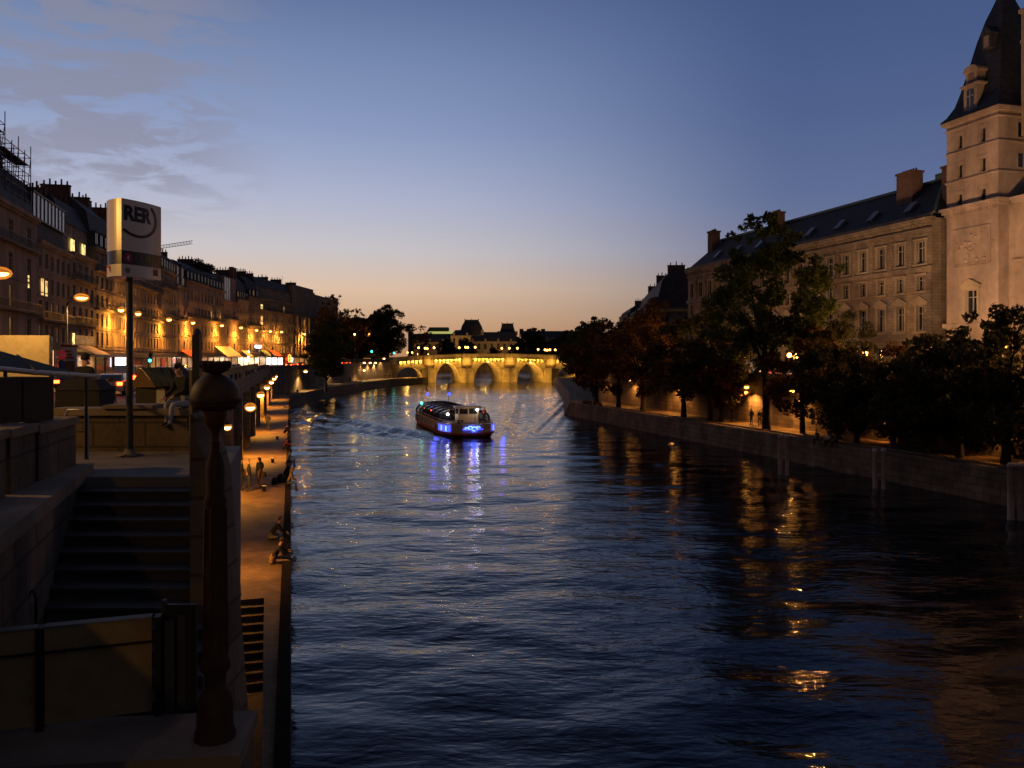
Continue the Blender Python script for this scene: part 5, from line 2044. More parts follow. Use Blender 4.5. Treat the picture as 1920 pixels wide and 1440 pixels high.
# advertising column and no-entry sign
p = P(130, 678, 62)
root = empty('advertising_panel', (p.x, p.y, ZS), R(10))
tag(root, 'tall red and white poster panel beside the no-entry sign', 'poster panel')
mb = MB()
mb.box(-.55, .55, -.1, .1, 1.2, 3.4, mat('poster_white', (.5, .42, .36), .5, .1))
mb.box(-.6, .6, -.12, .12, 3.4, 3.55, REDC)
mb.box(-.12, .12, -.08, .08, 0, 1.2, LAMPM)
mb.build('panel', root)
mb = MB()
mb.box(-.45, .45, -.13, -.101, 1.3, 2.3, mat('poster_brown', (.18, .08, .04), .6, .5, 6))
for i in range(3):
    mb.box(-.3, .35 - .1 * i, -.125, -.101, 2.5 + .25 * i, 2.62 + .25 * i, REDC)
mb.build('poster', root)
p = P(117, 671, 58)
root = empty('road_sign', (p.x, p.y, ZS))
tag(root, 'round red no-entry sign with a white bar on a post', 'road sign')
mb = MB(); mb.tube([(0, 0, 0), (0, 0, 3.0)], .04, LAMPM, 6); mb.build('post', root)
mb = MB(); mb.tube([(0, -.06, 2.75), (0, -.04, 2.75)], .33, emis('red_sign', (.5, .01, .01), .25), 20, smooth=False); mb.build('disc', root)
mb = MB(); mb.box(-.23, .23, -.075, -.061, 2.69, 2.81, mat('sign_white', (.7, .7, .7), .5, .05)); mb.build('bar', root)
mb = MB(); mb.box(-.25, .25, -.06, -.04, 1.6, 2.3, mat('sign_blue', (.05, .08, .2), .5, .05)); mb.build('plate', root)

# ------------------------------------------------------------------ the glazed tour boat
def glassy(name, tint, op):
    m = bpy.data.materials.new(name)
    m.use_nodes = True
    nt = m.node_tree
    nt.nodes.clear()
    o = nt.nodes.new('ShaderNodeOutputMaterial')
    t = nt.nodes.new('ShaderNodeBsdfTransparent')
    t.inputs[0].default_value = (.75, .78, .8, 1)
    b = nt.nodes.new('ShaderNodeBsdfPrincipled')
    b.inputs['Base Color'].default_value = (*tint, 1)
    b.inputs['Roughness'].default_value = .12
    mx = nt.nodes.new('ShaderNodeMixShader')
    mx.inputs[0].default_value = op
    nt.links.new(t.outputs[0], mx.inputs[1]); nt.links.new(b.outputs[0], mx.inputs[2]); nt.links.new(mx.outputs[0], o.inputs[0])
    return m


HULLW = mat('boat_cream_paint', (.44, .34, .22), .45, .08, spec=.5)
HULLR = mat('boat_red_band', (.30, .03, .02), .5, .1)
HULLD = mat('boat_dark_hull', (.05, .035, .03), .5, .2)
DECKM = mat('boat_deck', (.10, .07, .05), .7, .2)
SEATM = mat('boat_seats', (.05, .02, .015), .7, .2)
GLS = glassy('boat_side_glass', (.03, .035, .04), .35)
GLT = glassy('boat_roof_glass', (.55, .55, .6), .85)
RIBM = mat('boat_ribs', (.02, .02, .022), .5, .1)
bc = Vector((BOAT_BOW[0] + UX * 13, BOAT_BOW[1] + UY * 13, 0))
boat = empty('tour_boat', bc, ANG_U + math.pi)
boat.scale = (1, 1.08, 1)
tag(boat, 'glass-roofed river tour boat with blue lights on its bow', 'boat')


def outline(k=1.0, dx=0.0):
    half = [(-13, 2.3), (-12, 2.8), (-8, 3.05), (8.5, 3.05), (10.5, 2.85), (12.0, 2.2), (12.8, 1.2), (13.0, 0)]
    h = [(x * (1 + dx / 13), y * k) for x, y in half]
    return [(x, -y) for x, y in h] + [(x, y) for x, y in h[:-1][::-1]]


mb = MB()
mb.prism(outline(.86, -.6), -.6, .32, HULLD, top=outline(1.0))
mb.build('hull', boat)
mb = MB(); mb.prism(outline(1.035, .12), .321, .56, HULLR); mb.build('rubbing_strake', boat)
mb = MB()
mb.prism(outline(.995), .561, 1.62, HULLW, top=outline(1.01, .1))
mb.build('topsides', boat)
mb = MB()
mb.prism(outline(.94, -.3), 1.621, 1.66, DECKM)
mb.build('deck', boat)
mb = MB()
ol = outline(1.0)
mb.tube([(x, y, 1.98) for x, y in ol] + [(ol[0][0], ol[0][1], 1.98)], .03, HULLW, 6, cap=False)
for x, y in ol:
    mb.tube([(x, y, 1.6), (x, y, 1.98)], .022, HULLW, 5)
for x in (-6, -4, -2, 0, 2, 4, 6):
    for s in (-1, 1):
        mb.tube([(x, 3.05 * s, 1.6), (x, 3.05 * s, 1.98)], .022, HULLW, 5)
mb.build('railing', boat)
for s in (-1, 1):     # dark window strips low in the sides
    mb = MB()
    y = s * 3.07
    mb.box(-10.5, 7.2, min(y, y + s * .03), max(y, y + s * .03), .68, 1.4, DKGLASS)
    for x in np.arange(-10.5, 7.3, 1.48):
        mb.box(x - .05, x + .05, min(y + s * .031, y + s * .06), max(y + s * .031, y + s * .06), .66, 1.42, HULLW)
    mb.build('side_window', boat)
# arched glass roof with ribs
def arch(x, n=14, w=2.95, z0=1.66, h=1.45):
    return [(x, -w * math.cos(math.pi * i / n), z0 + h * math.sin(math.pi * i / n) ** .62) for i in range(n + 1)]
ribx = [-10.5, -7.4, -4.3, -1.2, 1.9, 5.0, 8.1]
for x in ribx:
    mb = MB()
    mb.tube(arch(x, h=1.48, w=2.98), .11, RIBM, 6)
    mb.build('roof_rib', boat)
for a, b in zip(ribx, ribx[1:]):
    n = 14
    A, B = arch(a + .06), arch(b - .06)
    top, sd, sd2 = MB(), MB(), MB()
    for i in range(n):
        q = (A[i], B[i], B[i + 1], A[i + 1])
        (top if 3 <= i < n - 3 else (sd if i < 3 else sd2)).quad(*q, GLT if 3 <= i < n - 3 else GLS)
    for i in (3, 5, 7, 9, 11):
        top.tube([Vector(A[i]) + Vector((0, 0, .02)), Vector(B[i]) + Vector((0, 0, .02))], .03, RIBM, 4)
    top.build('roof_panel', boat)
    sd.build('side_panel', boat)
    sd2.build('side_panel', boat)
mb = MB()
mb.add([arch(8.05)[i] for i in range(15)], [tuple(range(15))], GLS)
mb.build('front_panel', boat)
# seats
for i, x in enumerate(np.arange(-9.5, 6.0, 1.3)):
    for s in (-1, 1):
        mb = MB()
        mb.box(x - .25, x + .25, min(s * .5, s * 2.3), max(s * .5, s * 2.3), 1.67, 2.05, SEATM)
        mb.box(x - .3, x - .22, min(s * .5, s * 2.3), max(s * .5, s * 2.3), 2.051, 2.5, SEATM)
        mb.build('bench', boat)
# wheelhouse near the bow
mb = MB()
wx0, wx1, wy = 8.35, 10.4, 1.15
mb.box(wx0, wx1, -wy, wy, 1.661, 2.65, HULLW)
for x, y in ((wx0 + .06, -wy + .06), (wx0 + .06, wy - .06), (wx1 - .06, -wy + .06), (wx1 - .06, wy - .06), (wx1 - .06, 0)):
    mb.box(x - .06, x + .06, y - .06, y + .06, 2.651, 3.4, HULLW)
wheelh = mb.build('wheelhouse', boat)
mb = MB()
mb.box(wx0 + .02, wx1 - .02, -wy + .03, -wy + .05, 2.66, 3.38, GLS)
mb.box(wx0 + .02, wx1 - .02, wy - .05, wy - .03, 2.66, 3.38, GLS)
mb.box(wx1 - .05, wx1 - .03, -wy + .13, -.07, 2.66, 3.38, GLS)
mb.box(wx1 - .05, wx1 - .03, .07, wy - .13, 2.66, 3.38, GLS)
mb.build('window', wheelh)
mb = MB()
mb.prism([(wx0 - .15, -1.3), (wx1 + .5, -1.5), (wx1 + .5, 1.5), (wx0 - .15, 1.3)], 3.401, 3.6, HULLW, top=[(wx0 - .2, -1.4), (wx1 + .3, -1.5), (wx1 + .3, 1.5), (wx0 - .2, 1.4)])
mb.build('roof', wheelh)
# foredeck items
for y in (-1.7, -1.2, 1.4, 1.9):
    mb = MB()
    mb.lathe([(.12, 0), (.12, .3), (.18, .34), (.18, .4)], SEATM, 10, (11.6, y * .8, 1.66))
    mb.build('bollard', boat)
mb = MB(); mb.tube([(12.6, .3, 1.66), (12.6, .3, 3.6)], .03, RIBM, 6); mb.build('bow_staff', boat)
# blue light panels round the bow
def bow_panel(x0, y0, x1, y1, z0, z1, bars, name='blue_light_panel'):
    a, b = Vector((x0, y0, 0)), Vector((x1, y1, 0))
    d = (b - a).normalized()
    nn = Vector((d.y, -d.x, 0))
    if nn.dot(Vector((1, 0, 0))) < 0 and abs(nn.x) > .1:
        nn = -nn
    elif abs(nn.x) <= .1 and nn.y * y0 < 0:
        nn = -nn
    mb = MB()
    for t0, t1, zz0, zz1, m in bars:
        p, q = a.lerp(b, t0) + nn * .1, a.lerp(b, t1) + nn * .1
        mb.quad((p.x, p.y, zz0), (q.x, q.y, zz0), (q.x, q.y, zz1), (p.x, p.y, zz1), m)
    o = mb.build(name, boat)
    return o
B1 = emis('blue_led_bright', (.12, .25, 1.0), 5)
B2 = emis('blue_led_deep', (.03, .05, 1.0), 4)
B3 = emis('blue_led_soft', (.12, .14, .8), .8)
# port side as seen (the viewer's left) has positive... both sides get the same panels
for s in (-1, 1):
    bow_panel(8.6, 3.09 * s, 10.5, 2.9 * s, .7, 1.5, [(0, 1, .68, 1.5, B3), (.1, .4, .72, 1.45, B2), (.6, .85, .75, 1.4, B1)])
    bow_panel(10.55, 2.88 * s, 12.0, 2.26 * s, .7, 1.5, [(0, 1, .68, 1.5, B3), (.05, .25, .7, 1.45, B2), (.3, .5, .72, 1.35, B1), (.65, .9, .7, 1.45, B2)])
# curled light emblem on the stem
mb = MB()
for cy, cz, r, w in ((-.75, 1.12, .16, .05), (-.3, 1.2, .24, .05), (.15, 1.08, .3, .05), (.6, 1.18, .2, .05), (.0, .85, .18, .04), (.35, .82, .14, .04), (-.95, 1.05, .1, .04)):
    pts = [(13.05 - abs(cy + r * math.cos(t * .55)) * .16 + .07, cy + r * math.cos(t * .55), cz + r * .8 * math.sin(t * .55)) for t in range(10)]
    mb.tube(pts, w, B1 if w > .045 else B2, 5)
mb.tube([(12.95, -1.15, 1.0), (13.15, 0, .98), (12.95, 1.15, 1.02)], .05, B2, 5)
mb.build('light_emblem', boat)
light('POINT', 'blue_glow', (13.6, 0, 1.3), 45, (.05, .08, 1), .4, boat)
light('POINT', 'blue_glow', (10.5, -4.0, 1.3), 45, (.05, .08, 1), .4, boat)
light('POINT', 'blue_glow', (10.5, 4.0, 1.3), 45, (.05, .08, 1), .4, boat)
for nm, (x, y, z), r, m in (('floodlamp', (8.3, -2.0, 2.55), .16, WHITEL), ('floodlamp', (10.6, 1.0, 3.2), .16, WHITEL), ('green_lamp', (-7.5, -2.7, 3.1), .16, GREENL), ('red_lamp', (2.5, 2.4, 3.0), .12, REDL),
                             ('cabin_lamp', (3.0, -.9, 2.75), .12, emis('orange_lamp', (1, .3, .06), 7)), ('cabin_lamp', (3.0, -.3, 2.75), .12, MATS['orange_lamp']),
                             ('cabin_lamp', (-2, -2.3, 2.4), .09, REDL), ('cabin_lamp', (-.5, -2.3, 2.4), .09, MATS['orange_lamp']), ('cabin_lamp', (-8, -2.2, 2.3), .09, MATS['orange_lamp']), ('cabin_lamp', (-11.2, -2.0, 2.1), .1, MATS['orange_lamp']),
                             ('blue_lamp', (-10.8, -1.4, 4.2), .22, B2), ('blue_lamp', (-10.8, 1.6, 4.2), .22, B2)):
    mb = MB(); mb.ball((x, y, z), r, m, 10); mb.build(nm, boat)
    if nm == 'floodlamp':
        light('POINT', 'flood_light', (x + .3, y, z + .0), 22, (1, .93, .8), .12, boat)
light('POINT', 'foredeck_light', (12.2, 0, 3.4), 40, (1, .62, .3), .2, boat)
light('POINT', 'cabin_light', (2, 0, 2.7), 150, (1, .36, .14), .2, boat)
light('POINT', 'cabin_light', (-7, 0, 2.7), 110, (1, .36, .14), .2, boat)
for y in (-1.4, 1.6):
    mb = MB()
    mb.tube([(-11.2, y, 1.6), (-11.2, y, 6.8)], [.05, .025], RIBM, 6)
    mast = mb.build('mast', boat)
    mb = MB()
    mb.add([(-11.25, y, 6.1), (-11.6, y + .1, 5.6), (-12.1, y - .1, 4.9), (-11.7, y + .15, 4.7), (-11.25, y, 5.0)], [(0, 1, 2, 3, 4), (4, 3, 2, 1, 0)], HULLR)
    mb.build('flag', mast)

# ------------------------------------------------------------------ mooring posts in the river
PILE = mat('grey_pile_steel', (.55, .49, .44), .8, .3, 1.5, stain=.4)
for i, (px0, px1, y0, yt, lab) in enumerate([(1463, 1476, 890, 815, 'farthest pair of river mooring posts joined by rungs'), (1641, 1657, 916, 841, 'middle pair of river mooring posts before the rounded lit tree'), (1896, 1914, 975, 868, 'nearest and thickest pair of river mooring posts at the picture edge')]):
    Y = EYE * F / (y0 - HY)
    zt = EYE + (HY - yt) / F * Y
    a, b = P(px0, 0, Y), P(px1, 0, Y - .25)
    root = empty('mooring_posts', (a.x, a.y, 0))
    tag(root, lab, 'mooring posts', 'mooring posts in the river')
    r = .17 if i < 2 else .2
    dx, dy = b.x - a.x, b.y - a.y
    for (x, y, s) in ((0, 0, 0), (dx, dy, .04)):
        mb = MB()
        mb.lathe([(r, -1.5), (r, zt - .25 + s), (r * 1.12, zt - .24 + s), (r * 1.12, zt - .1 + s), (r * .8, zt + s)], PILE, 14, (x, y, 0))
        mb.build('post', root)
    for z in (zt - .9, zt - 1.9):
        mb = MB(); mb.tube([(0, 0, z), (dx, dy, z)], .05, PILE, 6); mb.build('rung', root)

# ------------------------------------------------------------------ people
SKIN = mat('skin', (.42, .25, .17), .6, .05)
HAIRC = {k: mat('hair_' + k, c, .7, .1) for k, c in (('dark', (.02, .014, .01)), ('brown', (.06, .035, .02)), ('fair', (.25, .17, .09)), ('grey', (.25, .24, .23)))}
CL = {k: mat('cloth_' + k, c, .9, .12, 5) for k, c in (('black', (.018, .018, .02)), ('navy', (.03, .04, .07)), ('grey', (.12, .12, .13)), ('red', (.30, .04, .03)), ('white', (.6, .58, .55)), ('jeans', (.07, .09, .14)), ('tan', (.3, .22, .14)), ('brown', (.09, .06, .04)), ('palejeans', (.25, .27, .33)))}
SHOE = mat('shoe_leather', (.04, .035, .03), .6, .1)
V3 = Vector


def pose(kind):
    """joints in metres, the person faces +y; z = 0 is the ground (or the seat top for people sitting on an edge)"""
    J = {}
    def spine(pz, lean, px=0.0):
        J['pelvis'] = V3((0, px, pz))
        J['waist'] = V3((0, px + .25 * math.sin(lean) * .8, pz + .16))
        J['chest'] = J['waist'] + V3((0, math.sin(lean) * .26, math.cos(lean) * .26))
        J['neck'] = J['chest'] + V3((0, math.sin(lean) * .17, math.cos(lean) * .17))
        J['head'] = J['neck'] + V3((0, .04 + math.sin(lean) * .13, .05 + .12 * math.cos(lean)))
        for s, n in ((-1, 'l'), (1, 'r')):
            J[n + 'sh'] = J['neck'] + V3((s * .18, -.01 - math.sin(lean) * .03, -.06))
            J[n + 'hip'] = J['pelvis'] + V3((s * .09, 0, -.02))
    def arm(n, el, wr):
        s = -1 if n == 'l' else 1
        J[n + 'el'] = J[n + 'sh'] + V3((s * el[0], el[1], el[2]))
        J[n + 'wr'] = J[n + 'el'] + V3((s * wr[0], wr[1], wr[2]))
        d = (J[n + 'wr'] - J[n + 'el']).normalized()
        J[n + 'ha'] = J[n + 'wr'] + d * .09
    def leg(n, kn, an, toe):
        s = -1 if n == 'l' else 1
        J[n + 'kn'] = J[n + 'hip'] + V3((s * kn[0], kn[1], kn[2]))
        J[n + 'an'] = J[n + 'kn'] + V3((s * an[0], an[1], an[2]))
        J[n + 'to'] = J[n + 'an'] + V3((s * toe[0], toe[1], toe[2]))
    if kind == 'stand':
        spine(.95, .02)
        arm('l', (.04, -.02, -.28), (-.02, .10, -.23)); arm('r', (.06, -.03, -.27), (-.12, .2, -.08))
        leg('l', (.01, .02, -.43), (.01, -.03, -.42), (.02, .15, -.05)); leg('r', (.03, .02, -.43), (.02, -.02, -.42), (.03, .15, -.05))
    elif kind == 'pockets':
        spine(.95, .04)
        arm('l', (.10, -.08, -.25), (-.08, .14, -.2)); arm('r', (.10, -.08, -.25), (-.08, .14, -.2))
        leg('l', (.03, .0, -.43), (.02, .0, -.42), (.04, .15, -.05)); leg('r', (.05, .04, -.42), (.0, -.02, -.43), (.04, .15, -.05))
    elif kind == 'walk':
        spine(.94, .06)
        arm('l', (.06, -.12, -.25), (.0, .10, -.22)); arm('r', (.06, .10, -.26), (-.04, .2, -.12))
        leg('l', (.0, .19, -.38), (.0, -.04, -.44), (.0, .14, -.02)); leg('r', (.0, -.05, -.43), (.0, -.26, -.34), (.0, .12, -.09))
    elif kind == 'edge':        # sitting on an edge, legs hanging forward
        spine(.11, .28)
        arm('l', (.05, .08, -.26), (-.06, .2, -.10)); arm('r', (.05, .08, -.26), (-.06, .2, -.12))
        leg('l', (.02, .44, -.0), (.0, .05, -.42), (.0, .14, -.06)); leg('r', (.05, .43, .02), (.0, -.02, -.42), (.02, .14, -.06))
    elif kind == 'edge_back':   # sitting upright, leaning back on the hands
        spine(.11, -.12)
        arm('l', (.1, -.14, -.24), (.04, -.12, -.22)); arm('r', (.06, .1, -.25), (-.04, .2, -.1))
        leg('l', (.02, .43, .03), (.0, .06, -.42), (.0, .14, -.06)); leg('r', (.04, .44, .0), (.0, .0, -.42), (.0, .14, -.06))
    elif kind == 'cross':       # cross-legged, bent forward
        spine(.12, .55)
        arm('l', (.03, .16, -.22), (-.06, .2, -.12)); arm('r', (.03, .16, -.22), (-.06, .2, -.12))
        leg('l', (.25, .33, .02), (-.32, -.10, -.05), (-.1, .06, -.02)); leg('r', (.25, .30, .04), (-.30, .0, -.06), (-.1, .05, -.02))
    elif kind == 'knees':       # sitting with the knees drawn up
        spine(.12, .42)
        arm('l', (.02, .2, -.18), (-.08, .22, -.03)); arm('r', (.02, .2, -.18), (-.08, .22, -.03))
        leg('l', (.02, .32, .29), (.0, .16, -.38), (.0, .15, -.04)); leg('r', (.04, .34, .26), (.0, .12, -.36), (.0, .15, -.03))
    elif kind == 'long':        # sitting on the ground, legs stretched out, looking at something in the hands
        spine(.12, .5)
        arm('l', (.06, .18, -.2), (-.08, .16, .02)); arm('r', (.06, .18, -.2), (-.08, .16, .02))
        leg('l', (.03, .40, .12), (.0, .38, -.14), (.0, .06, .12)); leg('r', (.05, .43, .02), (.0, .41, -.04), (.02, .04, .13))
    return J


BONES = [('pelvis', 'waist', 'p'), ('waist', 'chest', 's'), ('chest', 'neck', 's'), ('neck', 'head', 'k'),
         ('chest', 'lsh', 's'), ('lsh', 'lel', 's'), ('lel', 'lwr', 's'), ('lwr', 'lha', 'k'),
         ('chest', 'rsh', 's'), ('rsh', 'rel', 's'), ('rel', 'rwr', 's'), ('rwr', 'rha', 'k'),
         ('pelvis', 'lhip', 'p'), ('lhip', 'lkn', 'p'), ('lkn', 'lan', 'p'), ('lan', 'lto', 'f'),
         ('pelvis', 'rhip', 'p'), ('rhip', 'rkn', 'p'), ('rkn', 'ran', 'p'), ('ran', 'rto', 'f')]
RADII = dict(pelvis=(.15, .12), waist=(.14, .11), chest=(.165, .12), neck=(.058, .058), head=(.088, .1), lsh=(.07, .07), rsh=(.07, .07), lel=(.046, .046), rel=(.046, .046),
             lwr=(.03, .034), rwr=(.03, .034), lha=(.026, .04), rha=(.026, .04), lhip=(.095, .095), rhip=(.095, .095), lkn=(.062, .062), rkn=(.062, .062), lan=(.042, .042), ran=(.042, .042), lto=(.036, .036), rto=(.036, .036))
BODYCACHE = {}


def body_mesh(kind, shirt, pants, bulk=1.0):
    key = (kind, shirt, pants, bulk)
    if key in BODYCACHE:
        return BODYCACHE[key]
    J = pose(kind)
    names = list(J)
    me = bpy.data.meshes.new('skel')
    me.from_pydata([tuple(J[n]) for n in names], [(names.index(a), names.index(b)) for a, b, _ in BONES], [])
    ob = bpy.data.objects.new('skel', me)
    COL.objects.link(ob)
    md = ob.modifiers.new('skin', 'SKIN')
    md.use_smooth_shade = True
    ob.modifiers.new('sub', 'SUBSURF').levels = 1
    if not me.skin_vertices:
        bpy.context.view_layer.objects.active = ob
        bpy.context.view_layer.update()
    sv = me.skin_vertices[0].data
    for i, n in enumerate(names):
        k = bulk if n in ('pelvis', 'waist', 'chest', 'lsh', 'rsh', 'lel', 'rel') else 1.0
        sv[i].radius = (RADII[n][0] * k, RADII[n][1] * k)
        sv[i].use_root = (n == 'pelvis')
    dg = bpy.context.evaluated_depsgraph_get()
    dg.update()
    m2 = bpy.data.meshes.new_from_object(ob.evaluated_get(dg))
    vs = [tuple(v.co) for v in m2.vertices]
    fs = [tuple(p.vertices) for p in m2.polygons]
    bpy.data.objects.remove(ob)
    mb = MB()
    matm = {'s': CL[shirt], 'p': CL[pants], 'k': SKIN, 'f': SHOE}
    segs = [(J[a], J[b], t) for a, b, t in BONES]
    groups = {}
    for f in fs:
        c = sum((V3(vs[i]) for i in f), V3()) / len(f)
        best, bt = 1e9, 's'
        for a, b, t in segs:
            ab = b - a
            u = max(0, min(1, (c - a).dot(ab) / ab.length_squared))
            d = (c - (a + ab * u)).length
            if d < best:
                best, bt = d, t
        groups.setdefault(bt, []).append(f)
    mb.v = vs
    for t, ff in groups.items():
        k = mb.mi(matm[t])
        for f in ff:
            mb.smooth.add(len(mb.f)); mb.f.append(f); mb.m.append(k)
    # fingers, thumb, nose and ears
    for n in 'lr':
        w, h = J[n + 'wr'], J[n + 'ha']
        d = (h - w).normalized()
        sd = d.cross(V3((0, 0, 1)))
        sd = sd.normalized() if sd.length > .1 else V3((1, 0, 0))
        curl = sd.cross(d).normalized()
        for i, ln in enumerate((.062, .074, .078, .070)):
            o = h + sd * (-.03 + .02 * i)
            mb.tube([o, o + d * ln * .55 - curl * .008, o + d * ln * .85 - curl * .03], [.009, .008, .006], SKIN, 5)
        o = w + d * .03 - sd * .03
        mb.tube([o, o - sd * .03 + d * .03, o - sd * .035 + d * .06 - curl * .01], [.011, .010, .007], SKIN, 5)
    hd = J['head']
    mb.tube([hd + V3((0, .085, .01)), hd + V3((0, .112, -.02))], [.010, .016], SKIN, 5)
    for s in (-1, 1):
        mb.ball((hd.x + s * .085, hd.y, hd.z - .005), .022, SKIN, 6, 1.3)
        mb.ball((hd.x + s * .032, hd.y + .083, hd.z + .018), .011, HAIRC['dark'], 6, .7)
    mb.box(hd.x - .022, hd.x + .022, hd.y + .076, hd.y + .090, hd.z - .052, hd.z - .044, CL['red'])
    me2 = mb.mesh('body')
    BODYCACHE[key] = (me2, J)
    return BODYCACHE[key]


def hair_mesh(col, style, hd):
    mb = MB()
    n = 12
    vs, fs = [], []
    for i in range(7):
        th = math.pi * .62 * i / 6
        for k in range(n):
            ph = 2 * math.pi * k / n
            r = .104
            front = math.sin(ph) > .2
            t = min(th, math.pi * .30) if front else th
            vs.append((hd.x + r * .95 * math.sin(t) * math.cos(ph), hd.y - .012 + r * 1.05 * math.sin(t) * math.sin(ph), hd.z + .025 + r * 1.05 * math.cos(t)))
    for i in range(6):
        for k in range(n):
            a, b = i * n + k, i * n + (k + 1) % n
            fs.append((a, a + n, b + n, b))
    mb.add(vs, fs, HAIRC[col], True)
    if style == 'long':
        mb.tube([hd + V3((0, -.05, .04)), hd + V3((0, -.085, -.08)), hd + V3((0, -.09, -.22))], [.08, .075, .03], HAIRC[col], 8)
    if style == 'hood':
        mb.tube([hd + V3((0, -.03, .0)), hd + V3((0, -.06, -.12))], [.1, .12], CL['black'], 10)
    return mb.mesh('hair')


def person(kind, x, y, z, facing, shirt, pants, hair, label, group=None, style='short', s=1.0, bulk=1.0):
    me, J = body_mesh(kind, shirt, pants, bulk)
    root = empty('person', (x, y, z), facing - math.pi / 2)
    root.scale = (s, s, s)
    tag(root, label, 'person', group)
    inst(me, 'body', root)
    inst(hair_mesh(hair, style, J['head']), 'hair', root)
    return root


WG = 'people on the lower walkway'


def wp(px, py, z=ZQ):
    Y = (EYE - z) * F / (py - HY)
    return Vector(((px - 960) / F * Y, Y, z))


p = wp(453, 919); person('stand', p.x, p.y, ZQ, ANG_V, 'black', 'black', 'dark', 'person in black beside a grey-haired companion, at the left of the standing three', WG, s=1.0, bulk=1.12)
p = wp(467, 921); person('pockets', p.x, p.y, ZQ, R(200), 'black', 'navy', 'grey', 'middle one of the three standing together, light-haired, in a dark coat', WG, bulk=1.12)
p = wp(487, 917); sp = person('stand', p.x, p.y, ZQ, R(150), 'black', 'brown', 'dark', 'person standing slightly apart in a dark jacket with a bag at the hip', WG, bulk=1.2, style='long')
p = wp(502, 808); person('walk', p.x, p.y, ZQ, ANG_U, 'black', 'black', 'dark', 'lone person walking away along the lamp-lit walkway', WG, bulk=1.1)
SG_ = 'people sitting along the water edge'
p = wp(506, 1011); person('cross', p.x, p.y, ZQ, ANG_V, 'black', 'grey', 'brown', 'person in a dark jumper sitting cross-legged and bent forward at the edge', SG_, bulk=1.12)
p = wp(514, 1057); person('long', p.x - .1, p.y, ZQ, ANG_V, 'black', 'tan', 'dark', 'person sitting with pale trousers stretched out, nearest on the walkway', SG_, bulk=1.12)
p = wp(533, 813); person('knees', p.x, p.y, ZQ, ANG_V, 'black', 'black', 'dark', 'farthest of the dark figures crouching at the walkway edge', SG_, bulk=1.1)
p = wp(531, 843); person('knees', p.x, p.y, ZQ, ANG_V, 'red', 'black', 'dark', 'person in a red top sitting with drawn-up knees', SG_)
p = wp(537, 871, ZQ); person('edge', p.x + .1, p.y, ZQ + .13, ANG_V, 'white', 'jeans', 'dark', 'person in a white shirt sitting on the quay edge', SG_)
p = wp(533, 892, ZQ); person('knees', p.x, p.y, ZQ, ANG_V, 'navy', 'black', 'dark', 'person in navy sitting just in front of the white shirt', SG_)
p = wp(540, 913, ZQ); person('edge', p.x, p.y, ZQ + .13, ANG_V, 'tan', 'jeans', 'fair', 'fair-haired person in tan sitting beside the backpack', SG_, style='long')
p = wp(560, 737, ZQ); person('knees', p.x - .6, p.y + 1.0, ZQ, R(-60), 'black', 'black', 'dark', 'person crouching at the corner where the quay bends', SG_)
p = wp(549, 740, ZQ); person('knees', p.x - 1.2, p.y, ZQ, R(-40), 'tan', 'brown', 'fair', 'pale-clothed person sitting at the corner where the quay bends', SG_)
# bags, flask-like bollards
BAGM = CL['black']


def bag(x, y, z, w, label, name='backpack'):
    root = empty(name, (x, y, z), R(20))
    tag(root, label, 'bag', 'bags on the ground')
    mb = MB()
    mb.lathe([(w * .9, 0), (w, w * .6), (w * .85, w * 1.5), (w * .4, w * 2.0), (.02, w * 2.1)], BAGM, 10)
    mb.build('pack', root)
    mb = MB()
    mb.tube([(-w * .3, -w * .9, w * .4), (-w * .3, -w * 1.25, w), (-w * .3, -w * .7, w * 1.7)], .02, BAGM, 5)
    mb.tube([(w * .3, -w * .9, w * .4), (w * .3, -w * 1.25, w), (w * .3, -w * .7, w * 1.7)], .02, BAGM, 5)
    mb.build('strap', root)


p = wp(515, 908); bag(p.x, p.y, ZQ, .2, 'small black bag lying on the setts near the standing three')
p = wp(527, 905); bag(p.x, p.y, ZQ, .27, 'big black backpack upright beside the sitting people')
bag(sp.location.x + .28, sp.location.y - .1, ZQ + .72, .14, 'dark shoulder bag held at the hip of the person standing apart', 'shoulder_bag')
for i, (px, py) in enumerate([(495, 921), (511, 867), (520, 824), (529, 778), (534, 764)]):
    p = wp(px, py)
    root = empty('mooring_bollard', p)
    tag(root, 'stubby bollard %s from the viewer on the walkway setts' % ordn(i), 'bollard', 'bollards on the walkway')
    mb = MB()
    mb.lathe([(.13, 0), (.11, .05), (.10, .22), (.15, .26), (.15, .3)], IRON, 12)
    mb.build('body', root)
    mb = MB(); mb.lathe([(.14, .301), (.1, .325)], mat('pale_top', (.45, .38, .3), .5, .2), 12); mb.build('pale_cap', root)  # top disc paler than the iron body
root = empty('wall_ring', AB(57.0, -3.2, ZQ + 2.1), ANG_U)
tag(root, 'iron ring hanging on the walkway wall', 'ring')
mb = MB(); mb.tube([(.32 * math.cos(t * math.pi / 10), 0, .32 * math.sin(t * math.pi / 10)) for t in range(21)], .03, IRON, 6); mb.build('ring', root)

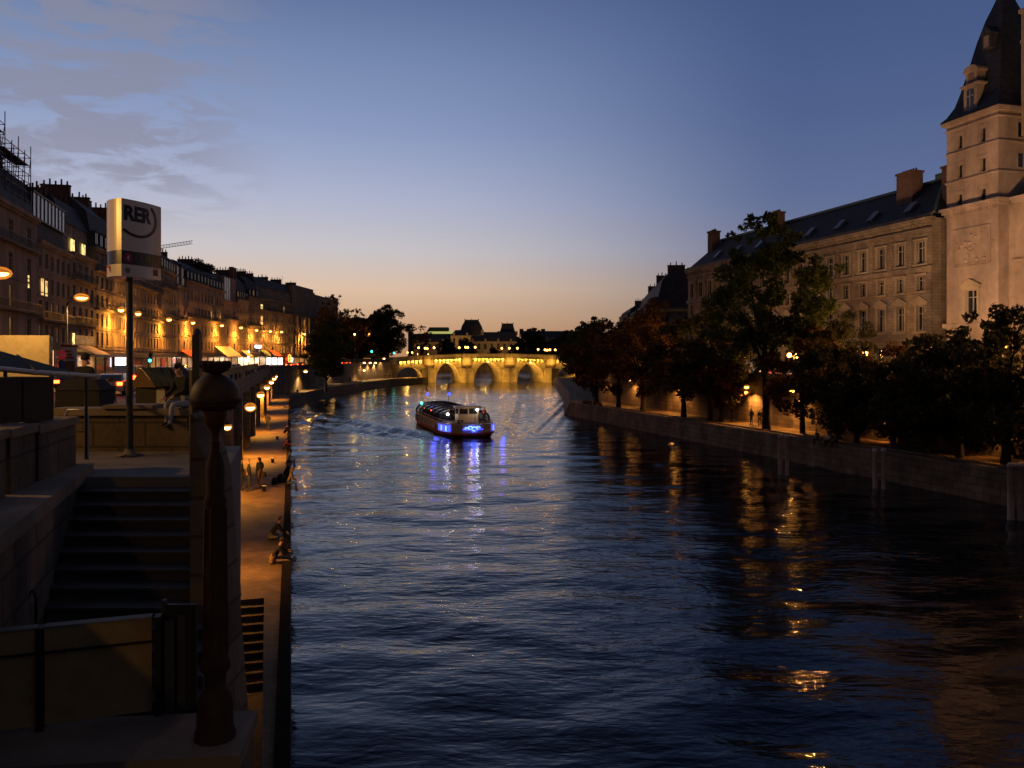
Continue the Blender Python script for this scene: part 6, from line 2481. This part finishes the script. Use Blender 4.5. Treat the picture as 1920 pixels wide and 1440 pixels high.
# people far off by the bridge, and on the island
for i, (px, py, sh, f) in enumerate([(722, 709, 'black', 20), (727, 709, 'navy', 200), (731, 710, 'black', 90), (737, 710, 'grey', 30), (743, 710, 'black', 180), (747, 709, 'navy', 0), (768, 708, 'black', 60), (783, 708, 'brown', 0), (787, 708, 'black', 180)]):
    Y = 302 - (i % 3) * 3
    x = (px - 960) / F * Y
    x = min(x, -36.5) if Y > 296 else x
    person(['stand', 'pockets', 'walk'][i % 3], x, Y, ZQ, R(f), sh, 'black', 'dark', 'distant dark figure %s from the ramp among those near the bridge foot' % ordn(i), 'strollers near the bridge')
p = P(657, 0, 244); person('walk', p.x, 244, ZQ, R(80), 'black', 'black', 'dark', 'single dark figure walking by the far wall behind the bushy tree', 'strollers near the bridge')
IGp = 'people on the island quay'
for i, (px, kd, b, lab) in enumerate([(1098, 'knees', 45.2, 'first of the seated island group, at its end nearest the bridge'), (1104, 'knees', 45.5, 'second crouched figure in the seated island group'), (1110, 'cross', 45.3, 'third figure of the seated island group, bent forward'),
                                      (1116, 'knees', 45.4, 'fourth figure of the seated island group'), (1127, 'cross', 45.0, 'figure sitting slightly apart from the seated island group')]):
    p = Pb(px, b, 2.2)
    person(kd, p.x, p.y, 2.2, R(200 + 10 * i), 'black', 'black', 'dark', lab, IGp, bulk=1.15)
for i, (px, kd, b, f, lab) in enumerate([(1372, 'stand', 48.8, 200, 'dark figure standing alone against the glowing island wall'), (1409, 'pockets', 48.4, 120, 'left one of two people standing by the tallest tree trunk'), (1425, 'stand', 48.4, 250, 'right one of two people standing by the tallest tree trunk')]):
    p = Pb(px, b, 2.2)
    person(kd, p.x, p.y, 2.2, R(f), 'black', 'black', 'dark', lab, IGp, bulk=1.15)
for i, (px, sh, lab) in enumerate([(1535, 'black', 'seated person on the island edge nearest the farthest mooring posts'), (1556, 'white', 'seated person with a light shirt on the island edge'), (1569, 'grey', 'rightmost of three people seated on the island edge')]):
    p = Pb(px, 44.75, 2.2)
    person('edge', p.x, p.y, 2.29, ANG_V + math.pi, sh, 'black', 'dark', lab, IGp, bulk=1.1)
# passengers
PGr = 'passengers under the glass roof'
k = 0
for x, y in ((10.2, -2.0), (10.4, 2.0), (6.4, -1.6), (5.0, 1.2), (3.8, -1.9), (1.2, 1.4), (-.1, -1.2), (-2.7, -2.0), (-5.3, 1.0), (-6.6, -1.7)):
    q = boat.matrix_basis @ Vector((x, y, 1.66))
    kd = 'stand' if x > 8 else 'edge'
    c, s_ = math.cos(ANG_U + math.pi), math.sin(ANG_U + math.pi)
    X, Yy = bc.x + c * x - s_ * y, bc.y + s_ * x + c * y
    person(kd, X, Yy, 1.66 if kd == 'stand' else 2.06, ANG_U + math.pi, ['black', 'red', 'grey', 'navy', 'white'][k % 5], 'black', ['dark', 'brown', 'fair'][k % 3],
           ('person on the open foredeck, %s of the wheelhouse' % ('left' if y < 0 else 'right')) if x > 8 else 'dim seated passenger %s from the bow under the glass roof' % ordn(k - 2), PGr)
    k += 1

# ------------------------------------------------------------------ bridge head: landing, stairs, parapets
ZB = 7.9
DSTONE = mat('weathered_dark_stone', (.17, .13, .09), .9, .35, 1.6, .015, 9, brick=(.9, .42, .02), stain=.5)
DTREAD = mat('dark_stair_stone', (.05, .05, .06), .75, .3, 3, .006, 20, stain=.4)
mb = MB()
mb.prism([(-5.85, 10.8), (-3.9, 10.8), (-4.95, 14.6), (-9.4, 14.6), (-9.4, 11.41), (-6.02, 11.41)], -1.5, ZB, SIDEW)
tag(mb.build('stair_landing'), kind='structure')
mb = MB()
mb.prism([(-6.3, 11.40), (-5.22, 7.1), (-4.6, 4.0), (-4.6, -8), (-40, -8), (-40, 17.4), (-9.42, 17.4), (-9.42, 11.40)], -1.48, ZB - .003, SIDEW)
tag(mb.build('bridge_head_pavement'), kind='structure')
mb = MB()
for k in range(18):
    y1, y0 = 10.8 - .27 * k, 10.8 - .27 * (k + 1)
    zt = ZB - .135 * (k + 1)
    xl0, xl1 = -5.83 + .38 * (10.8 - y0), -5.83 + .38 * (10.8 - y1)
    mb.prism([(xl0, y0 - .02), (-.385 * y0, y0 - .02), (-.385 * y1, y1), (xl1, y1)], 3.0 - .001 * k, zt - .03, DTREAD)
    mb.prism([(xl0 + .002, y0 - .05), (-.385 * y0, y0 - .05), (-.385 * y1, y1 + .0), (xl1 + .002, y1)], zt - .029, zt, mat('worn_tread', (.045, .047, .055), .6, .25, 4, .003, 30))
o = mb.build('stone_stairs')
tag(o, 'wide dark stone stairs descending from the landing towards the wooden hoarding', 'stairs')
mb = MB()
mb.prism([(-6.02, 11.38), (-6.32, 11.38), (-5.25, 7.1), (-4.2, 3.0), (-3.1, 3.0), (-4.5, 7.1)], 2.5, 7.84, DSTONE)
mb.prism([(-5.97, 11.42), (-6.34, 11.42), (-5.27, 7.1), (-4.22, 3.0), (-3.05, 3.0), (-4.45, 7.1)], 7.843, 8.0, COPE)
tag(mb.build('stair_wall'), 'sloping-looking coped stone wall along the left side of the dark stairs', 'wall')
for i, (ya, yb, z1, lab) in enumerate([(9.75, 11.35, 8.68, 'pale-topped stone parapet block at the head of the stairs'), (8.8, 9.62, 8.72, 'stone parapet block between two dark slots'), (6.4, 8.66, 8.74, 'stone parapet block cut by the left picture edge')]):
    f = lambda y: -6.2 + (11.4 - y) * .262
    mb = MB()
    mb.prism([(f(ya), ya), (f(yb), yb), (f(yb) - .34, yb + .05), (f(ya) - .34, ya + .05)], 8.003, z1 - .1, DSTONE)
    mb.prism([(f(ya) + .03, ya - .02), (f(yb) + .03, yb + .02), (f(yb) - .37, yb + .07), (f(ya) - .37, ya + .03)], z1 - .099, z1, COPE)
    tag(mb.build('parapet_block'), lab, 'parapet', 'parapet blocks beside the stairs')
mb = MB()
mb.box(-7.9, -5.1, 13.75, 14.2, ZB - .02, 8.52, DSTONE)
mb.box(-7.95, -5.05, 13.7, 14.25, 8.521, 8.64, COPE)
mb.box(-7.0, -6.15, 13.66, 14.3, 8.641, 8.70, COPE)
tag(mb.build('parapet_wall'), 'low stone parapet behind the landing and the station sign pole', 'wall')
mb = MB()
prof = [(-3.5, -1.5), (-2.75, -1.5), (-3.04, 4.5), (-3.30, 8.2), (-3.36, 8.45), (-3.42, 8.6), (-3.44, 8.86), (-3.5, 8.9)]
mb.extr(prof, 8.7, 9.4, DSTONE, axis='y')
tag(mb.build('stone_pier'), 'tapering stone pier standing behind the ornate globe lamp', 'pier')
mb = MB()
mb.prism([(-9, 5.55), (-2.17, 6.3), (-2.27, 7.02), (-9, 6.3)], -1.5, 6.28, DSTONE)
mb.prism([(-9, 5.5), (-2.13, 6.25), (-2.24, 7.05), (-9, 6.33)], 6.281, 6.40, COPE)
tag(mb.build('low_wall'), 'low coped stone wall carrying the ornate globe lamp and the hoarding', 'wall')
# wooden hoarding
WOODP = mat('olive_board', (.20, .14, .06), .8, .25, 2.5, .004, 12)
hd_ = empty('wooden_hoarding', (-3.06, 7.0, 6.40), math.atan2(-.4, -1.16))
tag(hd_, 'dark boarded wooden hoarding of two panels closing the foot of the stairs', 'hoarding')
for i, (a, b) in enumerate([(0.08, .90), (.96, 1.86), (1.92, 3.2)]):
    mb = MB()
    mb.box(a, b, -.03, .03, .04, .64, WOODP)
    mb.build('panel', hd_)
    mb = MB()
    mb.box(a, b, -.04, .045, .66, .85, WOODP)
    mb.box(a, b, -.05, .055, .64, .659, IRON)
    mb.box(a, b, -.05, .055, .851, .865, mat('pale_edge', (.12, .11, .10), .6, .2, 8))
    mb.build('top_board', hd_)
for x in (0, .90, 1.86):
    mb = MB(); mb.box(x + .002, x + .058, -.05, .07, .0, .86, IRON); mb.build('post', hd_)
mb = MB()
mb.box(-.22, -.12, -.1, .0, 0, .84, LAMPM)
mb.box(-.1, -.02, -.06, .04, 0, .8, LAMPM)
mb.build('end_post', hd_)
root = empty('handrail', (-4.93, 8.0, 5.9))
tag(root, 'short bent iron handrail end standing above the hoarding', 'handrail')
mb = MB(); mb.tube([(0, 0, 0), (0, 0, 1.1), (.05, 0, 1.22), (.14, 0, 1.28), (.17, 0, 1.2)], .018, IRON, 6); mb.tube([(.17, 0, 0), (.17, 0, 1.2)], .014, IRON, 6); mb.build('rail', root)

root = empty('gap_filler', (-2.93, 7.08, 6.405))  # black panel added in place of the shade in the gap
tag(root, 'narrow black panel added for the dark gap between the wooden hoarding and the globe lamp', 'gate')
mb = MB(); mb.box(-.13, .14, -.02, .02, .02, .92, IRON); mb.box(-.16, -.131, -.03, .03, 0, .96, LAMPM); mb.build('leaf', root)
# ornate globe lamp, unlit, on the low wall
root = empty('ornate_lamp', (-2.43, 6.55, 6.4))
tag(root, 'unlit ornate iron street lamp with big dark globe and crown, closest to the viewer', 'street lamp')
OXI = mat('oxide_iron', (.028, .015, .009), .9, .3, 5, .006, 22)
mb = MB()
mb.lathe([(.165, 0), (.16, .05), (.145, .09), (.14, .30), (.12, .36), (.085, .40), (.085, .52), (.118, .56), (.118, .62), (.098, .66), (.096, .9), (.092, 1.4), (.082, 1.9), (.095, 1.93), (.07, 1.99), (.075, 2.2), (.055, 2.3), (.035, 2.34), (.035, 2.42)], OXI, 18)
for t in range(8):
    a = t * math.pi / 4
    mb.tube([(.097 * math.cos(a), .097 * math.sin(a), .68), (.083 * math.cos(a), .083 * math.sin(a), 1.88)], .013, OXI, 4)
    mb.box(.13 * math.cos(a) - .012, .13 * math.cos(a) + .012, .13 * math.sin(a) - .012, .13 * math.sin(a) + .012, .09, .31, OXI)
mb.build('post', root)
mb = MB()
mb.lathe([(.03, 2.42), (.035, 2.50), (.07, 2.55), (.09, 2.61), (.098, 2.66), (.10, 2.675)], mat('lamp_bowl', (.05, .02, .008), .5, .2, 3), 18)
mb.build('bowl', root)
mb = MB()
mb.lathe([(.105, 2.676), (.16, 2.69), (.187, 2.72), (.193, 2.76), (.193, 2.80), (.187, 2.84), (.17, 2.88), (.14, 2.92), (.10, 2.95), (.05, 2.972)], mat('dark_globe', (.04, .021, .008), .6, .25, 3), 24)
mb.build('globe', root)
mb = MB()
mb.lathe([(.193, 2.735), (.203, 2.745), (.203, 2.765), (.193, 2.775)], OXI, 24)
mb.lathe([(.04, 2.972), (.07, 2.985), (.105, 3.0), (.115, 3.03), (.10, 3.06), (.05, 3.065)], OXI, 14)
for t in range(12):
    a = t * math.pi / 6
    mb.ball((.105 * math.cos(a), .105 * math.sin(a), 3.05), .028, OXI, 6, 1.2)
mb.build('crown', root)

# dark square post with a rounded head
root = empty('square_post', (-4.33, 11.0, ZB))
tag(root, 'plain dark square metal post at the landing edge behind the globe lamp', 'post')
mb = MB()
mb.box(-.05, .05, -.05, .05, 0, 1.93, LAMPM)
mb.lathe([(.062, 1.931), (.05, 1.98), (.02, 2.01)], LAMPM, 10)
mb.box(-.10, -.053, -.02, .02, 0, 1.45, mat('edge_highlight', (.32, .22, .08), .5, .2))  # yellow highlight along the post, put into the colour of a strip
mb.box(-.07, .07, -.07, .07, 0, .12, LAMPM)
mb.build('shaft', root)
mb = MB(); mb.box(-.03, .03, -.062, -.052, .8, 1.0, IRON); mb.build('plate', root)

# ------------------------------------------------------------------ the station sign
A_, B_, C_ = Vector((-6.25, 12.8)), Vector((-5.965, 13.6)), Vector((-6.70, 13.26))
sroot = empty('station_sign', (-6.27, 13.22, ZB))
tag(sroot, 'tall white station sign reading RER on a dark pole, standing on the landing', 'sign')
so = Vector((sroot.location.x, sroot.location.y))


def panel_pt(P0, P1, s, bulge, out=0.0):
    d = P1 - P0
    nn = Vector((d.y, -d.x)).normalized()
    return P0 + d * s + nn * (bulge * 4 * s * (1 - s) + out)


N1 = 14
AB_ = [panel_pt(A_, B_, i / N1, .05) for i in range(N1 + 1)]
BC_ = [panel_pt(B_, C_, i / 6, .06) for i in range(1, 6)]
CA_ = [panel_pt(C_, A_, i / N1, .09) for i in range(N1 + 1)]
ring = [(p.x - so.x, p.y - so.y) for p in AB_ + BC_ + CA_[:-1]]
SIGNW = mat('sign_enamel', (.50, .44, .40), .28, .06, 2, spec=.5, coat=.5)
SIGND = mat('sign_dark_band', (.02, .012, .012), .2, .2, spec=.6)
z_b, z_t = EYE + (HY - 517) / F * 12.8 - ZB, EYE + (HY - 371) / F * 12.8 - ZB
z_1, z_2 = EYE + (HY - 494) / F * 12.8 - ZB, EYE + (HY - 469) / F * 12.8 - ZB


def shrink(r, k):
    cx, cy = sum(p[0] for p in r) / len(r), sum(p[1] for p in r) / len(r)
    return [(cx + (p[0] - cx) * k, cy + (p[1] - cy) * k) for p in r]


mb = MB(); mb.prism(ring, z_2 + .003, z_t, SIGNW); mb.build('upper_body', sroot)
mb = MB(); mb.prism(shrink(ring, .985), z_1, z_2, SIGND); mb.build('dark_band', sroot)
mb = MB(); mb.prism(ring, z_b, z_1 - .003, SIGNW); mb.build('lower_band', sroot)
mb = MB()
mb.lathe([(.052, .02), (.052, z_b - .003)], LAMPM, 14, (.0, -.1, 0))
mb.lathe([(.2, 0), (.2, .02), (.09, .05), (.07, .12)], STONE2, 14, (.0, -.1, 0))
mb.build('pole', sroot)
INK = mat('sign_ink', (.012, .012, .03), .4, .1)


def on_panel(name, verts2, faces, m, P0=A_, P1=B_, bulge=.05, out=.006, parent=sroot):
    vs = []
    for s, z in verts2:
        p = panel_pt(P0, P1, s, bulge, out)
        vs.append((p.x - so.x, p.y - so.y, z))
    mb = MB(); mb.add(vs, faces, m)
    return mb.build(name, parent)


def text_on(name, body, s0, z0, h, width, m, P0=A_, P1=B_, bulge=.05, out=.006, bold=.0):
    c = bpy.data.curves.new('t', 'FONT')
    c.body = body
    c.size = 1.0
    c.offset = bold
    c.resolution_u = 4
    ob = bpy.data.objects.new('t', c)
    COL.objects.link(ob)
    bpy.context.view_layer.update()
    dg = bpy.context.evaluated_depsgraph_get()
    me = bpy.data.meshes.new_from_object(ob.evaluated_get(dg))
    vs = [(v.co.x, v.co.y) for v in me.vertices]
    fs = [tuple(p.vertices) for p in me.polygons]
    bpy.data.objects.remove(ob)
    x0, x1 = min(v[0] for v in vs), max(v[0] for v in vs)
    y0, y1 = min(v[1] for v in vs), max(v[1] for v in vs)
    v2 = [(s0 + (x - x0) / (x1 - x0) * width, z0 + (y - y0) / (y1 - y0) * h) for x, y in vs]
    return on_panel(name, v2, fs, m, P0, P1, bulge, out)


px_m = 12.9 / F
text_on('lettering', 'RER', .045, z_t - .345, .25, .64, INK, bold=.045)
# open ring round the letters
vs, fs = [], []
cs, cz, rs_, rz_ = .36, z_t - .28, .49, .32
n = 30
for i in range(n + 1):
    t = math.radians(25 - 168 * i / n) if False else math.radians(46 - 182 * i / n)
    for k in (1.0, .86 if True else 1):
        vs.append((cs + rs_ * k * math.cos(t), cz + rz_ * (k if k == 1 else .87) * math.sin(t)))
ok = [(max(0.005, v[0]), min(v[1], z_t - .005)) for v in vs]
fs = [(2 * i, 2 * i + 1, 2 * i + 3, 2 * i + 2) for i in range(n)]
on_panel('ring_mark', ok, fs, INK)


def disc_on(name, s, z, r, m, P0=A_, P1=B_, bulge=.05, out=.008, inner=None):
    L = (P1 - P0).length
    vs = [(s, z)] + [(s + r / L * math.cos(2 * math.pi * i / 20), z + r * math.sin(2 * math.pi * i / 20)) for i in range(20)]
    return on_panel(name, vs, [(0, i + 1, (i + 1) % 20 + 1) for i in range(20)], m, P0, P1, bulge, out)


zm = (z_1 + z_2) / 2
disc_on('line_disc', .13, zm, .082, mat('line_purple', (.22, .02, .06), .4, .05), out=.002)
text_on('line_number', '4', .10, zm - .045, .09, .06, SIGNW, out=.005, bold=.01)
disc_on('line_disc', .37, zm, .082, mat('line_dim', (.07, .05, .07), .4, .05), out=.002)
text_on('line_letter', 'B', .34, zm - .045, .09, .06, SIGND, out=.005, bold=.01)
disc_on('line_disc', .60, zm, .082, mat('line_olive', (.10, .09, .02), .4, .05), out=.002)
text_on('line_letter', 'C', .57, zm - .045, .09, .06, SIGND, out=.005, bold=.01)
on_panel('small_square', [(.74, z_b + .06), (.88, z_b + .06), (.88, z_b + .17), (.74, z_b + .17)], [(0, 1, 2, 3)], mat('dull_maroon', (.10, .012, .03), .5, .1))
on_panel('red_emblem', [(.30, z_b + .05), (.62, z_b + .07), (.66, z_b + .15), (.5, z_b + .2), (.28, z_b + .15)], [(0, 1, 2, 3, 4)], mat('emblem_red', (.3, .05, .02), .5, .1), C_, A_, .09)
disc_on('round_emblem', .12, z_b + .1, .045, mat('emblem_green', (.12, .16, .08), .5, .1))

# ------------------------------------------------------------------ market stalls and people at the bridge head
CANV = mat('grey_green_canvas', (.035, .042, .04), .85, .4, 3, .01, 9, spec=.15)
TUBEW = mat('white_tube', (.34, .32, .30), .45, .1, spec=.6)
BOXG = mat('dark_green_boards', (.03, .028, .02), .7, .25, 3)
st = empty('book_stall', (-6.3, 10.2, 8.0))
tag(st, 'closed dark book stall under a sloping tarpaulin at the picture edge', 'stall')
o = st.location
def rel(v):
    return tuple(Vector(v) - o)
mb = MB()
q = [P(-90, 800, 9.2), P(100, 800, 10.4)]
d = (q[1] - q[0]); d.z = 0; d.normalize(); nn = Vector((-d.y, d.x, 0))
for t0, t1 in ((0, .66), (.68, 1.0)):
    a, b = q[0].lerp(q[1], t0), q[0].lerp(q[1], t1)
    poly = [(a.x - o.x, a.y - o.y), (b.x - o.x, b.y - o.y), (b.x + nn.x * .7 - o.x, b.y + nn.y * .7 - o.y), (a.x + nn.x * .7 - o.x, a.y + nn.y * .7 - o.y)]
    m2 = MB(); m2.prism(poly, .70, 1.26, BOXG)
    m2.build('box', st)
mb = MB()
e0, e1 = P(-90, 683, 9.0), P(182, 706, 12.2)
r0, r1 = P(-90, 628, 10.3), P(128, 701, 13.2)
mb.add([rel(e0), rel(e1), rel(r1), rel(r0), rel(e0 - Vector((0, 0, .03))), rel(e1 - Vector((0, 0, .03))), rel(r1 - Vector((0, 0, .03))), rel(r0 - Vector((0, 0, .03)))],
       [(0, 1, 2, 3), (7, 6, 5, 4), (0, 4, 5, 1), (1, 5, 6, 2), (2, 6, 7, 3), (3, 7, 4, 0)], CANV)
for t in (.25, .5, .75):      # folds
    mb.tube([rel(e0.lerp(e1, t) + Vector((0, 0, .01))), rel(r0.lerp(r1, t) + Vector((0, 0, .015)))], .025, CANV, 5)
mb.build('tarpaulin', st)
mb = MB(); mb.tube([rel(e0), rel(e0.lerp(e1, .5) - Vector((0, 0, .015))), rel(e1)], .035, TUBEW, 8)
mb.build('eave_tube', st)
mb = MB()
for t in (.3, .62, .9):
    c = e0.lerp(e1, t)
    mb.tube([rel(c), rel((c.x, c.y, 8.0))], .022, IRON, 6)
mb.build('pole', st)

st = empty('market_stall', (P(300, 760, 19).x, 19.4, 7.0))
tag(st, 'green canvas stall with a tan gable beside the station sign pole', 'stall')
o = st.location
k = 19 / F
x0, x1 = (247 - 960) * k - o.x, (347 - 960) * k - o.x
zt, ze, zb_ = EYE + (HY - 689) * k - 7, EYE + (HY - 722) * k - 7, 1.0
mb = MB()
mb.box(x0 + .05, x1 - .05, -.3, .7, zb_, ze, BOXG)
mb.box(x0 + .55, x0 + .75, -.32, -.302, ze - .5, ze - .08, TUBEW)
mb.build('box', st)
mb = MB()
mb.add([(x0 + .12, -.2, zt), (x1 - .25, .1, zt), (x1, -.5, ze), (x0 + .62, -.5, ze - .04), (x1, .8, ze), (x0, .8, ze)], [(0, 3, 2, 1), (0, 1, 4, 5), (1, 2, 4)], CANV)
for t in (.2, .45, .7):
    mb.tube([(x0 + .12 + (x1 - x0 - .4) * t, -.15, zt + .01), (x0 + .62 + (x1 - x0 - .62) * t, -.5, ze)], .018, CANV, 4)
mb.build('canvas', st)
mb = MB()
mb.add([(x0 + .12, -.21, zt - .02), (x0 - .1, -.3, ze - .06), (x0 + .62, -.5, ze - .05)], [(0, 1, 2), (2, 1, 0)], mat('tan_canvas', (.25, .15, .05), .8, .15))
mb.build('gable', st)
mb = MB()
for x in (x0 + .1, x1 - .1):
    mb.box(x - .04, x + .04, -.2, .6, 0, zb_, IRON)
mb.build('leg', st)

# more closed book boxes along the quay parapet
BK = 'closed book boxes on the quay parapet'
for i in range(22):
    a = 52 + i * 4.6
    if i in (4, 9, 10, 15):
        continue
    p = AB(a, -4.05)
    root = empty('book_box', (p.x, p.y, 8.0), ANG_U)
    tag(root, '%s closed book box on the quay parapet, counted from the viewer' % ordn(i), 'book box', BK)
    mb = MB(); mb.box(-1, 1, -.36, .3, 0.003, .36, BOXG); mb.build('box', root)
    mb = MB(); mb.extr([(-.42, .361), (.34, .361), (.3, .46), (-.3, .40)], -1.04, 1.04, CANV if i % 3 else mat('tan_lid', (.2, .12, .05), .7, .2)); mb.build('lid', root)
# railing between the boxes
root = empty('railing', AB(45, -3.85, 8.0), ANG_U)
tag(root, 'thin lamp-lit railing on the quay wall right of the globe lamp', 'railing')
mb = MB()
mb.box(-6, 58, -.03, .03, .86, .92, LAMPM)
mb.box(-6, 58, -.02, .02, .12, .16, LAMPM)
mb.build('rail', root)
mb = MB()
for i in range(107):
    mb.box(-6 + i * .6 - .035, -6 + i * .6 + .035, -.03, .03, 0.003, .859, mat('pale_baluster', (.3, .24, .16), .7, .2))
tag(mb.build('baluster', root), kind='stuff')

# wrapped kiosk behind the stall
FILM = mat('plastic_film', (.42, .36, .26), .16, .12, 2, .06, 2.2, spec=.6, coat=.8)
root = empty('wrapped_kiosk', (P(92, 0, 40).x, 40, ZS), R(8))
tag(root, 'big pale block wrapped in shiny plastic film behind the book stall', 'kiosk')
mb = MB()
NX, NZ = 26, 16
vs, fs = [], []
for j in range(NZ + 1):
    for i in range(NX + 1):
        vs.append((-4.4 * i / NX, .03 * math.sin(i * 1.9 + j) * math.cos(j * 1.3), 3.65 * j / NZ))
fs = [(j * (NX + 1) + i, j * (NX + 1) + i + 1, (j + 1) * (NX + 1) + i + 1, (j + 1) * (NX + 1) + i) for j in range(NZ) for i in range(NX)]
mb.add(vs, [f[::-1] for f in fs], FILM, True)
mb.box(-4.38, -.02, .08, .5, 0, 3.62, FILM)
mb.build('wrapping', root)

# covered cart, hoop barrier
root = empty('covered_cart', (P(150, 0, 15.2).x, 15.4, ZB), R(5))
tag(root, 'black covered cart bulging behind the landing parapet', 'cart')
mb = MB()
mb.prism([(-.42, -.35), (.42, -.35), (.42, .35), (-.42, .35)], .25, 1.0, CL['black'], top=[(-.40, -.33), (.38, -.33), (.38, .33), (-.40, .33)])
mb.prism([(-.42, -.35), (.42, -.35), (.42, .35), (-.42, .35)], 1.0, 1.2, CL['black'], top=[(-.3, -.2), (.26, -.2), (.26, .2), (-.3, .2)])
mb.build('cover', root)
for x in (-.3, .3):
    mb = MB(); mb.tube([(x, -.3, .17), (x, -.22, .17)], .17, TYRE, 12, smooth=False); mb.build('wheel', root)
root = empty('hoop_barrier', (P(144, 0, 12.6).x, 12.6, ZB))
tag(root, 'small bent metal hoop beside the parapet block at the stair head', 'barrier')
mb = MB(); mb.tube([(-.17, 0, 0), (-.17, 0, .72), (-.13, 0, .79), (.13, 0, .79), (.17, 0, .72), (.17, 0, 0)], .02, mat('dull_steel', (.3, .3, .32), .4, .2, metal=.5), 7); mb.tube([(-.17, 0, .45), (.17, 0, .45)], .015, LAMPM, 6); mb.build('hoop', root)
NGp = 'people at the bridge head'
sp2 = person('edge', P(350, 0, 13.9).x, 13.95, 8.645, R(-125), 'black', 'palejeans', 'brown', 'person in pale jeans sitting on the landing parapet', NGp, bulk=1.1, s=.80)
person('stand', P(143, 0, 15.9).x, 16.2, ZB, R(80), 'black', 'black', 'dark', 'person of whom just the dark head shows over the stall', NGp, s=.93)
person('pockets', P(206, 0, 28).x, 28, ZS, R(60), 'black', 'navy', 'brown', 'person in black seen from behind next to the sign pole', NGp, bulk=1.2)
person('stand', P(190, 0, 29).x, 29.5, ZS, R(150), 'navy', 'jeans', 'fair', 'person in blue turned aside, left of the one in black', NGp, bulk=1.2, s=.95)
